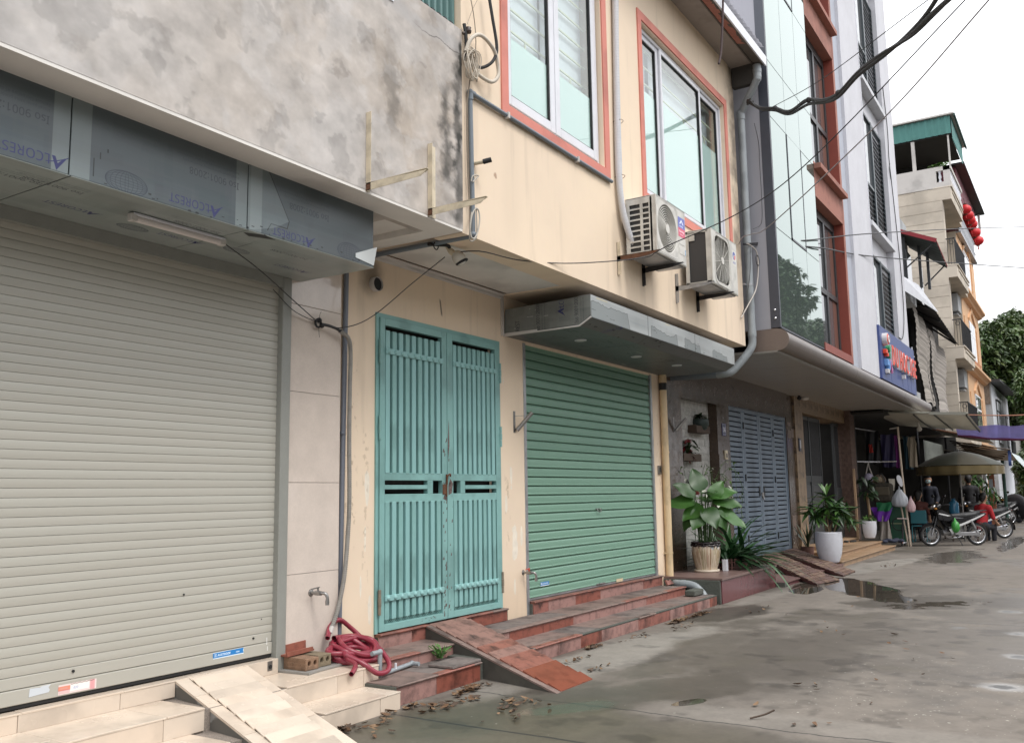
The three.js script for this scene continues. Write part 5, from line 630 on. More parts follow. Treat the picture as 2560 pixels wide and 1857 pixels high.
  part(house3, 'meter_box', rb(19.1, 19.24, 2.25, 2.52, -5.1, -5.075, .006), mat([.06, .065, .09], .4)); part(house3, 'meter_window', rb(19.125, 19.215, 2.31, 2.48, -5.076, -5.07, .003), mat([.42, .43, .45], .3)); part(house3, 'wall_socket', [rb(14.53, 14.66, 1.97, 2.12, -5.1, -5.075, .006)], M.ivory); part(house3, 'socket_face', rb(14.575, 14.62, 2.0, 2.07, -5.076, -5.07, .003), M.iron);
  // canopy with a round nosing
  const cp = part(house3, 'canopy', [bx(12.74, 26.2, 3.4, 3.44, -5.6, -3.62)], M.canopy); part(cp, 'soffit_panel', [0, 1, 2, 3, 4, 5, 6, 7].map(i => bx(12.75 + i * 1.68, 12.75 + (i + 1) * 1.68 - .006, 3.392, 3.4, -5.55, -3.64)), M.canopy);
  const np = []; for (let i = 0; i <= 14; i++) { const a = -Math.PI / 2 + Math.PI * i / 14; np.push([-3.6 + .15 * Math.cos(a), 3.572 + .15 * Math.sin(a)]); } const seg = [12.75, 15.2, 17.2, 19.7, 22.2, 24.3, 26.3]; for (let i = 0; i < 6; i++) part(cp, 'round_nosing', pullX([[-3.62, 3.422], ...np, [-3.62, 3.722]], seg[i] + .003, seg[i + 1] - .003), M.brown);
  part(cp, 'end_cap', pullX([[-4.0, 3.425], ...np.map(([z, y]) => [z + .006, lerp(3.572, y, 1.03)]), [-4.0, 3.735]], 12.735, 12.75), M.brownp); part(cp, 'end_cap', pullX([[-3.6, 3.42], ...np, [-3.6, 3.72]], 26.3, 26.31), M.brownp); part(cp, 'top_flashing', bx(12.75, 24, 3.72, 3.74, -4.2, -3.6), M.brownp);
  part(house3, 'security_camera', [new THREE.SphereGeometry(.045, 10, 8).translate(19, 3.34, -5), rod([19, 3.4, -5], [19, 3.34, -5], .03)], M.black); part(house3, 'ceiling_light', new THREE.SphereGeometry(.08, 14, 8).scale(1.5, .5, 1).translate(19.45, 3.37, -5), M.plaster);
  // side wall, corner post and the upper front
  part(house3, 'side_wall', [bx(12.74, 12.95, 3.735, 17, -9, -3.69)], M.gwall); part(house3, 'corner_post', [rb(12.735, 12.78, 3.745, 17, -3.69, -3.55, .004), bx(12.78, 15.25, 3.738, 3.765, -3.62, -3.552)], M.navy); part(house3, 'bolt', [3.88, 4.0].map(y => new THREE.SphereGeometry(.022, 10, 6).translate(12.735, y, -3.62)), M.chrome);
  const rows = [3.765, 5.22, 6.905, 7.79, 9.3, 10.8, 12.3, 13.8, 15.3, 17], cols = [12.782, 13.608, 14.425, 15.25];
  for (let r = 0; r < rows.length - 1; r++) for (let c = 0; c < 3; c++) { if (c === 1 && (r === 1 || r === 4)) { const f = part(house3, 'opening_sash', [bx(cols[c], cols[c] + .022, rows[r], rows[r + 1], -3.575, -3.54), bx(cols[c + 1] - .022, cols[c + 1], rows[r], rows[r + 1], -3.575, -3.54), bx(cols[c], cols[c + 1], rows[r], rows[r] + .03, -3.575, -3.54)], M.navy); part(f, 'pane', bx(cols[c] + .022, cols[c + 1] - .022, rows[r] + .03, rows[r + 1] - .006, -3.56, -3.545), M.mirror); continue; } part(house3, 'glass_panel', bx(cols[c] + .006, cols[c + 1] - .006, rows[r] + .006, rows[r + 1] - .006, -3.565, -3.55), M.mirror); }
  part(house3, 'glass_backing', bx(12.79, 15.24, 3.77, 17, -3.62, -3.6), M.black);
  // brick red window bay
  const X0 = 15.27, X1 = 17.3, zf = -3.55, zb = -3.72;
  part(house3, 'bay_wall', [bx(X0, X1, 6.38, 7.0, -4.4, zf), bx(X0, X1, 9.66, 10.25, -4.4, zf), bx(X0, X1, 12.95, 13.5, -4.4, zf), bx(X1 - .02, 17.42, 3.735, 17, -4.4, zf), bx(X0, X0 + .02, 3.735, 17, -4.4, -3.58)], M.coping);
  part(house3, 'reveal', [bx(17.28 - .004, 17.28, 3.8, 17, zb, zf - .004), bx(X0, X1, 3.735, 3.87, -4, zf + .01), bx(X0 + .02, 17.27, 3.87, 17, -4.3, -3.8 - .1)], M.redfr);
  for (const y of [6.86, 10.12, 13.4]) part(house3, 'sill', [rb(X0, 17.3, y, y + .09, zf - .2, zf + .12, .004)], M.coping);
  for (const [y0, y1] of [[3.87, 6.38], [7.0, 9.66], [10.25, 12.95], [13.5, 16]]) { const h = y1 - y0, my = y0 + h * .42, w = part(house3, 'window', [rb(15.3, 15.36, y0, y1, zb - .06, zb, .004), rb(17.2, 17.275, y0, y1, zb - .06, zb, .004), rb(15.36, 17.2, y0, y0 + .06, zb - .06, zb, .004), rb(15.36, 17.2, y1 - .16, y1, zb - .06, zb, .004), rb(16.4, 16.5, y0 + .06, y1 - .16, zb - .06, zb + .004, .004), rb(15.36, 16.4, my - .05, my + .05, zb - .06, zb + .003, .004), rb(16.5, 17.2, my - .05, my + .05, zb - .06, zb + .003, .004)], M.alum); for (const [a, b, c, d] of [[15.36, 16.4, y0 + .06, my - .05], [15.36, 16.4, my + .05, y1 - .16], [16.5, 17.2, y0 + .06, my - .05], [16.5, 17.2, my + .05, y1 - .16]]) part(w, 'pane', bx(a, b, c, d, zb - .036, zb - .03), M.mirrord); part(w, 'curtain', [bx(16.9, 17.19, y0 + .1, y1 - .2, zb - .029, zb - .027)], mat([.12, .045, .03], .8)); }
  part(house3, 'grey_strip', [bx(17.42, 18.12, 3.735, 17, -4.4, zf - .06), bx(17.42, 17.5, 3.735, 17, -3.62, zf - .015)], M.lgrey); part(house3, 'rear_block', bx(12.95, 18.1, 3.5, 17, -9, -4.4), M.gwall);
}
// white house with louvred windows
const house4 = thing('louvre_window_house', 'white house with dark louvred windows and thin floor ledges above the blue sign', 'house', [21, 3.6, -4]);
{
  const zf = -3.55;
  part(house4, 'wall', [bx(18.12, 19.98, 3.735, 17.5, -6, zf), bx(22.62, 23.95, 3.735, 17.5, -6, zf), bx(19.98, 22.62, 3.735, 17.5, -6, -3.7)], M.wcol); part(house4, 'edge_trim', [bx(19.955, 19.985, 3.735, 17.5, zf, zf + .012)], M.white);
  for (const y of [7.1, 10.42, 13.75]) part(house4, 'ledge', rb(19.99, 22.7, y - .06, y + .05, -3.7, zf + .05, .004), M.ledge);
  for (const [y0, y1] of [[3.9, 6.55], [7.16, 9.85], [10.48, 13.2], [13.82, 16.5]]) {
    const w = part(house4, 'window', [rb(20.05, 20.1, y0, y1, -3.7, -3.645, .004), rb(21.35, 21.46, y0, y1, -3.7, -3.635, .004), rb(22.56, 22.61, y0, y1, -3.7, -3.645, .004), bx(20.1, 21.35, y1 - .05, y1, -3.7, -3.645), bx(21.46, 22.56, y1 - .05, y1, -3.7, -3.645), bx(20.1, 22.56, y0, y0 + .05, -3.7, -3.645), bx(20.1, 21.35, y0 + 1.0, y0 + 1.06, -3.7, -3.645)], M.louv);
    part(w, 'pane', bx(20.1, 21.35, y0 + 1.06, y1 - .05, -3.692, -3.685), M.mirrord); part(w, 'curtain_edge', Array.from({ length: 12 }, (_, i) => bx(20.75 + .03 * (i % 2), 20.79 + .03 * (i % 2), y0 + 1.1 + i * .12, y0 + 1.18 + i * .12, -3.683, -3.681)), mat([.2, .26, .28], .8));
    const n1 = 22, o1 = []; for (let i = 0; i < n1; i++) o1.push([0, y0 + .08 + i * ((y1 - y0 - .16) / n1), 0]); const lv = (a, b) => pullX([[-3.69, .06], [-3.685, .068], [-3.64, .008], [-3.645, 0]], a, b); rep(w, 'louvre', lv(21.46, 22.56), M.louv, o1); rep(w, 'louvre', lv(20.1, 21.35), M.louv, o1.slice(0, 8));
  }
  part(house4, 'dark_joint', bx(23.93, 23.96, 3.735, 17.5, -4, zf - .01), M.gwall);
}
solo('cable', 'thin black cable drooping down the right column of the white house', 'cable', [tube([[22.75, 11.2, -3.53], [22.9, 10.2, -3.52], [22.82, 9.4, -3.52], [22.95, 8.8, -3.52], [23.2, 7.6, -3.52], [23.35, 6.6, -3.52], [23.3, 5.6, -3.52], [22.9, 5.0, -3.52], [22.5, 4.95, -3.55]], .011, 80, 5), tube([[22.9, 9.3, -3.52], [22.78, 9.15, -3.52], [22.82, 8.95, -3.52], [22.95, 8.85, -3.52]], .009, 20, 5)], M.wire, [22.8, 8, -3.52]);
// blue sign with raised letters
const sign = thing('shop_sign', 'blue shop sign with raised red letters and a coloured emblem over the canopy', 'sign', [22, 3.8, -3.5]);
{
  part(sign, 'panel', rb(19.88, 24.25, 3.72, 4.86, -3.61, -3.50, .01), mat([.045, .075, .235], .4, { map: 'fine', s: 1 })); for (const x of [20.9, 22.3, 23.0, 23.5]) part(sign, 'streak', bx(x, x + .05, 3.74, 4.1, -3.501, -3.4985), mat([.04, .066, .2], .5)); part(sign, 'bracket', [bar([24.25, 4.7, -3.5], [24.6, 4.72, -3.9], .03, .03), bar([24.25, 4.4, -3.5], [24.6, 4.42, -3.9], .03, .03), bar([24.3, 4.4, -3.5], [24.55, 4.1, -3.9], .03, .03), rod([24.27, 4.3, -3.54], [24.27, 4.95, -3.54], .015)], M.white);
  const font = await new FontLoader().loadAsync('fonts/droid/droid_sans_bold.typeface.json');
  const red = mat([.72, .06, .025], .4), side = mat([.62, .6, .6], .5); let x = 20.72; const Y = 4.1, S = .44;
  for (const ch of 'DU HOC IGE') { if (ch === ' ') { x += .12; continue; } const g = new TextGeometry(ch, { font, size: S, depth: .07, curveSegments: 4, bevelEnabled: false }); g.computeBoundingBox(); const w = g.boundingBox.max.x; const tall = ch === 'I' || ch === 'G' ? 1.0 : 1; g.scale(.92, tall, 1).translate(x, Y, -3.50); part(sign, 'letter', g.clone(), side); const f = new TextGeometry(ch, { font, size: S, depth: .008, curveSegments: 4, bevelEnabled: false }); f.scale(.92, tall, 1).translate(x, Y, -3.43); part(sign, 'letter_face', f, red); if (ch === 'O') part(sign, 'letter', bx(x + .17, x + .26, Y - .16, Y - .07, -3.50, -3.425), side); x += w * .92 + .045; }
  // emblem: round petals on two little figures
  const disc = (x, y, r, m, d = .08) => part(sign, 'emblem', new THREE.CylinderGeometry(r, r, d, 20).rotateX(Math.PI / 2).translate(x, y, -3.50 + d / 2), m);
  disc(20.20, 4.58, .135, side, .1); disc(20.21, 4.58, .11, red, .112); part(sign, 'emblem', new THREE.TorusGeometry(.07, .016, 5, 18).translate(20.21, 4.58, -3.385), side); disc(20.52, 4.42, .075, mat([.04, .3, .12], .5)); disc(20.50, 4.27, .07, mat([.06, .25, .14], .5)); part(sign, 'emblem', [rb(20.08, 20.24, 4.27, 4.36, -3.50, -3.42, .01), rb(20.20, 20.34, 4.22, 4.3, -3.50, -3.42, .01)], red); part(sign, 'emblem', [rb(20.16, 20.33, 4.02, 4.16, -3.50, -3.42, .01), hexa([[20.28, 3.86, -3.50], [20.36, 3.86, -3.50], [20.36, 3.86, -3.42], [20.28, 3.86, -3.42], [20.38, 4.14, -3.50], [20.48, 4.14, -3.50], [20.48, 4.14, -3.42], [20.38, 4.14, -3.42]])], mat([.14, .3, .6], .5)); part(sign, 'emblem', [bar([20.50, 4.16, -3.46], [20.62, 3.9, -3.46], .09, .05), bar([20.56, 4.02, -3.46], [20.70, 3.98, -3.46], .08, .04)], mat([.6, .2, .42], .5)); part(sign, 'emblem', [rb(20.20, 20.40, 3.86, 3.95, -3.50, -3.42, .01)], side);
}

// ---------------------------------------------------------------- planter, steps and plank ramps before it
const plr = thing('stone_planter', 'maroon granite planter bench before the white stone niche', 'planter', [12.8, 0, -4.6]);
part(plr, 'core', bx(11.6, 13.94, 0, .3, -5.6, -4.2), M.mossy); for (const [a, b] of [[11.6, 12.62], [12.625, 13.95]]) part(plr, 'front_slab', rb(a, b, 0, .302, -4.2, -4.18, .002), M.maroon); part(plr, 'end_slab', bx(13.94, 13.955, 0, .302, -5.1, -4.18), M.maroon); for (const [a, b] of [[11.57, 12.62], [12.624, 13.975]]) part(plr, 'top_slab', rb(a, b, .302, .33, -5.45, -4.16, .003), mat([.2, .13, .115], .4, { map: 'dirty', s: .7 })); part(plr, 'rough_end', rb(11.56, 11.6, 0, .3, -5.0, -4.19, .012), M.mossy);
const mst = thing('maroon_steps', 'maroon granite steps below the slotted blue door, half hidden by plank ramps', 'steps', [16, 0, -4.6]);
part(mst, 'tread', [bx(13.97, 17.9, .055, .07, -5.2, -4.05), bx(13.97, 18.5, .14, .155, -5.2, -4.62)], mat([.19, .11, .1], .5, { map: 'dirty', s: .8 })); part(mst, 'riser', [bx(13.97, 17.88, 0, .055, -5.2, -4.07), bx(13.97, 18.48, .07, .14, -5.2, -4.64)], M.maroon); part(mst, 'end_patch', bx(13.955, 14.1, 0, .066, -4.3, -4.045), M.mossy);
function plankRamp(label, A) { const [TL, TR, BL, BR] = A, t = thing('plank_ramp', label, 'ramp', [(BL[0] + TR[0]) / 2, 0, -4.4], 'ramps up to the blue door'), mix = (u, v, up = 0) => { const p = [0, 1, 2].map(k => lerp(lerp(TL[k], TR[k], u), lerp(BL[k], BR[k], u), v)); p[1] += up; return p; }; const sl = (u0, u1, v0, v1, a, b, tip = 0) => hexa([mix(u0, v0, a), mix(u1, v0, a), mix(u1, v1, a + tip), mix(u0, v1, a + tip), mix(u0, v0, b), mix(u1, v0, b), mix(u1, v1, b + tip), mix(u0, v1, b + tip)]);
  part(t, 'side_board', [sl(0, .045, 0, 1, -.11, .0), sl(.955, 1, 0, 1, -.11, .0)].map(g => { const p = g.attributes.position; for (let i = 0; i < p.count; i++) p.setY(i, Math.max(p.getY(i), -.02)); return g; }), M.maroon2);
  const ms = [mat([.2, .125, .09], .75, { map: 'grime', s: .3 }), mat([.175, .105, .08], .7, { map: 'grime', s: .4 }), mat([.225, .15, .11], .8, { map: 'grime', s: .35 }), mat([.165, .1, .085], .6, { map: 'grime', s: .4 })]; for (let i = 0; i < 15; i++) { let u = 0; while (u < .99) { const w = Math.min(1 - u, .2 + .2 * RN()); part(t, 'plank', sl(u + .004, u + w - .004, i / 15 + .003, (i + 1) / 15 - .003, -.012, .004 + .007 * RN(), .009), ms[Math.floor(RN() * 4)]); u += w; } } return t; }
plankRamp('left of the two wood chip ramps, foot nearest the puddle', [[16.1, .3, -5.12], [17.15, .3, -5.12], [14.44, .012, -3.69], [15.32, .012, -3.56]]);
plankRamp('right of the two wood chip ramps, beside the large white pot', [[17.5, .3, -5.12], [18.5, .3, -5.12], [16.0, .012, -3.65], [16.95, .012, -3.66]]);
const ost = thing('ochre_steps', 'ochre stone steps in front of the dark iron door', 'steps', [21, 0, -4.6]);
part(ost, 'riser', [bx(17.95, 23.44, 0, .085, -5.3, -4.12), bx(18.9, 23.44, .1, .18, -5.3, -4.42), bx(19.5, 23.5, .2, .27, -5.3, -4.95)], M.ochret); part(ost, 'tread', [rb(17.93, 23.46, .085, .108, -5.3, -4.09, .01), rb(18.88, 23.46, .18, .203, -5.3, -4.39, .01), rb(19.5, 23.5, .265, .285, -5.3, -4.92, .008)], M.ochret); part(ost, 'side_block', rb(17.0, 17.97, 0, .1, -5.2, -4.2, .01), M.mossy);

// ---------------------------------------------------------------- pots and plants
const RI = [Math.sin(0.5656), Math.cos(0.5656)]; // across the view, on the ground: x, z
const leafM = (c, t = .25) => mat(c, .42, { transmission: t, thickness: 0, map: 'fine', s: .3 });
const LF = { broad: [leafM([.045, .13, .022]), leafM([.06, .17, .03]), leafM([.035, .1, .02])], strap: [leafM([.02, .075, .022]), leafM([.03, .1, .03]), leafM([.05, .14, .04])], drac: [leafM([.03, .085, .02]), leafM([.05, .13, .025]), leafM([.09, .2, .04]), leafM([.022, .06, .018])], stem: mat([.05, .1, .03], .6), cane: mat([.28, .2, .12], .85, { map: 'streak', s: .1 }), dark: [leafM([.018, .045, .018], .15), leafM([.03, .06, .02], .15)], lime: [leafM([.16, .3, .04], .4), leafM([.1, .22, .035], .4)] };
// a leaf along +x with its face up: L long, W wide, droop, fold, shape exponent
function leafG(L, W, droop, fold, sh = 1, n = 8) { return sheet(n, 4, (u, v) => { const s = (v - .5) * 2, w = W * .5 * Math.pow(Math.sin(Math.PI * Math.pow(clamp(u * .97 + .015), sh)), .75), x = L * (u - .12 * droop * u * u); return [x, -droop * L * u * u * .75 + fold * Math.abs(s) * w + .06 * W * Math.sin(u * 9) * s * s, s * w]; }); }
function putLeaf(parent, g, m, p, yaw, pitch, roll = 0, name = 'leaf') { const o = new THREE.Mesh(g, m); o.name = name; o.position.set(...p); o.rotation.set(roll, yaw, pitch, 'YZX'); o.castShadow = o.receiveShadow = true; parent.add(o); return o; }
function putLeaf2(parent, g, m, p, d, n, name = 'leaf') { const D = V(...d).normalize(), N0 = V(...n), S = V().crossVectors(D, N0).normalize(), N = V().crossVectors(S, D); const o = new THREE.Mesh(g, m); o.name = name; o.quaternion.setFromRotationMatrix(new THREE.Matrix4().makeBasis(D, N, S)); o.position.set(...p); o.castShadow = o.receiveShadow = true; parent.add(o); return o; }
const leaves = (L, W, d, f, sh) => [0, 1, 2].map(i => leafG(L * (1 - .12 * i), W * (1 - .08 * i), d * (1 + .35 * (i - 1)), f, sh));
function localThing(name, label, cat, pos, group) { const t = thing(name, label, cat, pos, group); t.rotation.y = -1.0052; root.set(t, V(0, 0, 0)); return t; } // local x runs to the right as seen from the lane, z towards the viewer
const potTex = ctex(512, 256, (g, w, h) => { g.fillStyle = '#c4b6a2'; g.fillRect(0, 0, w, h); for (let i = 0; i < 300; i++) { g.fillStyle = `rgba(${80 + 60 * RN()},${62 + 50 * RN()},55,${.15 + .3 * RN()})`; g.fillRect(RN() * w, 105 + 90 * RN(), 1 + 3 * RN(), 30 + 90 * RN()); } for (let i = 0; i < 230; i++) { const q = RN(); g.fillStyle = q < .42 ? '#f4f2ee' : q < .72 ? '#1d1416' : q < .84 ? '#8798a6' : '#5d4036'; const x = RN() * w, y = 78 + 12 * RN(), l = 24 + 70 * RN() * RN(); g.beginPath(); g.ellipse(x, y + l / 2, 2 + 3.5 * RN(), l / 2, 0, 0, 7); g.fill(); } g.fillStyle = '#100c0e'; g.fillRect(0, 0, w, 86); for (let i = 0; i < 60; i++) { g.beginPath(); g.ellipse(RN() * w, 86, 5 + 6 * RN(), 6 + 12 * RN(), 0, 0, 7); g.fill(); } });
{ // glazed pot with broad leaves
  const c = [12.44, .33, -4.695], pot = thing('glazed_pot', 'cream plant pot with black drip glazed rim at the left end of the maroon planter', 'plant pot', c);
  const pr = print(potTex, .22); part(pot, 'body', keep(new THREE.LatheGeometry([[.145, .03], [.165, .1], [.19, .2], [.2, .28], [.198, .34], [.19, .37], [.197, .39], [.2, .41], [.185, .41], [.178, .37]].map(p => V2(...p)), 48).translate(...c)), pr); part(pot, 'rim', [new THREE.TorusGeometry(.192, .016, 8, 40).rotateX(Math.PI / 2).translate(c[0], c[1] + .405, c[2]), tube(Array.from({ length: 30 }, (_, i) => { const a = i / 30 * 6.283; return [c[0] + .2 * Math.cos(a), c[1] + .372 + .008 * Math.sin(i * 2.1), c[2] + .2 * Math.sin(a)]; }), .015, 80, 6, true)], mat([.018, .012, .014], .2)); part(pot, 'saucer', lathe([[0, 0], [.165, 0], [.178, .01], [.178, .035], [.15, .035]], ...c, 40), mat([.58, .5, .4], .4)); part(pot, 'soil', new THREE.CircleGeometry(.18, 24).rotateX(-Math.PI / 2).translate(c[0], c[1] + .375, c[2]), M.soil);
  const pl = localThing('broad_leaf_plant', 'tall plant with broad glossy green leaves growing in the drip glazed pot', 'plant', [c[0], c[1] + .37, c[2]]);
  const G = [leafG(.36, .27, .3, .1, .62, 10), leafG(.44, .29, .45, .08, .62, 10), leafG(.3, .22, .6, .14, .62, 10)];
  // [blade base x, y, z; direction; face normal; size variant; tone]
  const B = [[[-.14, .62, .05], [-1, .05, .2], [.1, .75, .65], 1, 1], [[-.12, .7, 0], [-.75, .5, .2], [.3, .6, .75], 0, 2], [[-.06, .56, .1], [-.8, -.45, .3], [-.3, .6, .75], 0, 1], [[-.16, .46, .1], [-.7, -.65, .2], [-.5, .5, .7], 2, 2], [[.06, .68, 0], [.9, .35, .1], [-.2, .75, .65], 1, 1], [[.12, .6, .02], [1, .1, .1], [0, .8, .6], 1, 0], [[.18, .5, .08], [.85, -.4, .25], [.3, .65, .7], 1, 0], [[.24, .42, .12], [.9, -.35, .3], [.3, .75, .6], 0, 1], [[.0, .52, .14], [.2, -.55, .6], [0, .45, .85], 0, 2], [[.1, .46, .16], [.55, -.6, .5], [.1, .5, .85], 2, 0], [[.12, .66, .04], [.45, .85, .1], [-.3, .15, .95], 2, 1], [[-.02, .76, -.05], [-.2, .75, -.1], [.1, .3, .95], 0, 2], [[.04, .6, -.1], [.5, .3, -.6], [0, .9, .4], 1, 2], [[-.04, .48, .12], [-.45, -.5, .5], [-.1, .5, .85], 0, 0], [[.02, .72, .05], [.1, .2, .9], [0, .85, .3], 0, 0]];
  for (const [[x, y, z], dr, nm, k, t] of B) { const b = [x * .35 + .03 * (RN() - .5), -.01, z * .35]; const st = new THREE.Mesh(tube([b, [lerp(b[0], x, .35), y * .45, lerp(b[2], z, .35)], [lerp(b[0], x, .75), y * .82, lerp(b[2], z, .75)], [x, y, z]], .0075, 16, 6), LF.stem); st.name = 'stem'; pl.add(st); putLeaf2(pl, G[k], LF.broad[t], [x, y, z], dr, nm); }
  for (let i = 0; i < 12; i++) { const a = RN() * 6.28, st = new THREE.Mesh(tube([[.08 * Math.cos(a), 0, .08 * Math.sin(a)], [.1 * Math.cos(a), .2, .1 * Math.sin(a)], [.13 * Math.cos(a), .4 + .1 * RN(), .13 * Math.sin(a)]], .006, 10, 5), LF.stem); st.name = 'stem'; pl.add(st); }
  putLeaf(pl, leafG(.22, .035, .35, .1), LF.dark[0], [-.15, .0, .08], Math.PI - .2, .25);
}
solo('paper_box', 'small white box standing on the planter between pot and basket', 'box', rb(12.62, 12.7, .33, .49, -4.53, -4.47, .004), M.white, [12.66, .33, -4.5]);
{ // lattice basket with strap leaves
  const x0 = 12.86, x1 = 13.86, z0 = -4.78, z1 = -4.44, bk = thing('planter_basket', 'brown lattice planter box standing on the maroon planter', 'planter box', [13.35, .33, -4.6]); const w = mat([.12, .055, .045], .6);
  part(bk, 'rail', [rb(x0, x1, .35, .37, z1 - .012, z1, .003), rb(x0, x1, .43, .445, z1 - .012, z1, .003), rb(x0, x0 + .012, .35, .37, z0, z1, .003), rb(x0, x0 + .012, .43, .445, z0, z1, .003), rb(x0, x1, .35, .37, z0, z0 + .012, .003), rb(x1 - .012, x1, .35, .445, z0, z1, .003)], w); rep(bk, 'slat', rb(0, .028, .332, .485, z1, z1 + .008, .003), w, Array.from({ length: 20 }, (_, i) => [x0 + .005 + i * .05, 0, 0])); rep(bk, 'slat', rb(x0 - .008, x0, .332, .485, 0, .028, .003), w, Array.from({ length: 7 }, (_, i) => [0, 0, z0 + .005 + i * .048])); part(bk, 'soil', bx(x0 + .02, x1 - .02, .34, .42, z0 + .02, z1 - .02), M.soil);
  const pl = localThing('strap_leaf_plant', 'dark green plant with long arching strap leaves in the lattice planter box', 'plant', [13.35, .4, -4.6]); const G = [...leaves(.78, .07, .75, .3, .8), ...leaves(.62, .06, 1.2, .25, .75), ...leaves(.95, .056, 1.05, .25, .7)];
  for (let i = 0; i < 150; i++) { const q = (RN() - .5) * .95, wz = (RN() - .5) * .2, x = q * RI[0] + wz * RI[1], z = -q * -RI[1] * 0 + (q * .844 * 0) ; const px = q * .536 + wz * .3, pz = -q * .844 + wz; const yaw = RN() * 6.283, pit = .35 + .95 * RN(); putLeaf(pl, G[Math.floor(RN() * 9)], LF.strap[Math.floor(RN() * RN() * 3)], [px, 0, pz], yaw, pit, rr(-.4, .4)); }
  for (const [yaw, pit, L, k] of [[-.1, .35, .95, 2], [.05, .5, 1.0, 2], [-.35, .3, .9, 1], [-1.1, .2, .85, 2], [-.2, .15, .8, 2]]) putLeaf(pl, leafG(L, .05, 1.0, .25, .7, 12), LF.strap[k], [.25, .05, -.2 + .3 * RN()], yaw, pit);
  for (const [yaw, pit, x] of [[2.0, 1.25, -.2], [1.2, 1.35, -.1], [2.8, 1.1, -.28], [.6, 1.15, 0]]) putLeaf(pl, leafG(.62, .085, .3, .2, .8), LF.strap[2], [x, .02, .05], yaw, pit);
}
solo('plant_tag', 'white plastic tag stuck at the right end of the lattice planter box', 'tag', rb(13.88, 13.94, .36, .52, -4.47, -4.46, .003), M.white, [13.9, .36, -4.46]);
{ // flowering climber behind the broad leaves
  const v = localThing('flowering_vine', 'straggly vine with small leaves and white petals behind the broad leaf plant', 'plant', [12.75, .5, -4.85]); const L = [], Fl = [], St = [], r = rng(23);
  for (let i = 0; i < 20; i++) { const x0 = (r() - .5) * .25, y1 = .75 + .75 * r(), x1 = (r() - .35) * .95, pts = [[x0, 0, 0], [lerp(x0, x1, .3), y1 * .55, .05 * (r() - .5)], [lerp(x0, x1, .7), y1 * .92, .1 * (r() - .5)], [x1, y1 * (.95 - .35 * r()), .15 * (r() - .5)], [x1 + .08 * (r() - .5), y1 * (.85 - .4 * r()), .2 * (r() - .5)]]; St.push(tube(pts, .003, 20, 4)); const c = new THREE.CatmullRomCurve3(pts.map(p => V(...p))); for (let k = 0; k < 16; k++) { const p = c.getPoint(.3 + .7 * r()), q = leafG(.035 + .04 * r(), .02 + .014 * r(), .5, .2, .8, 3).clone(); q.userData.keep = true; q.rotateZ((r() - .5) * 1.6).rotateY(r() * 6.28).translate(p.x + .05 * (r() - .5), p.y + .04 * (r() - .5), p.z + .05 * (r() - .5)); (r() < .85 ? L : Fl).push(keep(q)); } }
  const S = part(v, 'stem', St, LF.stem); part(v, 'foliage', L, leafM([.12, .22, .05], .35), null, 'stuff'); part(v, 'petal', Fl, mat([.75, .76, .66], .6, { transmission: .2 }), null, 'stuff');
  for (const [x, y] of [[.02, .93], [.42, .98], [.24, .7], [.52, .62], [-.02, .72]]) { const q = leafG(.075, .06, .4, .2, .8, 4); putLeaf(v, q, mat([.72, .74, .64], .6), [x, y, .1], 1 + x * 4, 1.1, 0, 'petal'); }
}
function shelf(label, x0, x1, y, tag2) { const t = thing('wall_shelf', label, 'shelf', [(x0 + x1) / 2, y, -5.2]); part(t, 'front', rb(x0, x1, y, y + .11, -5.12, -5.1, .003), M.wooddark); part(t, 'end', [rb(x0, x0 + .02, y, y + .12, -5.25, -5.12, .003), rb(x1 - .02, x1, y, y + .12, -5.25, -5.12, .003)], M.wooddark); part(t, 'base', bx(x0 + .02, x1 - .02, y, y + .02, -5.25, -5.12), M.wooddark); return t; }
shelf('lower dark wooden wall shelf on the white stone niche holding the red leaved plant', 12.78, 13.5, 1.91); shelf('upper dark wooden wall shelf on the white stone niche holding a round dark planter', 13.34, 13.92, 2.36);
{ const p = localThing('red_leaf_plant', 'bushy plant with red and dark green leaves on the lower wall shelf', 'plant', [13.15, 2.0, -5.18]); const G = leaves(.2, .06, .6, .2, .8), rd = leafM([.25, .02, .03], .2); for (let i = 0; i < 44; i++) { const y = .24 * RN(); putLeaf(p, G[i % 3], RN() < .42 ? rd : LF.dark[i % 2], [.12 * (RN() - .5), y, .1 * (RN() - .5)], RN() * 6.28, rr(-.5, .9), 0); } part(p, 'stem', [tube([[0, 0, 0], [.02, .15, 0], [0, .26, .02]], .008, 8, 5)], LF.stem); }
{ const c = [13.68, 2.4, -5.17], p = thing('round_planter', 'round dark green planter on the upper wall shelf', 'planter', c); part(p, 'bowl', lathe([[.06, 0], [.11, .03], [.14, .1], [.135, .17], [.115, .19], [.1, .17]], ...c, 24), mat([.02, .035, .03], .5)); const q = localThing('small_plant', 'small drooping plant in the round dark planter on the upper wall shelf', 'plant', [c[0], c[1] + .2, c[2]]); const G = leaves(.14, .05, .9, .2, .8); for (let i = 0; i < 30; i++) putLeaf(q, G[i % 3], LF.dark[i % 2], [.1 * (RN() - .5), .02, .1 * (RN() - .5)], RN() * 6.28, rr(.1, 1)); }
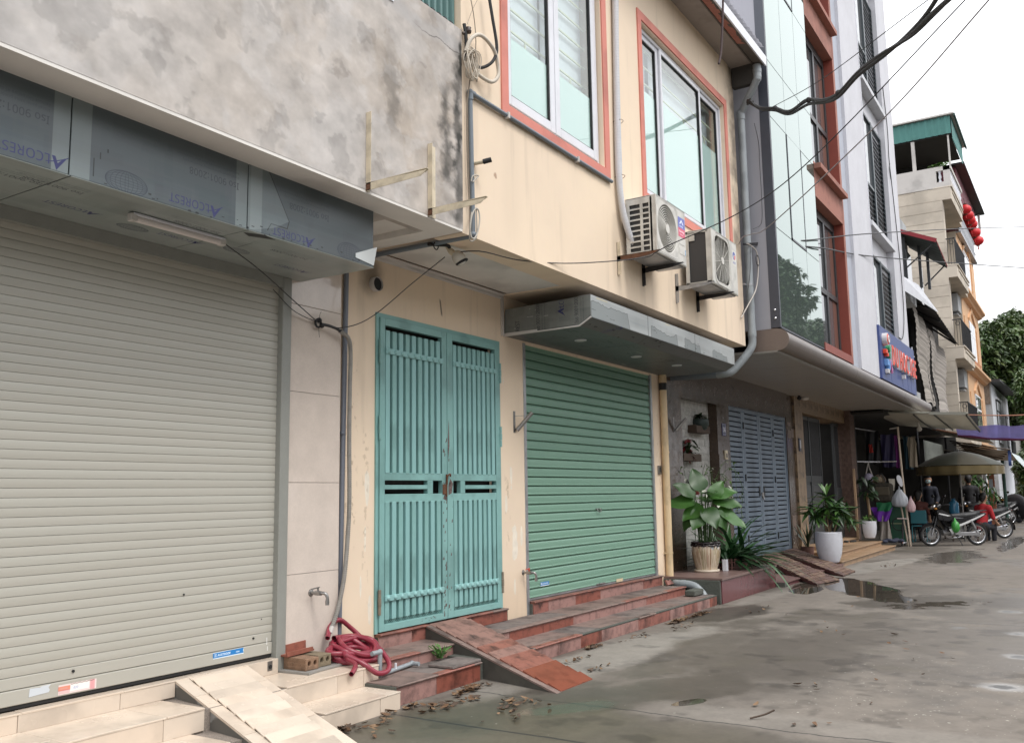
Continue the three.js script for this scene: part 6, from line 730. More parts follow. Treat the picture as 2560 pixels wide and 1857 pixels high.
{ const c = [13.28, 1.4, -5.14], p = thing('hanging_pot', 'small red pot hanging low on the white stone niche', 'plant pot', c); part(p, 'pot', lathe([[.06, 0], [.085, .1], [.09, .12], [.075, .12], [.05, .02]], ...c, 20), mat([.16, .02, .018], .5)); part(p, 'hanger', rod([c[0], c[1] + .11, c[2]], [c[0], c[1] + .2, -5.25], .004), M.wire); const q = localThing('orchid', 'orchid with upright narrow leaves in the small red hanging pot', 'plant', [c[0], c[1] + .1, c[2]]); const G = leaves(.3, .045, .35, .3, .75); for (let i = 0; i < 14; i++) putLeaf(q, G[i % 3], LF.strap[1 + i % 2], [.02 * (RN() - .5), 0, 0], RN() * 6.28, rr(.5, 1.4)); }
function whitePot(c, R, H, label) { const p = thing('white_pot', label, 'plant pot', c); part(p, 'pot', lathe([[0, 0], [R * .62, 0], [R * .7, H * .03], [R * .9, H * .3], [R, H * .65], [R * .985, H * .97], [R * .97, H], [R * .9, H], [R * .88, H * .9]], ...c, 48), M.potw); part(p, 'soil', new THREE.CircleGeometry(R * .9, 24).rotateX(-Math.PI / 2).translate(c[0], c[1] + H * .92, c[2]), M.soil); return p; }
whitePot([17.72, .105, -4.27], .247, .56, 'large tapered white pot at the left end of the ochre steps'); whitePot([23.2, .285, -4.62], .165, .4, 'smaller white pot on the ochre steps near the wooden post');
{ const d = localThing('dracaena', 'bushy dracaena with lance shaped leaves on pale canes in the large white pot', 'plant', [17.72, .62, -4.27]); const canes = [[[-.03, 0, 0], [-.05, .2, 0], [-.08, .42, .02]], [[.02, 0, .02], [.0, .25, 0], [.0, .62, -.02]], [[.1, 0, 0], [.15, .2, .03], [.2, .4, .05]], [[-.01, 0, .03], [-.04, .15, .1], [-.2, .3, .14]], [[.04, 0, 0], [.1, .2, -.08], [.34, .34, -.1]]]; for (const c of canes) part(d, 'cane', tube(c, .017, 14, 7), LF.cane); const G = [...leaves(.36, .075, .55, .22, .8), ...leaves(.28, .07, .35, .25, .8)];
  const heads = [[-.14, .44, .02, 26], [0, .66, -.02, 20], [.2, .44, .05, 28], [-.26, .34, .14, 22], [.4, .34, -.1, 26], [.02, .46, .1, 20], [.24, .56, -.12, 20], [-.02, .3, .12, 10], [-.34, .48, .05, 14], [.42, .2, 0, 12]]; for (const [x, y, z, n] of heads) for (let i = 0; i < n; i++) putLeaf(d, G[Math.floor(RN() * 6)], LF.drac[Math.floor(RN() * 4)], [x + .03 * (RN() - .5), y + .1 * (RN() - .5), z], RN() * 6.283, rr(-.65, .75) + (i < 3 ? .5 : 0), rr(-.5, .5));
  for (const yaw of [.4, 1.0, 1.8, 2.4]) putLeaf(d, G[3], LF.drac[2], [0, .72, 0], yaw, 1.15); }
{ const b = localThing('bushy_plant', 'small pale green bushy plant in the smaller white pot', 'plant', [23.2, .66, -4.62]); const G = leaves(.1, .045, .5, .2, .8); for (let i = 0; i < 80; i++) putLeaf(b, G[i % 3], i % 3 ? LF.lime[1] : LF.drac[1], [.24 * (RN() - .5), .14 * RN(), .2 * (RN() - .5)], RN() * 6.28, rr(-.6, 1)); }
{ const b = localThing('rubber_plant', 'dark leaved shrub with thick trunk behind the smaller white pot', 'plant', [23.75, .3, -4.72]); part(b, 'trunk', tube([[0, 0, 0], [.02, .5, 0], [-.02, 1.05, 0]], .035, 12, 7), LF.cane); const G = leaves(.3, .1, .6, .2, .8); for (let i = 0; i < 40; i++) putLeaf(b, G[i % 3], LF.dark[i % 2], [.35 * (RN() - .5), 1.0 + .45 * RN(), .2 * (RN() - .5)], RN() * 6.28, rr(-.8, .8)); }
{ const b = localThing('snake_plant', 'thin dark potted plant against the iron door behind the large white pot', 'plant', [18.4, .12, -4.85]); part(b, 'pot', lathe([[.1, 0], [.13, .22], [.11, .22]], 0, 0, 0, 16), mat([.14, .07, .055], .8)); const G = leaves(.55, .05, .2, .3, .8); for (let i = 0; i < 12; i++) putLeaf(b, G[i % 3], LF.dark[i % 2], [.05 * (RN() - .5), .2, 0], RN() * 6.28, rr(1.0, 1.5)); part(b, 'twig', tube([[-.12, .1, 0], [-.2, .3, 0], [-.18, .5, 0], [-.24, .62, 0]], .008, 12, 5), M.wooddark); }
// ---------------------------------------------------------------- dead leaves
function litter(label, spots, seed) { const r = rng(seed), t = [[], [], []]; for (const [x, z, n, sx, sz] of spots) for (let i = 0; i < n; i++) { const a = r() + r() - 1, b = r() + r() - 1, L = .035 + .05 * r(), g = sheet(4, 2, (u, v) => { const s = (v - .5) * 2, w = L * .22 * Math.sin(Math.PI * clamp(u * .96 + .02)); return [L * (u - .5), L * .5 * (u - .5) * (u - .5) + .25 * w * s * s, s * w]; }); g.userData.keep = true; g.rotateX((r() - .5) * 1.4).rotateZ((r() - .5) * .6).rotateY(r() * 6.28).translate(x + a * sx, .006 + .022 * r() * (1 - Math.abs(a)), z + b * sz); t[Math.floor(r() * 3)].push(keep(g)); } const q = thing('leaf_litter', label, 'dead leaves', [spots[0][0], 0, spots[0][1]]); q.userData.kind = 'stuff'; const cs = [[.13, .07, .035], [.2, .125, .07], [.07, .045, .03]]; t.forEach((L, i) => L.length && part(q, 'leaves', L, mat(cs[i], .8))); }
litter('brown dead leaves scattered at the foot of the cream ramp and step', [[4.42, -4.08, 26, .12, .1], [4.62, -4.0, 12, .22, .08], [4.85, -4.1, 10, .14, .03], [4.45, -3.85, 4, .1, .08]], 1); litter('wet dead leaves gathered against the side of the red ramp', [[5.75, -4.06, 60, .3, .07], [5.3, -3.92, 34, .3, .1], [5.55, -3.56, 22, .22, .14], [5.1, -4.1, 18, .14, .05], [5.35, -3.35, 14, .5, .2]], 2); litter('dry brown leaves lying along the middle of the long low red step', [[7.85, -4.12, 46, .18, .05], [7.2, -3.95, 12, .3, .06], [6.9, -3.6, 10, .3, .1], [8.5, -4.0, 12, .5, .08]], 3); litter('tan curled leaves drifted by the far end of the red steps', [[9.8, -4.07, 90, .28, .06], [10.45, -4.06, 80, .34, .06], [9.5, -3.85, 12, .4, .1], [11.2, -3.6, 6, .5, .2]], 4); litter('few dry leaves scattered on the open lane', [[8.3, -1.4, 10, 2.2, .7], [10.2, -2.4, 10, 2.5, .9], [6.6, -1.7, 8, .9, .5], [14, -2.5, 8, 3, .8], [18.5, -3.4, 14, .9, .2]], 5);
solo('twig', 'short dry twig lying on the crack across the lane', 'twig', [tube([[5.9, .008, -1.98], [5.95, .03, -1.9], [5.97, .06, -1.84]], .006, 8, 5)], M.wooddark, [5.93, 0, -1.9]);

// ---------------------------------------------------------------- the market stall beyond the ochre steps
const bagM = c => mat(c, .6, { map: 'fine', s: .2 });
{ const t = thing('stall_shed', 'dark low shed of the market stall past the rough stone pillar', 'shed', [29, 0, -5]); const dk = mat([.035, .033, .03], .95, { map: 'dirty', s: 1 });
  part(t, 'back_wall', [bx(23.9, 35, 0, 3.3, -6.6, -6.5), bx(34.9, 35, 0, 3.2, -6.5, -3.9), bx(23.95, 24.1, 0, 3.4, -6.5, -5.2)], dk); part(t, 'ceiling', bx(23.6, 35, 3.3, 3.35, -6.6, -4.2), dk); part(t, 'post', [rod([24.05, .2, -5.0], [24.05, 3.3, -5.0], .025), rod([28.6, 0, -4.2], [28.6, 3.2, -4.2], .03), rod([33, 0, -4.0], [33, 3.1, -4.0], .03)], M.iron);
  const cg = sheet(60, 1, (u, v) => [lerp(27.4, 31.5, u), lerp(2.0, 2.78, v), -3.92 + (Math.floor(u * 59.9) % 4 < 2 ? .04 : 0)]); part(t, 'corrugated_sheet', cg, mat([.15, .16, .14], .7, { map: 'dirty', s: .5 })); part(t, 'shelf_rail', [rod([24.1, 3.03, -5.2], [27, 3.04, -5.0], .014), rod([24.1, 2.14, -5.02], [24.9, 2.14, -4.6], .014), rod([25.0, 2.14, -4.55], [25.2, 2.14, -4.15], .014)], M.white); }
{ const r = thing('display_rack', 'pale pole rack of the stall hung with clothes and bags', 'rack', [25, 0, -4.1]); part(r, 'pole', [rod([25, 1.86, -4.1], [24.98, 3.02, -4.12], .026), rod([25.02, 0, -4.02], [25, 1.9, -4.1], .024), rod([25.15, 0, -4.1], [24.95, 1.3, -4.2], .02)], mat([.52, .43, .34], .6)); part(r, 'cross_bar', [rod([24.98, 3.0, -4.12], [25, 2.98, -4.32], .016), rod([25, 2.14, -5.0], [25, 2.14, -4.2], .012)], M.plaster); }
function cloth(name, label, x, y0, y1, z0, z1, c, sway = .04, shape) { const g = sheet(10, 12, (u, v) => { const w = shape ? shape(v) : 1; return [x + sway * Math.sin(u * 11 + v * 3) * (.4 + v), lerp(y1, y0, v) + .012 * Math.sin(u * 9), lerp(z0, z1, .5 + (u - .5) * w)]; }); return solo(name, label, name, g, bagM(c), [x, y0, (z0 + z1) / 2]); }
cloth('shirt', 'beige shirt hanging at the front of the stall', 26, 2.0, 2.8, -4.1, -3.84, [.28, .235, .175], .03, v => v < .28 ? .6 + 1.4 * v : .82); cloth('shirt', 'teal shirt hanging behind the beige one', 26.15, 1.95, 2.83, -4.2, -4.0, [.02, .06, .09]); cloth('dress', 'long purple magenta dress hanging beside the pale rack pole', 25.05, 1.97, 2.81, -4.24, -4.12, [.13, .012, .13]); cloth('dress', 'dark blue dress hanging left of the purple one', 25.2, 2.0, 2.85, -4.6, -4.25, [.02, .015, .06]); cloth('jacket', 'black jacket hanging deep in the stall under the shelf rail', 25.3, 2.1, 2.95, -5.0, -4.65, [.012, .012, .015]); cloth('pouch', 'small red pouch hanging in the dark of the stall', 25.0, 2.38, 2.6, -4.86, -4.77, [.4, .03, .02]);
cloth('skirt', 'floral grey skirt cloth hanging at the bottom of the stall rack', 24.95, .14, .86, -4.78, -4.42, [.34, .3, .26], .05, v => .55 + .3 * v); cloth('cloth', 'bright purple cloth slung under the green one', 24.9, .62, .97, -4.9, -4.36, [.16, .03, .38], .04, v => 1 - .5 * v); cloth('cloth', 'green cloth bundle above the purple one', 24.88, .88, 1.1, -4.75, -4.38, [.015, .15, .06], .03);
{ const b = thing('shoulder_bag', 'large dark brown backpack bag hanging on the stall front', 'bag', [24.95, 1.1, -4.57]); part(b, 'body', rb(24.84, 25.08, 1.1, 1.6, -4.82, -4.33, .09, 3), mat([.045, .038, .027], .85, { map: 'grime', s: .2 })); part(b, 'flap', [rb(24.82, 24.9, 1.28, 1.5, -4.75, -4.4, .03)], mat([.075, .062, .042], .8)); part(b, 'strap', tube([[24.9, 1.5, -4.7], [24.95, 1.85, -4.6], [24.9, 1.5, -4.45]], .012), M.iron); }
{ const b = thing('lilac_bag', 'lilac and white drawstring bag hanging from the shelf rail', 'bag', [25, 1.62, -4.91]); part(b, 'body', keep(new THREE.SphereGeometry(.12, 14, 10).scale(.8, 1, 1).translate(25, 1.74, -4.91)), bagM([.42, .38, .5])); part(b, 'strap', [tube([[25, 1.82, -4.98], [24.98, 2.0, -4.93], [25, 2.12, -4.9]], .016), tube([[25, 1.82, -4.83], [24.98, 2.0, -4.88], [25, 2.12, -4.9]], .016)], bagM([.5, .46, .42])); }
{ const b = thing('straw_hat', 'brown straw hat hanging above the brown bag', 'hat', [25, 1.6, -4.63]); part(b, 'brim', new THREE.CylinderGeometry(.17, .17, .012, 20).rotateZ(1.2).translate(25, 1.66, -4.66), mat([.12, .09, .06], .85)); part(b, 'crown', new THREE.SphereGeometry(.09, 12, 8).translate(24.95, 1.68, -4.66), mat([.2, .16, .11], .85)); }
{ const s = thing('white_sandal', 'white flat sandal hung sole outward on the rack', 'sandal', [24.96, 1.48, -4.17]); part(s, 'sole', keep(ext(Array.from({ length: 24 }, (_, i) => { const a = i / 24 * 6.283; return [(.055 + .012 * Math.sin(a)) * Math.cos(a), .15 * Math.sin(a)]; }), .018, { bevel: .004 }).rotateZ(.25).rotateY(-1.2).translate(24.95, 1.64, -4.16)), M.white); part(s, 'strap', tube([[24.99, 1.7, -4.19], [25.03, 1.68, -4.15], [24.99, 1.66, -4.11]], .01), M.plaster); }
{ const s = thing('folded_garment', 'white folded garment hung left of the sandal', 'garment', [24.97, 1.38, -4.35]); part(s, 'cloth', sheet(8, 8, (u, v) => [24.97 + .02 * Math.sin(v * 8 + u * 4), lerp(1.7, 1.4, v), -4.35 + (u - .5) * (.16 - .07 * v)]), bagM([.6, .56, .48])); }
function plasticBag(label, x, y, z, w, h, c, in1) { const b = thing('plastic_bag', label, 'bag', [x, y, z]); part(b, 'bag', (() => { const g = new THREE.LatheGeometry([[0, 0], [.62, .02], [.9, .12], [1, .3], [.92, .5], [.68, .7], [.4, .86], [.3, .95]].map(p => V2(...p)), 40), P = g.attributes.position; for (let i = 0; i < P.count; i++) { const a = Math.atan2(P.getZ(i), P.getX(i)), q = 1 + .08 * Math.sin(a * 7 + P.getY(i) * 5) * (1.2 - P.getY(i)) + .05 * Math.sin(a * 13); P.setXYZ(i, P.getX(i) * w * .62 * q + x, P.getY(i) * h + y, P.getZ(i) * w * q + z); } g.computeVertexNormals(); return keep(g); })(), mat(c, .25, { transmission: .35, thickness: 0 })); part(b, 'handles', [tube([[0, h * .7, -w * .5], [0, h * 1.0, -.01], [0, h * 1.15, 0]], .013), tube([[0, h * .7, w * .5], [0, h * 1.0, .01], [0, h * 1.15, 0]], .013)].map(g => g.translate(x, y, z)), mat(c, .3, { transmission: .3 })); part(b, 'contents', keep(new THREE.SphereGeometry(1, 12, 8).scale(w * .5, h * .25, w * .75).translate(x, y + h * .28, z)), bagM(in1)); return b; }
{ const fix = (b) => b; fix(plasticBag('clear plastic shopping bag with pale goods hanging on the rack', 24.9, .98, -4.18, .19, .46, [.6, .63, .68], [.38, .42, .5])); fix(plasticBag('small pink and white plastic bag hanging lowest at the right of the rack', 24.95, .85, -3.93, .1, .35, [.7, .5, .52], [.6, .4, .42])); }
{ const b = thing('green_board', 'dark green panel leaning at the stall foot behind the kick scooter', 'board', [25.2, .1, -4.3]); part(b, 'panel', rb(25.2, 25.24, .1, 1.0, -4.5, -4.12, .006), mat([.02, .085, .05], .4)); part(b, 'strip', bx(25.185, 25.2, .55, .57, -4.48, -4.14), mat([.3, .32, .18], .5)); part(b, 'ring', new THREE.TorusGeometry(.16, .012, 6, 24).rotateY(Math.PI / 2).translate(25.17, .55, -4.28), M.iron); }
{ const s = thing('kick_scooter', 'small white and black kick scooter standing at the stall corner', 'scooter', [24.98, 0, -4.18]); part(s, 'stem', [rod([24.96, .06, -4.2], [25, .68, -4.16], .016), rod([24.97, .2, -4.19], [24.985, .5, -4.175], .022)], M.iron); part(s, 'handlebar', rod([25, .69, -4.29], [25, .685, -4.03], .017), mat([.6, .5, .47], .5)); part(s, 'deck', rb(24.86, 25.3, .07, .1, -4.25, -4.15, .01), M.white); part(s, 'wheel', [new THREE.TorusGeometry(.045, .015, 8, 16).translate(24.88, .06, -4.2), new THREE.TorusGeometry(.045, .015, 8, 16).translate(25.3, .06, -4.2)], M.black); part(s, 'fork_guard', rb(24.84, 24.92, .08, .17, -4.23, -4.17, .012), mat([.55, .2, .15], .5)); }
solo('slippers', 'pair of black slippers lying on the middle ochre step', 'slippers', [0, 1].map(i => keep(ext(Array.from({ length: 16 }, (_, k) => { const a = k / 16 * 6.283; return [.13 * Math.cos(a), (.045 + .008 * Math.cos(a)) * Math.sin(a)]; }), .025, { bevel: .006 }).rotateX(-Math.PI / 2).rotateY(.3 - i * .5).translate(21.15 + i * .18, .292, -4.72 + i * .1))), M.rubber, [21.2, .285, -4.7]);
solo('shoe_pile', 'heap of dark shoes and cloths on the low step below the floral cloth', 'shoes', [0, 1, 2, 3, 4].map(i => keep(new THREE.SphereGeometry(.1, 10, 7).scale(1.3, .5, .8).rotateY(i).translate(24.3 + .12 * i, .15 + .02 * (i % 2), -4.5 + .07 * i))), mat([.03, .035, .06], .8), [24.5, .1, -4.4]);
{ const c = thing('plastic_chair', 'teal plastic chair with the striped shirt person on it', 'chair', [27, 0, -4.06]); const m = mat([.04, .17, .2], .4); part(c, 'back', [rb(26.78, 26.82, .5, .86, -4.26, -3.86, .02)], m); part(c, 'seat', rb(26.8, 27.2, .42, .46, -4.26, -3.86, .015), m); for (const [x, z] of [[26.8, -4.24], [26.8, -3.88], [27.18, -4.24], [27.18, -3.88]]) part(c, 'leg', rod([x, .43, z], [x + (x > 27 ? .03 : -.03), 0, z], .018, .015), m); }
{ const u = thing('market_umbrella', 'large faded green and yellow market umbrella over the stall', 'umbrella', [27.6, 0, -3.05]); const c = [27.6, 2.5, -3.05], R = 1.28; const tex = ctex(512, 256, (g, w, h) => { g.fillStyle = '#2f2c1f'; g.fillRect(0, 0, w, h); for (let i = 0; i < 8; i++) { g.fillStyle = i % 2 ? '#272a1c' : '#35301f'; g.fillRect(i * 64, 0, 64, h); } for (let i = 0; i < 200; i++) { g.fillStyle = `rgba(30,28,20,${.1 * RN()})`; g.fillRect(RN() * w, RN() * h, 40 * RN(), 20 * RN()); } for (const x of [64, 320]) { g.strokeStyle = '#4d5240'; g.lineWidth = 5; g.beginPath(); g.ellipse(x, 105, 30, 42, 0, 0, 7); g.stroke(); g.fillStyle = '#403526'; g.beginPath(); g.ellipse(x, 105, 25, 36, 0, 0, 7); g.fill(); g.fillStyle = '#3a2c26'; g.fillRect(x - 6, 85, 12, 16); } });
  const m = new THREE.MeshPhysicalMaterial({ map: tex, roughness: .8, side: THREE.DoubleSide, transmission: .12, thickness: 0 }); m.userData = {}; part(u, 'canopy', sheet(48, 8, (a, v) => { const t = a * 6.2832 + .7, k = Math.cos((a * 8 % 1 - .5) * .785) / Math.cos(.39), r = R * v * lerp(1, 1 / k, .6 * v); return [c[0] + r * Math.cos(t), c[1] - .06 - .3 * v * v - .1 * v, c[2] + r * Math.sin(t) * .86]; }), m); const val = mat([.15, .11, .04], .8, { transmission: .25, map: 'dirty', s: .4 }); part(u, 'valance', sheet(96, 2, (a, v) => { const t = a * 6.2832 + .7, k = Math.cos((a * 8 % 1 - .5) * .785) / Math.cos(.39), r = R * lerp(1, 1 / k, .6) + .015 * Math.sin(a * 90); return [c[0] + r * Math.cos(t), c[1] - .48 - .22 * v, c[2] + r * Math.sin(t) * .86]; }), val); part(u, 'pole', rod([c[0], 0, c[2]], [c[0], 2.5, c[2]], .022), M.steel); for (let i = 0; i < 8; i++) { const t = i / 8 * 6.2832 + .7; part(u, 'rib', rod([c[0], 2.47, c[2]], [c[0] + R * Math.cos(t), 2.0, c[2] + R * .86 * Math.sin(t)], .008), M.iron); } }
solo('lamp_bulb', 'round white bulb hanging under the stall awning', 'lamp', [new THREE.SphereGeometry(.07, 12, 8).translate(26, 3.0, -3.76), rod([26, 3.05, -3.76], [26, 3.18, -3.78], .03)], M.plaster, [26, 3, -3.76]);
{ // awnings
  const tw = mat([.5, .46, .36], .7, { transmission: .3, map: 'dirty', s: .8 }); const aw = thing('tarp_awning', 'cream tarpaulin awning stretched on dark ribs over the stall', 'awning', [25.5, 3, -3.3]); const f = (u, v) => [lerp(24.2, 27.6, v) + .1 * u, lerp(lerp(3.36, 3.2, u), lerp(3.22, 2.98, u), v) - .07 * Math.sin(u * Math.PI * 3) ** 2 * Math.sin(v * 3), lerp(lerp(-4.6, -2.4, u), lerp(-4.5, -2.45, u), v)]; part(aw, 'sheet', sheet(18, 8, f), tw); for (const u of [.45, .66, .98]) part(aw, 'rib', tube([0, .35, .7, 1].map(v => { const p = f(u, v); return [p[0], p[1] - .03, p[2]]; }), .02), M.iron); part(aw, 'front_bar', [rod([24.2, 3.37, -4.6], [24.3, 3.22, -2.4], .022), bar([24.25, 3.27, -3.25], [24.3, 3.22, -2.45], .05, .07)], mat([.25, .25, .21], .6));
  const pt = thing('purple_tarp', 'blue purple tarpaulin sagging across the lane from the stall awning', 'tarp', [30, 3, -2]); part(pt, 'sheet', sheet(24, 10, (u, v) => [30 + .6 * v, lerp(3.3 - .12 * Math.sin(u * 1.4), 3.04 - .2 * Math.sin(Math.min(1, u * 1.3) * 1.9), v) + .02 * Math.sin(u * 20 + v * 5), lerp(-3.35, -.6, u)]), mat([.34, .31, .74], .55, { transmission: .4, map: 'streak', s: .9 })); part(pt, 'hem', tube([0, .2, .4, .6, .8, 1].map(u => [30.6, 3.03 - .2 * Math.sin(Math.min(1, u * 1.3) * 1.9), lerp(-3.35, -.6, u)]), .045, 30, 6), mat([.14, .03, .06], .7)); part(pt, 'rope', tube([[29.4, 3.7, -4.3], [30, 3.62, -3.3], [30, 3.5, -1.6], [30, 3.62, -.4]], .018, 20, 5), mat([.35, .16, .1], .8));
  const a2 = thing('tin_awning', 'pale tin sheet awning below the purple tarp', 'awning', [31.5, 2.9, -3.4]); part(a2, 'sheet', sheet(14, 4, (u, v) => [lerp(31, 33.5, v), lerp(3.3, 2.93, u) - .1 * v, lerp(-4.1, -2.6, u)]), mat([.52, .49, .4], .7, { map: 'dirty', s: .7 })); part(a2, 'batten', [rod([31, 3.28, -4.1], [31, 2.9, -2.6], .03)], M.rust);
  const a3 = thing('brown_awning', 'brown sagging market awning with tangled battens further along the lane', 'awning', [34, 2.6, -3]); part(a3, 'sheet', sheet(14, 6, (u, v) => [lerp(32.6, 36, v), lerp(2.95, 2.62, u) - .12 * Math.sin(u * 3) - .25 * v, lerp(-3.7, -2.15, u)]), mat([.26, .19, .13], .8, { transmission: .2, map: 'dirty', s: .6 })); part(a3, 'batten', [0, 1, 2, 3, 4].map(i => rod([32.4 + i * .5, 2.95 - .05 * i, -3.8], [32.6 + i * .55, 2.6 - .05 * i, -2.1 - .1 * i], .02)), M.wooddark); part(a3, 'blue_flap', sheet(4, 6, (u, v) => [32.7 + .05 * Math.sin(v * 6), lerp(2.62, 2.1, v), -2.2 + .09 * u]), mat([.03, .06, .18], .7));
  const a4 = thing('striped_awning', 'pale blue striped awning hanging furthest along the lane', 'awning', [38, 2.4, -2.2]); part(a4, 'sheet', sheet(20, 4, (u, v) => [lerp(36, 40, u), lerp(2.62, 2.1, v), lerp(-2.35, -1.95, v) + .04 * (Math.floor(u * 19.9) % 2)]), mat([.42, .5, .52], .7, { transmission: .3 })); part(a4, 'roof', bx(36, 41, 2.6, 2.66, -4, -2.35), mat([.1, .1, .1], .8));
  part(thing('tin_roofs', 'low rusty tin roof patched behind the umbrella', 'roof', [33, 2.6, -3.6]), 'sheet', [sheet(30, 3, (u, v) => [lerp(31.5, 36, u), lerp(2.75, 2.35, v) + (Math.floor(u * 29.9) % 3 < 2 ? .025 : 0), lerp(-4.4, -2.7, v)])], mat([.13, .125, .115], .75, { map: 'dirty', s: .9 })); }
{ const t = thing('far_stall', 'far stall front with brick red post and pale wall panels beside the planter bushes', 'stall', [38, 0, -3.4]); part(t, 'wall', [bx(35, 35.1, 0, 2.6, -4.2, -3.2), bx(38, 46, 0, 2.6, -4.2, -4.1)], mat([.34, .32, .28], .9, { map: 'dirty', s: 1 })); part(t, 'post', [rb(38.9, 39.1, 0, 2.3, -3.35, -3.15, .01)], mat([.35, .13, .07], .8)); part(t, 'green_post', rod([40, 0, -2.9], [40, 2.5, -2.9], .06), mat([.04, .1, .08], .6)); part(t, 'poster', bx(38.88, 38.9, 1.2, 1.75, -3.33, -3.2), mat([.5, .55, .6], .5)); part(t, 'white_panel', bx(37.5, 37.6, .5, 1.9, -3.75, -3.45), M.plaster); }
// people
function sdCap(px, py, pz, a, b, ra, rb2) { const bx_ = b[0] - a[0], by = b[1] - a[1], bz = b[2] - a[2], ax = px - a[0], ay = py - a[1], az = pz - a[2]; const t = clamp((ax * bx_ + ay * by + az * bz) / (bx_ * bx_ + by * by + bz * bz + 1e-9)); return Math.hypot(ax - bx_ * t, ay - by * t, az - bz * t) - (ra + (rb2 - ra) * t); }
function blob(bones, cell, grow = 0, k = .035) { const lo = [9, 9, 9], hi = [-9, -9, -9]; for (const b of bones) for (let i = 0; i < 3; i++) { lo[i] = Math.min(lo[i], b[0][i] - b[2], b[1][i] - b[3]); hi[i] = Math.max(hi[i], b[0][i] + b[2], b[1][i] + b[3]); } const S = Math.max(hi[0] - lo[0], hi[1] - lo[1], hi[2] - lo[2]) / 2 + .08 + grow, c = [0, 1, 2].map(i => (lo[i] + hi[i]) / 2), N = Math.min(110, Math.ceil(2 * S / cell)); const mc = new MarchingCubes(N, new THREE.MeshBasicMaterial(), false, false, 60000); mc.isolation = 0;
  for (let z = 0; z < N; z++) for (let y = 0; y < N; y++) for (let x = 0; x < N; x++) { const p = [x, y, z].map((q, i) => (q / N * 2 - 1) * S + c[i]); let d = 9; for (const b of bones) { const e = sdCap(p[0], p[1], p[2], b[0], b[1], b[2] + grow, b[3] + grow), h = clamp(.5 + .5 * (e - d) / k); d = d > 8 ? e : lerp(e, d, h) - k * h * (1 - h); } mc.field[x + y * N + z * N * N] = -d; }
  mc.update(); const n = mc.count, g = new THREE.BufferGeometry(); g.setAttribute('position', new THREE.BufferAttribute(mc.positionArray.slice(0, n * 3), 3)); g.setAttribute('normal', new THREE.BufferAttribute(mc.normalArray.slice(0, n * 3), 3)); g.scale(S, S, S).translate(...c); return g; }
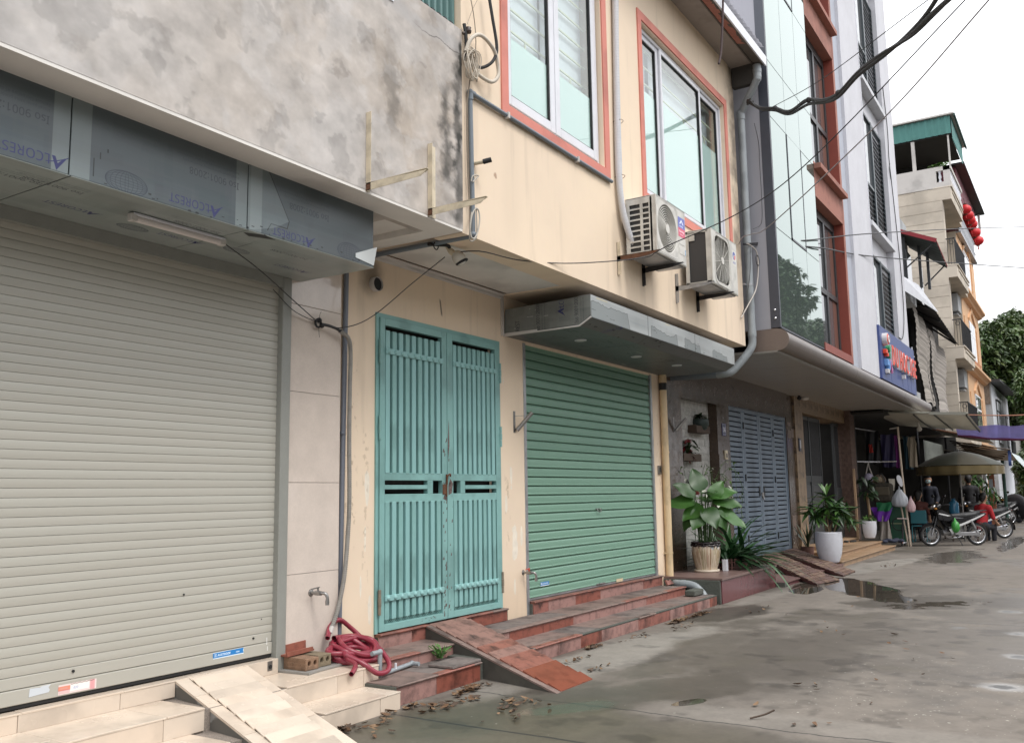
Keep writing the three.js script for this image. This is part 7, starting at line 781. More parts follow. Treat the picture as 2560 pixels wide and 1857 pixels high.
function person(label, pos, yaw, o) { // faces +z; seated or standing
  const t = thing('person', label, 'person', pos); t.rotation.y = yaw; root.set(t, V(0, 0, 0)); const sk = mat([.4, .23, .15], .6), hy = o.sit ? .5 : .92, ly = o.lean || 0, sh = hy + .5, sz = ly * .4, H = [0, sh + .27, sz + ly * .15]; const knee = o.sit ? [[-.1, .46 * hy / .5, .4], [.1, .46 * hy / .5, .4]] : [[-.1, .49, .02], [.1, .49, .05]], ank = o.sit ? [[-.1, .07, .38], [.1, .07, .42]] : [[-.1, .07, -.02], [.1, .07, 0]];
  const arm = o.arms || [[[-.24, sh - .28, sz + .05], [-.2, sh - .42, sz + .25]], [[.24, sh - .28, sz + .05], [.2, sh - .42, sz + .25]]]; const shd = [[-.18, sh, sz], [.18, sh, sz]];
  const torso = [[[0, hy, 0], [0, hy + .22, sz * .5], .135, .125], [[0, hy + .22, sz * .5], [0, sh - .03, sz], .125, .13], [[-.13, sh - .02, sz], [.13, sh - .02, sz], .085, .085]], arms = [0, 1].map(i => [[shd[i], arm[i][0], .052, .042], [arm[i][0], arm[i][1], .041, .03]]), legs = [0, 1].map(i => [[[(i * 2 - 1) * .09, hy, 0], knee[i], .085, .06], [knee[i], ank[i], .058, .04], [ank[i], [ank[i][0], .035, ank[i][2] + .16], .04, .03]]);
  const head = [[[0, sh + .02, sz], [0, sh + .14, H[2]], .05, .05], [[0, H[1] - .03, H[2] + .01], [0, H[1] + .03, H[2] - .01], .085, .095], [[0, H[1] - .08, H[2] + .05], [0, H[1] - .06, H[2] + .06], .045, .05], [[0, H[1] - .01, H[2] + .1], [0, H[1] - .035, H[2] + .115], .012, .016], [[-.09, H[1] + .01, H[2]], [-.09, H[1] - .03, H[2]], .014, .012], [[.09, H[1] + .01, H[2]], [.09, H[1] - .03, H[2]], .014, .012]];
  const hands = []; arm.forEach((a, i) => { const d = V(...a[1]).sub(V(...a[0])).normalize(), w = V(...a[1]), s = V().crossVectors(d, V(0, 1, 0)).normalize(), P = (f, q) => w.clone().addScaledVector(d, f).addScaledVector(s, q).toArray(); hands.push([P(0, 0), P(.07, 0), .03, .034]); for (let f = 0; f < 4; f++) hands.push([P(.07, (f - 1.5) * .018), P(.14 - .012 * Math.abs(f - 1.3), (f - 1.5) * .02), .0095, .008]); hands.push([P(.03, .03), P(.08, .055), .011, .009]); });
  part(t, 'body', blob([...torso, ...arms.flat(), ...legs.flat(), ...head, ...hands], .019), sk); part(t, 'top', blob([...torso, ...arms.map(a => a[0]), ...(o.long ? arms.map(a => [a[1][0], [0, 1, 2].map(k => lerp(a[1][0][k], a[1][1][k], .85)), .042, .034]) : [])], .022, .014), mat(o.top, .8, { map: 'fine', s: .2 })); part(t, 'trousers', blob([[[-.08, hy, 0], [.08, hy, 0], .12, .12], ...legs.map(l => l[0]), ...legs.map(l => [l[1][0], [0, 1, 2].map(k => lerp(l[1][0][k], l[1][1][k], .85)), .06, .046])], .022, .012), mat(o.leg, .85)); part(t, 'shoes', blob(legs.map(l => l[2]), .02, .012), M.rubber);
  part(t, 'hair', blob([[[0, H[1] + .035, H[2] - .025], [0, H[1] + .05, H[2] - .01], .098, .09], [[0, H[1] - .02, H[2] - .06], [0, H[1] - (o.hair || .06), H[2] - .07], .075, .06]], .018), mat([.012, .01, .009], .6)); part(t, 'eyes', [-.035, .035].map(x => new THREE.SphereGeometry(.011, 8, 6).translate(x, H[1] + .01, H[2] + .088)), M.black); part(t, 'mouth', bar([-.022, H[1] - .065, H[2] + .098], [.022, H[1] - .065, H[2] + .098], .008, .008), mat([.3, .1, .08], .6)); if (o.mask) part(t, 'mask', keep(new THREE.SphereGeometry(.078, 14, 10).scale(1, .78, .62).translate(0, H[1] - .045, H[2] + .075)), mat([.5, .66, .66], .8)); if (o.stripe) part(t, 'stripes', Array.from({ length: 7 }, (_, i) => keep(new THREE.TorusGeometry(.152, .006, 5, 26).rotateX(Math.PI / 2).translate(0, hy + .06 + i * .06, sz * .5))), mat(o.stripe, .8)); return t; }
person('dark haired person in brown striped shirt seated on teal chair, hand at head', [27.0, 0, -4.06], 1.5, { sit: 1, top: [.09, .025, .02], leg: [.02, .04, .07], arms: [[[-.24, .78, .06], [-.2, .6, .22]], [[.27, .86, .12], [.13, 1.16, .12]]], stripe: [.16, .06, .045], hair: .1 });
person('person in dark clothes wearing a pale face mask, standing in the shade behind the chair', [29.6, 0, -4.15], -1.45, { top: [.012, .014, .025], leg: [.015, .015, .02], long: 1, mask: 1, hair: .16 });
person('person in black standing under the umbrella behind the motorbike', [29.3, 0, -3.02], 1.9, { top: [.01, .009, .011], leg: [.014, .014, .016], long: 1, lean: .15 });
person('person in a red and black top sitting low behind the motorbike seat', [27.9, -.1, -2.66], 1.1, { sit: 1, top: [.42, .018, .025], leg: [.015, .015, .02], lean: .35 });
solo('low_stool', 'low dark stool under the person in red', 'stool', [rb(27.72, 28.0, .26, .29, -2.8, -2.52, .01), rod([27.75, 0, -2.77], [27.75, .27, -2.77], .015), rod([27.97, 0, -2.77], [27.97, .27, -2.77], .015), rod([27.75, 0, -2.55], [27.75, .27, -2.55], .015), rod([27.97, 0, -2.55], [27.97, .27, -2.55], .015)], M.wooddark, [27.86, 0, -2.66]);
solo('stall_counter', 'cluttered dark counter table beneath the umbrella', 'table', [rb(27.6, 28.9, .68, .72, -3.75, -3.3, .01), rod([27.65, 0, -3.7], [27.65, .7, -3.7], .02), rod([28.85, 0, -3.7], [28.85, .7, -3.7], .02), rod([27.65, 0, -3.35], [27.65, .7, -3.35], .02), rod([28.85, 0, -3.35], [28.85, .7, -3.35], .02)], M.wooddark, [28.2, 0, -3.5]);
solo('water_bottle', 'large blue water bottle on the counter under the umbrella', 'bottle', lathe([[0, 0], [.12, 0], [.13, .03], [.13, .3], [.05, .38], [.05, .43], [0, .43]], 28.3, .72, -3.35, 20), mat([.05, .2, .34], .2), [28.3, .72, -3.35]);
// motorbike
function motorbike(name, label, pos, yaw, full, group) {
  const t = thing(name, label, 'motorbike', pos, group); t.rotation.y = yaw; root.set(t, V(0, 0, 0)); const bk = mat([.012, .012, .014], .22, { clearcoat: .5 }), wh = mat([.6, .6, .6], .3), al = mat([.36, .36, .37], .35, { metal: .7 }), seatm = mat([.02, .02, .022], .55);
  for (const [x, n] of [[.615, 'front_wheel'], [-.615, 'rear_wheel']]) { const w = part(t, n, [new THREE.TorusGeometry(.246, .034, 10, 40).translate(x, .282, 0)], M.rubber); part(w, 'rim', [new THREE.TorusGeometry(.213, .012, 8, 40).translate(x, .282, .0), new THREE.TorusGeometry(.219, .006, 6, 40).translate(x, .282, -.014), new THREE.TorusGeometry(.219, .006, 6, 40).translate(x, .282, .014)], M.chrome); const sp = []; for (let i = 0; i < 28; i++) { const a = i / 28 * 6.283, s = i % 2 ? 1 : -1, b = a + .35 * (i % 4 < 2 ? 1 : -1); sp.push(rod([x + .05 * Math.cos(b), .282 + .05 * Math.sin(b), s * .025], [x + .21 * Math.cos(a), .282 + .21 * Math.sin(a), 0], .0028, .0028, 4)); } part(w, 'spoke', sp, M.chrome, null, 'stuff'); part(w, 'hub', new THREE.CylinderGeometry(.058, .058, .09, 18).rotateX(Math.PI / 2).translate(x, .282, 0), al); if (n[0] === 'f') part(w, 'brake_disc', keep(new THREE.RingGeometry(.06, .11, 24).translate(x, .282, -.055)), M.steel); }
  part(t, 'fork', [rod([.615, .282, -.07], [.44, .74, -.06], .02), rod([.615, .282, .07], [.44, .74, .06], .02)], al); part(t, 'fork_boot', [rod([.55, .45, -.066], [.44, .74, -.06], .026), rod([.55, .45, .066], [.44, .74, .06], .026)], bk);
  part(t, 'front_fender', sheet(14, 4, (u, v) => { const a = lerp(.05, 2.35, u), s = (v - .5) * 2, r = .305 - .03 * s * s; return [.615 + r * Math.cos(a + .25), .282 + r * Math.sin(a + .25), s * .062]; }), bk);
  part(t, 'leg_shield', [sheet(10, 6, (u, v) => { const s = (v - .5) * 2; return [lerp(.47, .2, u) - .05 * s * s + .05 * Math.sin(u * 3), lerp(.93, .36, u), s * lerp(.13, .19, Math.sin(u * 2.6))]; })], bk); part(t, 'shield_stripe', [keep(ext([[.46, .8], [.22, .74], [.14, .755], [.32, .8], [.44, .825]], .006).translate(0, 0, -.178)), keep(ext([[.22, .42], [.15, .31], [.1, .31], [.16, .44]], .006).translate(0, 0, -.19))], wh);
  part(t, 'side_fairing', [keep(ext([[.5, .9], [.46, .66], [.2, .62], [.04, .7], [.12, .78], [.36, .9]], .02).translate(0, 0, -.17)), keep(ext([[.5, .9], [.46, .66], [.2, .62], [.04, .7], [.12, .78], [.36, .9]], .02).translate(0, 0, .15))], bk);
  part(t, 'handlebar_cowl', keep(new THREE.SphereGeometry(1, 18, 12).scale(.13, .085, .19).rotateZ(-.35).translate(.44, .99, 0)), bk); part(t, 'headlight', keep(new THREE.SphereGeometry(1, 18, 12).scale(.07, .065, .15).rotateZ(-.3).translate(.53, .985, 0)), M.chrome); part(t, 'handlebar', tube([[.3, 1.03, -.34], [.37, 1.02, -.2], [.42, 1.0, 0], [.37, 1.02, .2], [.3, 1.03, .34]], .013), M.iron); part(t, 'grip', [rod([.28, 1.03, -.37], [.335, 1.025, -.26], .018), rod([.28, 1.03, .37], [.335, 1.025, .26], .018)], M.rubber); for (const s of [-1, 1]) { part(t, 'mirror', [rod([.36, 1.03, s * .22], [.33, 1.2, s * .25], .006), keep(new THREE.SphereGeometry(1, 12, 8).scale(.02, .045, .065).translate(.33, 1.24, s * .27))], bk); part(t, 'indicator', keep(new THREE.SphereGeometry(.03, 10, 8).scale(1.2, .8, 1.3).translate(.5, .93, s * .13)), mat([.5, .2, .03], .3)); }
  part(t, 'seat', (() => { const g = blob([[[.02, .74, 0], [-.25, .735, 0], .055, .08], [[-.25, .735, 0], [-.68, .8, 0], .085, .06], [[-.3, .74, -.05], [-.6, .77, -.04], .06, .05], [[-.3, .74, .05], [-.6, .77, .04], .06, .05]], .02); return g; })(), seatm);
  part(t, 'tail_fairing', [keep(ext([[.1, .55], [-.1, .5], [-.5, .6], [-.84, .77], [-.82, .8], [-.55, .72], [-.2, .68], [.05, .7]], .16, { bevel: .015 }).translate(0, 0, -.08))], bk); part(t, 'side_stripe', [keep(ext([[.13, .45], [.08, .465], [-.3, .6], [-.78, .785], [-.8, .765], [-.35, .565], [.05, .43]], .008).translate(0, 0, -.108)), keep(ext([[.13, .45], [.08, .465], [-.3, .6], [-.78, .785], [-.8, .765], [-.35, .565], [.05, .43]], .008).translate(0, 0, .1))], wh);
  part(t, 'engine', [rb(-.12, .12, .25, .42, -.1, .1, .03, 2), rod([.08, .36, 0], [.3, .33, 0], .065, .075, 14), rod([-.04, .33, -.13], [-.04, .33, .13], .085, .085, 18)], al); part(t, 'frame', [rod([.4, .75, 0], [.1, .4, 0], .03), rod([.1, .5, 0], [-.5, .7, 0], .025), rod([-.05, .32, -.09], [-.615, .282, -.09], .018), rod([-.05, .32, .09], [-.615, .282, .09], .018)], M.iron); part(t, 'chain_cover', rb(-.6, -.08, .25, .34, -.115, -.095, .02), al); part(t, 'exhaust', [tube([[.2, .28, .05], [.1, .2, .1], [-.2, .2, .13], [-.35, .24, .14]], .02), rod([-.35, .24, .14], [-.8, .34, .15], .045, .05)], M.chrome); part(t, 'shock', [rod([-.56, .32, -.11], [-.42, .62, -.1], .018), rod([-.52, .42, -.108], [-.44, .6, -.101], .03)], al); part(t, 'kickstand', rod([-.02, .26, -.1], [-.1, .01, -.2], .011), M.iron); part(t, 'footpeg', [rod([.0, .27, -.2], [.0, .27, .2], .013)], M.rubber); part(t, 'rear_fender', sheet(8, 3, (u, v) => { const a = lerp(1.5, 3.3, u), s = (v - .5) * 2; return [-.615 + .31 * Math.cos(a), .282 + .31 * Math.sin(a), s * .06]; }), bk); part(t, 'tail_light', keep(new THREE.SphereGeometry(.05, 10, 8).scale(1, .8, 1.4).translate(-.84, .78, 0)), mat([.4, .01, .01], .2)); part(t, 'rack', tube([[-.6, .84, -.1], [-.85, .87, -.08], [-.88, .87, 0], [-.85, .87, .08], [-.6, .84, .1]], .01), M.iron); if (!full) return t;
  return t; }
motorbike('motorbike', 'black and white underbone motorbike parked before the market stall', [25.5, 0, -3.07], 2.229, 1);
{ const m = thing('green_bag', 'bright green plastic bag hanging from the black and white motorbike', 'bag', [25.3, .35, -2.99]); part(m, 'bag', keep(new THREE.SphereGeometry(1, 14, 10).scale(.1, .15, .1).translate(25.3, .48, -2.99)), mat([.06, .32, .06], .35, { transmission: .2 })); part(m, 'neck', rod([25.3, .58, -2.99], [25.3, .7, -3.0], .05, .01, 8), mat([.06, .32, .06], .35)); }
for (const [x, z, yaw, lab] of [[29.2, -2.75, 2.2, 'motorbike half hidden behind the person in red'], [40.3, -3.25, 2.4, 'far parked motorbike beside the blue box'], [41.6, -2.95, 2.6, 'far parked motorbike nearest the dark covered one']]) motorbike('motorbike', lab, [x, 0, z], yaw, 0);
solo('covered_motorbike', 'motorbike under a dark cover at the far kerb', 'motorbike', [keep(new THREE.SphereGeometry(1, 20, 14).scale(.85, .55, .3).rotateY(.6).translate(42.5, .62, -2.75)), rb(42.0, 43, .05, .5, -2.95, -2.55, .08, 2)], mat([.02, .02, .024], .7, { bump: .01 }), [42.5, 0, -2.75]); solo('blue_box', 'blue crate standing beside the far motorbikes', 'box', rb(38.9, 39.3, 0, .95, -3.65, -3.35, .02), mat([.04, .09, .22], .5), [39.1, 0, -3.5]); solo('white_bucket', 'white bucket beside the blue crate', 'bucket', lathe([[.13, 0], [.17, .5], [.18, .52], [.16, .52]], 36.5, .25, -3.35, 18), M.white, [36.5, .25, -3.35]);
{ const b = localThing('potted_shrub', 'leafy dark shrub between the umbrella and the far motorbikes', 'plant', [31.5, .3, -2.95]); const G = leaves(.34, .08, .7, .2, .8); for (let i = 0; i < 120; i++) putLeaf(b, G[i % 3], LF.drac[i % 4], [.9 * (RN() - .5), .6 + 1.0 * RN(), .5 * (RN() - .5)], RN() * 6.28, rr(-.9, .7)); part(b, 'trunk', [tube([[0, -.3, 0], [.03, .5, 0], [0, 1.2, 0]], .03, 10, 6)], LF.cane); }

// ---------------------------------------------------------------- the patched house with split cane blinds
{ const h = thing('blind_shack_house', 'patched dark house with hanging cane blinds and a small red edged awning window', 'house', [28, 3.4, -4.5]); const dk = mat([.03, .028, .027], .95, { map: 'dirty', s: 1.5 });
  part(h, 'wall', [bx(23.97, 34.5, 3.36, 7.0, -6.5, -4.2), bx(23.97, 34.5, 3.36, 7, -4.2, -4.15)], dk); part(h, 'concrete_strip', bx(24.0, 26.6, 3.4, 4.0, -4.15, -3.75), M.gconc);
  const rf = part(h, 'eave_roof', sheet(80, 2, (u, v) => [lerp(25.7, 33.3, u), lerp(6.98, 6.68 - .5 * u, v) + (Math.floor(u * 79.9) % 4 < 2 ? .03 : 0), lerp(-4.25, -3.42, v)]), mat([.05, .048, .048], .8)); part(rf, 'rafter', [0, 1, 2, 3, 4].map(i => bar([26 + i * 1.75, 6.9 - i * .02, -4.2], [26 + i * 1.75, 6.62 - i * .11, -3.46], .05, .06)), M.iron);
  const cane = dtex(64, 512, (u, v) => { const r = Math.floor(v * 52), f = v * 52 % 1, n = vn(r * 3.1, u * 6, 0, 201), q = vn(r, 5, 0, 203); const e = f < .14 ? .45 : 1, m = (.62 + .5 * q + .2 * (n - .5)) * e; return [.36 * m, .325 * m, .29 * m]; });
  const cm = new THREE.MeshPhysicalMaterial({ map: cane, roughness: .9, side: THREE.DoubleSide }); cm.userData = {}; const hang = (x0, x1, y0t, y1t, yb0, yb1, z0, z1, w) => sheet(24, 40, (u, v) => { const x = lerp(lerp(x0[0], x1[0], u), lerp(x0[1], x1[1], u), v), yb = lerp(yb0, yb1, u) + .05 * Math.sin(u * 11); return [x + .05 * Math.sin(v * 9 + u), lerp(lerp(y0t, y1t, u), yb, v), lerp(z0, z1, v) + w * Math.sin(u * 7 + v * 2.2) + .04 * Math.sin(v * 7.5) + .012 * Math.sin(v * 160)]; });
  for (const [label, g] of [['left cane blind', hang([26.85, 27.0], [28.8, 28.7], 6.62, 6.42, 4.05, 3.72, -3.86, -3.76, .04)], ['narrow rolled strip of cane blind', hang([28.95, 28.85], [29.55, 29.2], 6.42, 6.35, 3.9, 3.75, -3.9, -3.8, .05)], ['right cane blind', hang([29.65, 29.3], [33.0, 31.6], 6.3, 6.05, 3.9, 3.62, -3.88, -3.72, .06)]]) part(h, 'cane_blind', g, cm, label); part(h, 'blind_cord', [tube([[28.8, 6.4, -3.85], [28.75, 5, -3.82], [28.8, 3.9, -3.78], [29.1, 3.7, -3.75]], .02), tube([[29.6, 6.3, -3.85], [29.4, 5, -3.85], [29.3, 4.2, -3.8], [29.7, 3.8, -3.78]], .018)], M.iron);
  // glazed bay and awning above
  const bay = part(h, 'window_bay', [bx(24.0, 26.3, 6.98, 8.6, -5, -3.75), bx(24.1, 26.2, 6.3, 6.75, -4.2, -3.62)], M.gconc); part(bay, 'post', [[24.15, -3.63], [24.85, -3.6], [25.6, -3.35], [25.95, -3.2]].map(([x, z]) => rb(x, x + .07, 6.7, 7.95, z - .07, z, .004)), M.alum); part(bay, 'pane', [bx(24.2, 24.9, 6.72, 7.9, -3.66, -3.65), bx(24.9, 25.6, 6.72, 7.6, -3.6, -3.59), bx(25.62, 25.95, 6.4, 7.3, -3.4, -3.38)], M.mirrord); part(bay, 'white_board', [hexa([[24.1, 6.74, -3.6], [25.2, 6.7, -3.4], [26.3, 6.1, -3.1], [24.1, 6.4, -3.62], [24.1, 6.76, -3.62], [25.2, 6.72, -3.42], [26.3, 6.12, -3.12], [24.1, 6.42, -3.64]]), bx(25.7, 26.05, 6.3, 7.3, -3.42, -3.41)], M.white);
  const aw = part(h, 'window_awning', sheet(24, 4, (u, v) => [lerp(24.7, 26.6, u), lerp(8.06, 7.62 - .28 * u, v) + (Math.floor(u * 23.9) % 3 < 1 ? .02 : 0), lerp(-3.75, -2.84, v)]), mat([.07, .085, .08], .7, { map: 'dirty', s: .6 })); part(aw, 'red_edge', [bar([24.69, 8.1, -3.75], [24.69, 7.68, -2.84], .03, .1), bar([24.69, 7.68, -2.84], [26.6, 7.4, -2.84], .02, .03)], mat([.3, .03, .04], .6)); part(aw, 'strut', rod([24.8, 7.1, -3.6], [24.8, 7.66, -2.9], .02), M.alum); part(aw, 'strut', rod([26.4, 6.9, -3.4], [26.5, 7.4, -2.9], .02), M.alum); }

// ---------------------------------------------------------------- tall cream and orange building
{ const b = thing('tall_cream_building', 'tall cream building with balconies, orange far bay and green corrugated roof terrace', 'building', [38, 0, -5]); const X = 35;
  part(b, 'core', [bx(X + .02, 39.5, 0, 12.25, -10, -4.6), bx(X + .02, X + .38, 0, 12.25, -4.6, -3.735)], M.cream); for (let i = 0; i < 31; i++) part(b, 'wall_panel', bx(X - .01, X + .03, i * .3905 + .012, (i + 1) * .3905, -9.9, -3.72), M.cream); part(b, 'column_face', bx(X + .02, X + .38, 0, 12.2, -3.735, -3.72), M.cream);
  for (const [y, t] of [[2.98, .42], [5.94, .4], [8.86, .42], [11.72, .45]]) { part(b, 'balcony_slab', [rb(X - .012, 38.4, y, y + t, -4.6, -3.42, .01), bx(38.4, 39.3, y + .02, y + t - .05, -4.6, -3.55)], M.cream); part(b, 'slab_moulding', [rb(X - .02, 38.5, y + t, y + t + .05, -4.0, -3.37, .01), bx(X + .4, 38.5, y + t - .12, y + t - .05, -3.42, -3.395)], M.cream);
    if (y < 11) { const top = y + t + .98, bal = []; for (let i = 0; i < 26; i++) bal.push(rod([X + .06 + i * .12, y + t + .05, -3.45], [X + .06 + i * .12, top, -3.45], .009, .009, 5)); for (let i = 0; i < 3; i++) bal.push(rod([X + .02, y + t + .05, -3.5 - i * .09], [X + .02, top, -3.5 - i * .09], .009, .009, 5)); part(b, 'railing', [bal, rb(X, 38.2, top, top + .035, -3.47, -3.43, .004), rb(X, X + .04, top, top + .035, -3.75, -3.43, .004), bx(X, 38.2, y + t + .12, y + t + .14, -3.46, -3.44), new THREE.TorusGeometry(.07, .01, 5, 14).rotateY(Math.PI / 2).translate(X + .02, top - .12, -3.55), bx(X + .3, 38.15, y + t + .08, y + t + .8, -3.47, -3.466)], M.iron); part(b, 'outdoor_unit', [rb(X + 2.7, X + 3.6, y - .75, y - .05, -4.35, -3.75, .02), bx(X + 2.8, X + 3.5, y - .85, y - .81, -4.3, -3.8)], M.gconc); part(b, 'balcony_door', bx(X + 1, 38, y + t, y + t + 2.1, -4.6, -4.58), M.mirrord); } }
  // roof terrace
  part(b, 'parapet', [bx(X - .01, X + .15, 12.2, 12.98, -9.9, -3.86), bx(X - .01, X + .15, 12.2, 12.4, -3.86, -3.62), bx(X - .01, X + .15, 12.82, 12.98, -3.86, -3.4), bx(X - .01, X + .15, 12.2, 12.98, -3.62, -3.4), bx(X, 38.4, 12.2, 12.4, -3.5, -3.38), bx(X, 38.4, 12.85, 12.98, -3.5, -3.36)], M.plaster); const balu = (x, z) => lathe([[.05, 0], [.055, .05], [.03, .1], [.06, .2], [.03, .33], [.05, .38], [.05, .42]], x, 12.4, z, 10); part(b, 'baluster', [balu(X + .07, -3.74), ...Array.from({ length: 14 }, (_, i) => balu(X + .3 + i * .22, -3.44))], M.white); part(b, 'terrace_room', [bx(X + .9, 38, 12.2, 14.4, -9.9, -9.8), bx(37.9, 38, 12.2, 14.4, -9.8, -4), bx(X, 38, 14.1, 14.15, -9.8, -3.3)], M.dark); part(b, 'post', [rb(X, X + .12, 12.98, 14.3, -4.62, -4.5, .01), rb(X, X + .06, 12.98, 14.3, -3.4, -3.34, .01)], M.plaster);
  const cor = (n, f) => sheet(n, 1, f); part(b, 'corrugated_skirt', [cor(150, (u, v) => [X - .04 - (Math.floor(u * 149.9) % 5 < 2 ? .03 : 0), lerp(14.14, 14.8, v), lerp(-9.9, -3.25, u)]), cor(60, (u, v) => [lerp(X - .04, 38.4, u), lerp(14.0, 14.8, v), -3.25 + (Math.floor(u * 59.9) % 4 < 2 ? .03 : 0)])], M.greenroof); part(b, 'roof_sheet', [hexa([[X - .15, 14.82, -10], [38.6, 14.82, -10], [38.6, 14.74, -3.1], [X - .15, 14.82, -3.12], [X - .15, 14.88, -10], [38.6, 14.88, -10], [38.6, 14.8, -3.1], [X - .15, 14.88, -3.12]])], M.plaster); part(b, 'roof_edge', bar([X - .1, 14.8, -3.1], [38.6, 14.72, -3.1], .05, .1), mat([.05, .09, .08], .7)); part(b, 'terrace_plant', Array.from({ length: 60 }, () => { const q = leafG(.16, .08, .5, .2, .8, 3).clone(); return keep(q.rotateY(RN() * 6.28).rotateZ(RN() - .5).translate(X + .1, 13.02 + .14 * RN(), -4.05 + .62 * RN())); }), LF.lime[1], null, 'stuff');
  part(b, 'bay_side', bx(39.2, 39.3, 0, 11.6, -4.6, -3.79), M.cream);
  // orange bay
  const z = -3.78; part(b, 'orange_bay', bx(39.3, 45.5, 0, 11.6, -10, z), M.orange); for (const y of [2.9, 5.95, 8.95]) part(b, 'cornice', [pullX([[z, y], [z + .14, y + .06], [z + .18, y + .12], [z + .3, y + .2], [z + .3, y + .3], [z, y + .34]], 39.1, 45.7)], M.orange); for (const y of [.3, 3.4, 6.45, 9.45]) { const w = part(b, 'window', [bx(41.3, 43.3, y + .2, y + 1.85, z, z + .03)], M.white); part(w, 'pane', [0, 1, 2].flatMap(i => [bx(41.38 + i * .65, 41.95 + i * .65, y + .28, y + 1.2, z + .03, z + .034), bx(41.38 + i * .65, 41.95 + i * .65, y + 1.28, y + 1.78, z + .03, z + .034)]), M.mirrord); part(b, 'pediment', keep(ext([[41.1, y + 1.95], [42.3, y + 2.5], [43.5, y + 1.95], [43.5, y + 1.83], [42.3, y + 2.36], [41.1, y + 1.83]], .07).translate(0, 0, z)), M.orange); part(b, 'window_sill', rb(41.1, 43.5, y + .05, y + .18, z, z + .12, .01), mat([.5, .2, .1], .8)); part(b, 'relief', [rb(39.6, 40.7, y + .3, y + 1.8, z, z + .04, .01), rb(44, 45.1, y + .3, y + 1.8, z, z + .04, .01)], M.orange); }
  part(b, 'rear_terrace', [hexa([[39.2, 13.0, -6], [46.5, 13.0, -6], [46.5, 12.9, -3.62], [39.2, 12.9, -3.62], [39.2, 14.25, -6], [46.5, 14.25, -6], [46.5, 14.22, -3.6], [39.2, 14.25, -3.6]])], mat([.16, .03, .045], .7, { map: 'streak', s: .6 })); part(b, 'rear_roof', bar([39.0, 14.3, -3.5], [47.2, 14.28, -3.5], .5, .07), M.iron); part(b, 'gutter_pipe', tube([[46.9, 14.2, -3.5], [47, 13.6, -3.5], [46.9, 13.2, -3.55], [46.4, 13.2, -3.6]], .06), M.plaster); part(b, 'terrace_railing', [...Array.from({ length: 30 }, (_, i) => rod([39.2 + i * .2, 11.6, -3.66], [39.2 + i * .2, 12.5, -3.66], .02, .02, 5)), ...[11.7, 12.0, 12.5].map(y => rod([39.2, y, -3.66], [45.6, y, -3.66], .02, .02, 5)), bx(39.3, 45.5, 11.55, 11.62, -4, -3.6)], M.galv); part(b, 'terrace_dark', bx(39.3, 45.5, 11.6, 13.0, -4.8, -4.7), M.dark);
}
{ const lp = [[41.3, 13.0, .24, 'topmost round red lantern under the maroon roof terrace'], [42.1, 12.95, .25, 'second round red lantern from the top of the hanging row'], [42.7, 12.9, .26, 'middle round red lantern in the hanging row'], [43.3, 12.86, .27, 'fourth round red lantern down the hanging row'], [44.6, 12.8, .27, 'fifth round red lantern, second lowest of the row'], [46.0, 12.75, .26, 'lowest red lantern hanging clear against the sky']]; for (const [x, y, r, l] of lp) { const t = thing('red_lantern', l, 'lantern', [x, y, -3.55], 'red lanterns on the terrace'); part(t, 'globe', keep(new THREE.SphereGeometry(r, 18, 12).scale(1, .86, 1).translate(x, y, -3.55)), mat([.62, .015, .02], .5)); part(t, 'cap', [rod([x, y + r * .8, -3.55], [x, y + r, -3.55], r * .35), rod([x, y - r * .95, -3.55], [x, y - r * .8, -3.55], r * .3)], M.rust); part(t, 'tassel', rod([x, y - r * 1.6, -3.55], [x, y - r * .95, -3.55], .025), mat([.5, .02, .02], .7)); part(t, 'cord', rod([x, y + r, -3.55], [x, 13.5, -3.58], .01), M.iron); } }
// far white house
{ const h = thing('white_house', 'low white house with grey side wall below the trees at the far end', 'house', [60, 0, -6]); part(h, 'front_wall', bx(54.6, 66, 0, 7.0, -4.6, -4.2), M.wall2); part(h, 'side_wall', bx(54.4, 54.6, 0, 7.0, -9, -4.2), M.gconc); part(h, 'rear', bx(54.6, 66, 0, 6.9, -9, -4.6), M.wall2); part(h, 'roof', [hexa([[54, 7.0, -9.5], [66.5, 7.2, -9.5], [66.5, 7.3, -3.7], [54, 7.0, -3.7], [54, 7.12, -9.5], [66.5, 7.32, -9.5], [66.5, 7.45, -3.7], [54, 7.12, -3.7]])], M.iron); part(h, 'corrugated_patch', bx(54.35, 54.4, 5.9, 6.95, -5.8, -4.6), M.greenroof); part(h, 'brick_patch', bx(54.35, 54.4, 5.85, 6.95, -4.6, -4.25), mat([.25, .2, .16], .9, { map: 'speck', s: .4 })); for (const [x0, x1, y0, y1] of [[56.9, 59.8, 3.8, 6.3], [63, 64.6, 3.8, 5.7]]) { const w = part(h, 'window', bx(x0, x1, y0, y1, -4.2, -4.16), M.iron); part(w, 'pane', [bx(x0 + .15, (x0 + x1) / 2 - .1, y0 + .1, y1 - .7, -4.16, -4.15), bx((x0 + x1) / 2 + .1, x1 - .15, y0 + .1, y1 - .7, -4.16, -4.15), bx(x0 + .15, (x0 + x1) / 2 - .1, y1 - .6, y1 - .1, -4.16, -4.15), bx((x0 + x1) / 2 + .1, x1 - .15, y1 - .6, y1 - .1, -4.16, -4.15)], M.wall2); part(w, 'frame', bx(x0 - .1, x1 + .1, y1, y1 + .12, -4.2, -4.1), M.white); } part(h, 'railing', [...Array.from({ length: 12 }, (_, i) => rod([61.5 + i * .3, 3.1, -3.9], [61.5 + i * .3, 4.2, -3.9], .03, .03, 5)), rod([61.4, 4.2, -3.9], [65, 4.2, -3.9], .04)], M.iron); }
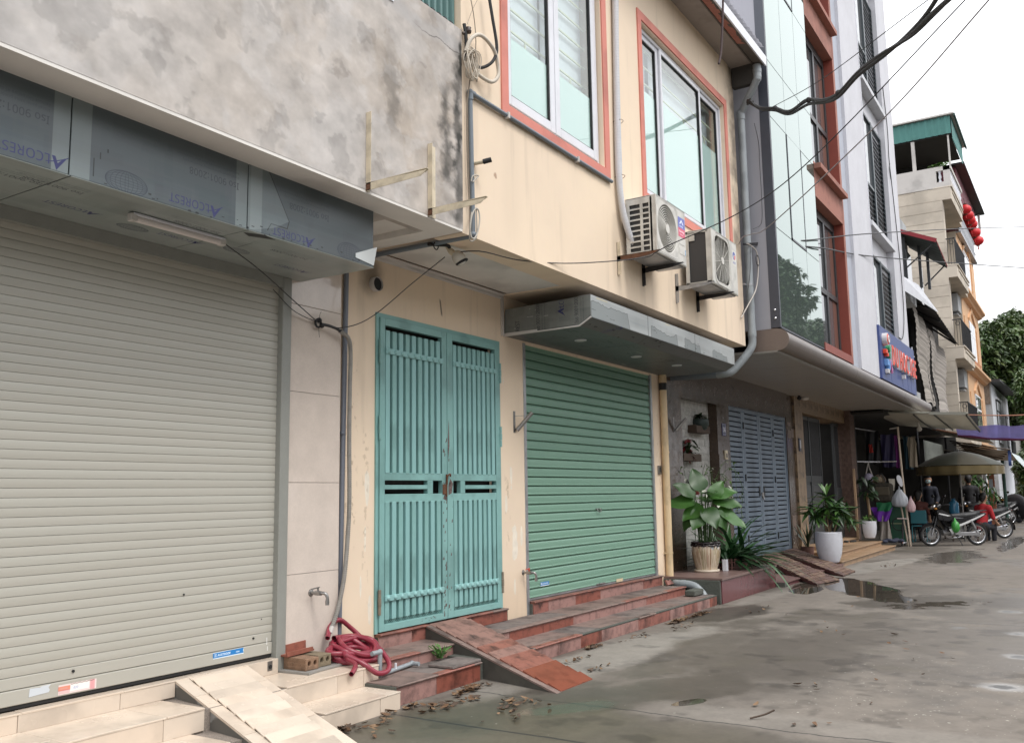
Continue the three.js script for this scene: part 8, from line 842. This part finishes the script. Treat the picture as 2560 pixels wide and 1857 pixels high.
solo('brick_wall', 'grey block wall behind the purple tarp beside the white house', 'wall', bx(66.2, 80, 0, 4.6, -4.3, -4.0), mat([.3, .29, .28], .9, { map: 'dirty', s: 1 }), [72, 0, -4.1]);

// ---------------------------------------------------------------- trees
const tuft = (() => { const L = []; const r = rng(3); for (let i = 0; i < 7; i++) { const g = leafG(.42 + .2 * r(), .17 + .06 * r(), .5, .2, .8, 3).clone(); g.rotateZ((r() - .5) * 1.4).rotateY(r() * 6.28).translate(.1 * (r() - .5), .1 * (r() - .5), .1 * (r() - .5)); L.push(keep(g)); } return prep(L, { userData: {} }); })();
const mLeaf = [mat([.055, .1, .022], .55, { transmission: .2 }), mat([.075, .14, .03], .55, { transmission: .25 }), mat([.03, .06, .012], .55, { transmission: .12 })];
function tree(label, x, z, h, crowns, n, seed, s = 1, mi = 0, group) { // crowns: [dx, y, dz, rx, ry, rz]
  const r = rng(seed), t = thing('tree', label, 'tree', [x, 0, z], group); const lims = [tube([[x, 0, z], [x + .2, h * .25, z + .1], [x - .1, h * .5, z], [x + .1, h * .7, z]], .24 * s, 14, 8)]; for (const c of crowns) lims.push(tube([[x, h * .38, z], [x + c[0] * .5, lerp(h * .45, c[1], .55), z + c[2] * .5], [x + c[0], c[1], z + c[2]]], .09 * s, 10, 6)); part(t, 'trunk', lims, mat([.12, .1, .075], .95, { map: 'streak', s: .5 }));
  const im = new THREE.InstancedMesh(tuft, mLeaf[mi], n); im.name = 'crown'; im.userData.kind = 'stuff'; const M4 = new THREE.Matrix4(), q = new THREE.Quaternion(), e = new THREE.Euler(), col = new THREE.Color(); const vol = crowns.map(c => c[3] * c[4] * c[5]), tv = vol.reduce((a, b) => a + b, 0); let i = 0;
  while (i < n) { let k = r() * tv, j = 0; while (k > vol[j] && j < vol.length - 1) { k -= vol[j]; j++; } const c = crowns[j]; const a = r() * 6.283, b = Math.acos(2 * r() - 1), rad = Math.pow(r(), .42); const dx = Math.sin(b) * Math.cos(a) * rad, dy = Math.cos(b) * rad, dz = Math.sin(b) * Math.sin(a) * rad; if (fbm((dx + j * 3) * 2.6 + 9, (dy * 2.6 + dz * 2.1) + 4, 3, seed) < .44) { if (r() < .85) continue; } e.set((r() - .5) * 1.3, r() * 6.28, (r() - .5) * 1.3); q.setFromEuler(e); const sc = s * (.7 + .7 * r()); M4.compose(V(c[0] + dx * c[3], c[1] + dy * c[4], c[2] + dz * c[5]), q, V(sc, sc, sc)); im.setMatrixAt(i, M4); const g = .55 + .85 * r(), w = r(); col.setRGB(g * (.9 + .5 * w * w), g, g * (.75 + .3 * r())); im.setColorAt(i, col); i++; }
  im.castShadow = im.receiveShadow = true; t.add(im); return t; }
tree('large dark green tree rising behind the far white house', 72, -7.5, 12, [[-1, 10.5, 2.6, 4.2, 2.6, 2.3], [3, 11.8, 3.6, 5, 2.4, 1.6], [0, 8.4, 2.8, 5, 2.8, 2.6], [4, 9.4, 4.6, 5, 2.6, 1.6], [-4, 9.6, 1.4, 3, 2.4, 2], [5, 6, 4.4, 6, 3, 2]], 11000, 11, .78, 0);
tree('bright green tree leaning over the lane right of the far white house', 60, -2.2, 8, [[0, 6.9, -.6, 3, 1.3, .5], [1, 5.4, -.5, 3.5, 1.6, .55], [-1, 4.2, -.45, 3, 1.5, .5], [3, 7.4, -.3, 3, 1.2, .5]], 4200, 12, .48, 1);
tree('low roadside bush tree behind the striped awning', 46, -2.4, 3.4, [[0, 2.3, 0, 1.6, .8, .5], [1.5, 1.6, .1, 1.8, .9, .5], [-.5, 1.2, 0, 1.4, .7, .4], [3, 2.6, .2, 1.6, .8, .4]], 2600, 13, .34, 0);
tree('tree far down the lane under the purple tarp', 90, -3.5, 7, [[0, 4.5, 0, 5, 2.4, 2], [3, 2.8, .6, 5, 2, 2]], 1200, 14, 1.2, 1);
// trees across the lane: seen only mirrored in the glass front and the glazed tiles
tree('tall feathery tree across the lane, mirrored in the green glass', 43, 5.5, 13, [[0, 10.5, 0, 2.6, 2.2, 2.2], [-2, 8.6, 0, 2.8, 1.8, 2], [2, 8, .6, 3.2, 2, 2.2], [0, 6, 0, 3.6, 2, 2.4], [3.5, 6, 0, 2.8, 1.8, 2], [-3, 6, .5, 2.6, 1.6, 2], [0, 12.2, 0, 1.2, 1.0, 1.2]], 7000, 15, .62, 2); tree('leafy tree across the lane beside the feathery one', 51, 5, 11, [[0, 8.6, 0, 3.2, 2.2, 2.2], [0, 6, 0, 4, 2.4, 2.4], [-3, 4.6, 0, 3, 2, 2], [3, 9.6, 0, 2.2, 1.6, 1.6], [-4, 7, .5, 3, 2, 2], [2, 3.6, 0, 4, 1.6, 2]], 8000, 16, .68, 2); tree('round tree across the lane opposite the beige shutter', 13, 15, 8, [[0, 6, 0, 2.6, 2, 2.4], [-2, 4.6, 0, 2.4, 1.8, 2], [2, 4.6, .4, 2.6, 1.8, 2], [0, 3.4, 0, 2.6, 1.4, 2]], 2200, 17, .8, 0); tree('spreading tree across the lane nearer the camera', 22, 15, 9, [[0, 6.4, 0, 3.4, 2, 2.6], [-3, 5, 0, 2.6, 1.8, 2.2], [3, 5.4, .4, 2.8, 1.8, 2.2], [0, 4, 0, 3.4, 1.4, 2]], 2400, 18, .85, 0);
for (const [x, z, h] of [[-12, 17, 9], [-2, 18, 10], [7, 17, 9], [18, 18, 9.5], [29, 16, 10], [36, 13, 10]]) tree(`leafy tree in the row across the lane, ${x < -5 ? 'behind the camera to the left' : x < 5 ? 'straight behind the camera' : x < 10 ? 'opposite the turquoise gate' : x < 20 ? 'opposite the slotted blue door' : x < 30 ? 'opposite the market stall' : 'before the feathery tree'}`, x, z, h, [[0, h * .72, 0, 3, h * .24, 2.6], [-2.4, h * .5, 0, 2.8, h * .22, 2.4], [2.4, h * .52, .4, 2.8, h * .24, 2.4], [0, h * .3, 0, 3.6, h * .2, 2.4]], 2000, 30 + Math.round(x), 1.15, 0);
solo('roadside_shrubs', 'low green plants along the far right kerb', 'shrubs', (() => { const L = []; const r = rng(61); for (let i = 0; i < 260; i++) { const g = leafG(.4, .12, .6, .2, .8, 3).clone(); g.rotateZ(.3 + r()).rotateY(r() * 6.28).translate(44 + 16 * r(), .1 + .5 * r(), -3.1 + .8 * r()); L.push(keep(g)); } return L; })(), mLeaf[0], [50, 0, -2.8], null, 'stuff');
struct('kerb', [rb(43, 80, 0, .18, -2.3, -2.1, .02)], mat([.28, .08, .07], .85, { map: 'dirty', s: 1 }));

// ---------------------------------------------------------------- wires over the lane
const cab = (name, label, pts, r, m = M.wire) => solo(name, label, 'cable', tube(pts, r, pts.length * 10, 6), m, pts[0]);
{ const t = thing('power_cable', 'thick twisted black cables sagging from the house corner out over the lane', 'cable', [12.3, 6.9, -3.75]); const A = [[12.38, 7.02, -3.75], [12.1, 6.88, -3.62], [11.57, 6.53, -3.33], [11.09, 6.27, -3.01], [10.59, 5.97, -2.71], [10.1, 5.84, -2.36], [9.59, 5.58, -2.08], [9.05, 5.38, -1.82], [8.52, 5.31, -1.52], [8.01, 5.19, -1.2], [7.48, 5.04, -.92], [6.91, 4.88, -.7], [6.1, 4.62, -.4]], B = [[12.38, 6.99, -3.75], [12.1, 6.86, -3.62], [11.59, 6.51, -3.32], [11.09, 6.24, -3.01], [10.6, 5.94, -2.71], [10.1, 5.79, -2.37], [9.59, 5.55, -2.08], [9.05, 5.345, -1.82], [8.52, 5.28, -1.52], [8.01, 5.175, -1.2], [7.48, 5.065, -.92], [6.9, 4.93, -.7], [6.0, 4.72, -.45]];
  part(t, 'strand', [tube(A, .019, 120, 7), tube(B, .017, 120, 7), tube(A.map((p, i) => [p[0], p[1] + .018 * Math.sin(i * 1.7), p[2] + .02 * Math.cos(i * 1.7)]), .013, 120, 6)], M.rubber); part(t, 'tape', [1, 3, 5, 7].map(i => { const p = A[i]; return new THREE.SphereGeometry(.034, 8, 6).translate(...p); }), M.rubber); part(t, 'frayed_end', Array.from({ length: 9 }, (_, i) => tube([[12.38 + .04 * (RN() - .5), 7.0, -3.75], [12.3 + .06 * (RN() - .5), 6.98 + .08 * (RN() - .5), -3.72], [12.2, 6.94 + .12 * (RN() - .5), -3.66 + .05 * RN()]], .007, 8, 5)), mat([.05, .035, .03], .6)); }
cab('overhead_wire', 'thin wire rising from the flood lamp past the air conditioners to the sky', [[5.86, 3.42, -4.2], [5.96, 3.42, -4.05], [6.52, 3.46, -4.02], [7.29, 3.58, -3.9], [7.93, 3.71, -3.5], [7.85, 3.75, -3.25], [7.61, 4.06, -2.04], [6.6, 4.82, -.39], [6.1, 5.2, .4]].map((p, i) => p), .005); cab('overhead_wire', 'pale thin wire rising from the grey downpipe to the upper right', [[12.35, 4.94, -3.97], [11.79, 4.87, -3.73], [11.27, 4.74, -3.44], [9.75, 4.38, -2.74], [8.23, 4.71, -1.27], [7.02, 4.97, -.29]], .006, mat([.25, .23, .24], .6)); cab('overhead_wire', 'finest wire above the thick cables running to the sky', [[12.3, 6.78, -3.55], [12.01, 6.7, -3.28], [10.87, 6.41, -2.34], [8.35, 5.76, -.82], [7.8, 5.6, -.4]], .005);
cab('overhead_wire', 'nearly level wire leading from the downpipe to the far cream building', [[12.35, 4.93, -3.9], [14.5, 5.42, -3.49], [17.57, 6.2, -3.14], [27.23, 8.53, -2.38], [34.09, 9.98, -.63]], .011); cab('overhead_wire', 'sagging lower wire leading from the downpipe past the white house', [[12.35, 4.92, -3.9], [14.96, 5.4, -3.5], [20.75, 6.45, -3.35], [34.24, 8.57, -.76]], .012);
{ const t = thing('loose_cable', 'loose pale cable looped on the grey downpipe and trailing to the yellow wall', 'cable', [12.4, 4.8, -3.85]); part(t, 'loop', [tube([[12.36, 4.93, -3.86], [12.5, 4.92, -3.84], [12.68, 4.86, -3.82], [12.7, 4.6, -3.82], [12.6, 4.3, -3.84], [12.4, 4.05, -3.9], [12.25, 3.85, -3.96]], .009, 40, 6)], mat([.5, .46, .42], .6)); part(t, 'ring', [new THREE.TorusGeometry(.075, .006, 5, 20).translate(12.66, 4.74, -3.81), tube([[12.45, 4.92, -3.84], [12.4, 4.5, -3.85], [12.32, 4.1, -3.9], [12.28, 3.9, -3.95]], .005, 20, 5), tube([[12.66, 6.8, -3.75], [12.72, 6.5, -3.72], [12.715, 6.2, -3.72], [12.72, 5.7, -3.72], [12.715, 5.3, -3.74], [12.62, 5.2, -3.84]], .004, 30, 4)], M.wire); }
cab('pole_cable', 'dark flaking iron rod hanging from the eave of the yellow house', [[10.62, 8.4, -3.42], [10.6, 7.74, -3.45], [10.54, 7.3, -3.46], [10.44, 6.9, -3.46], [10.33, 6.68, -3.46]], .014, mat([.05, .03, .03], .8));
renderer.render(scene, camera);
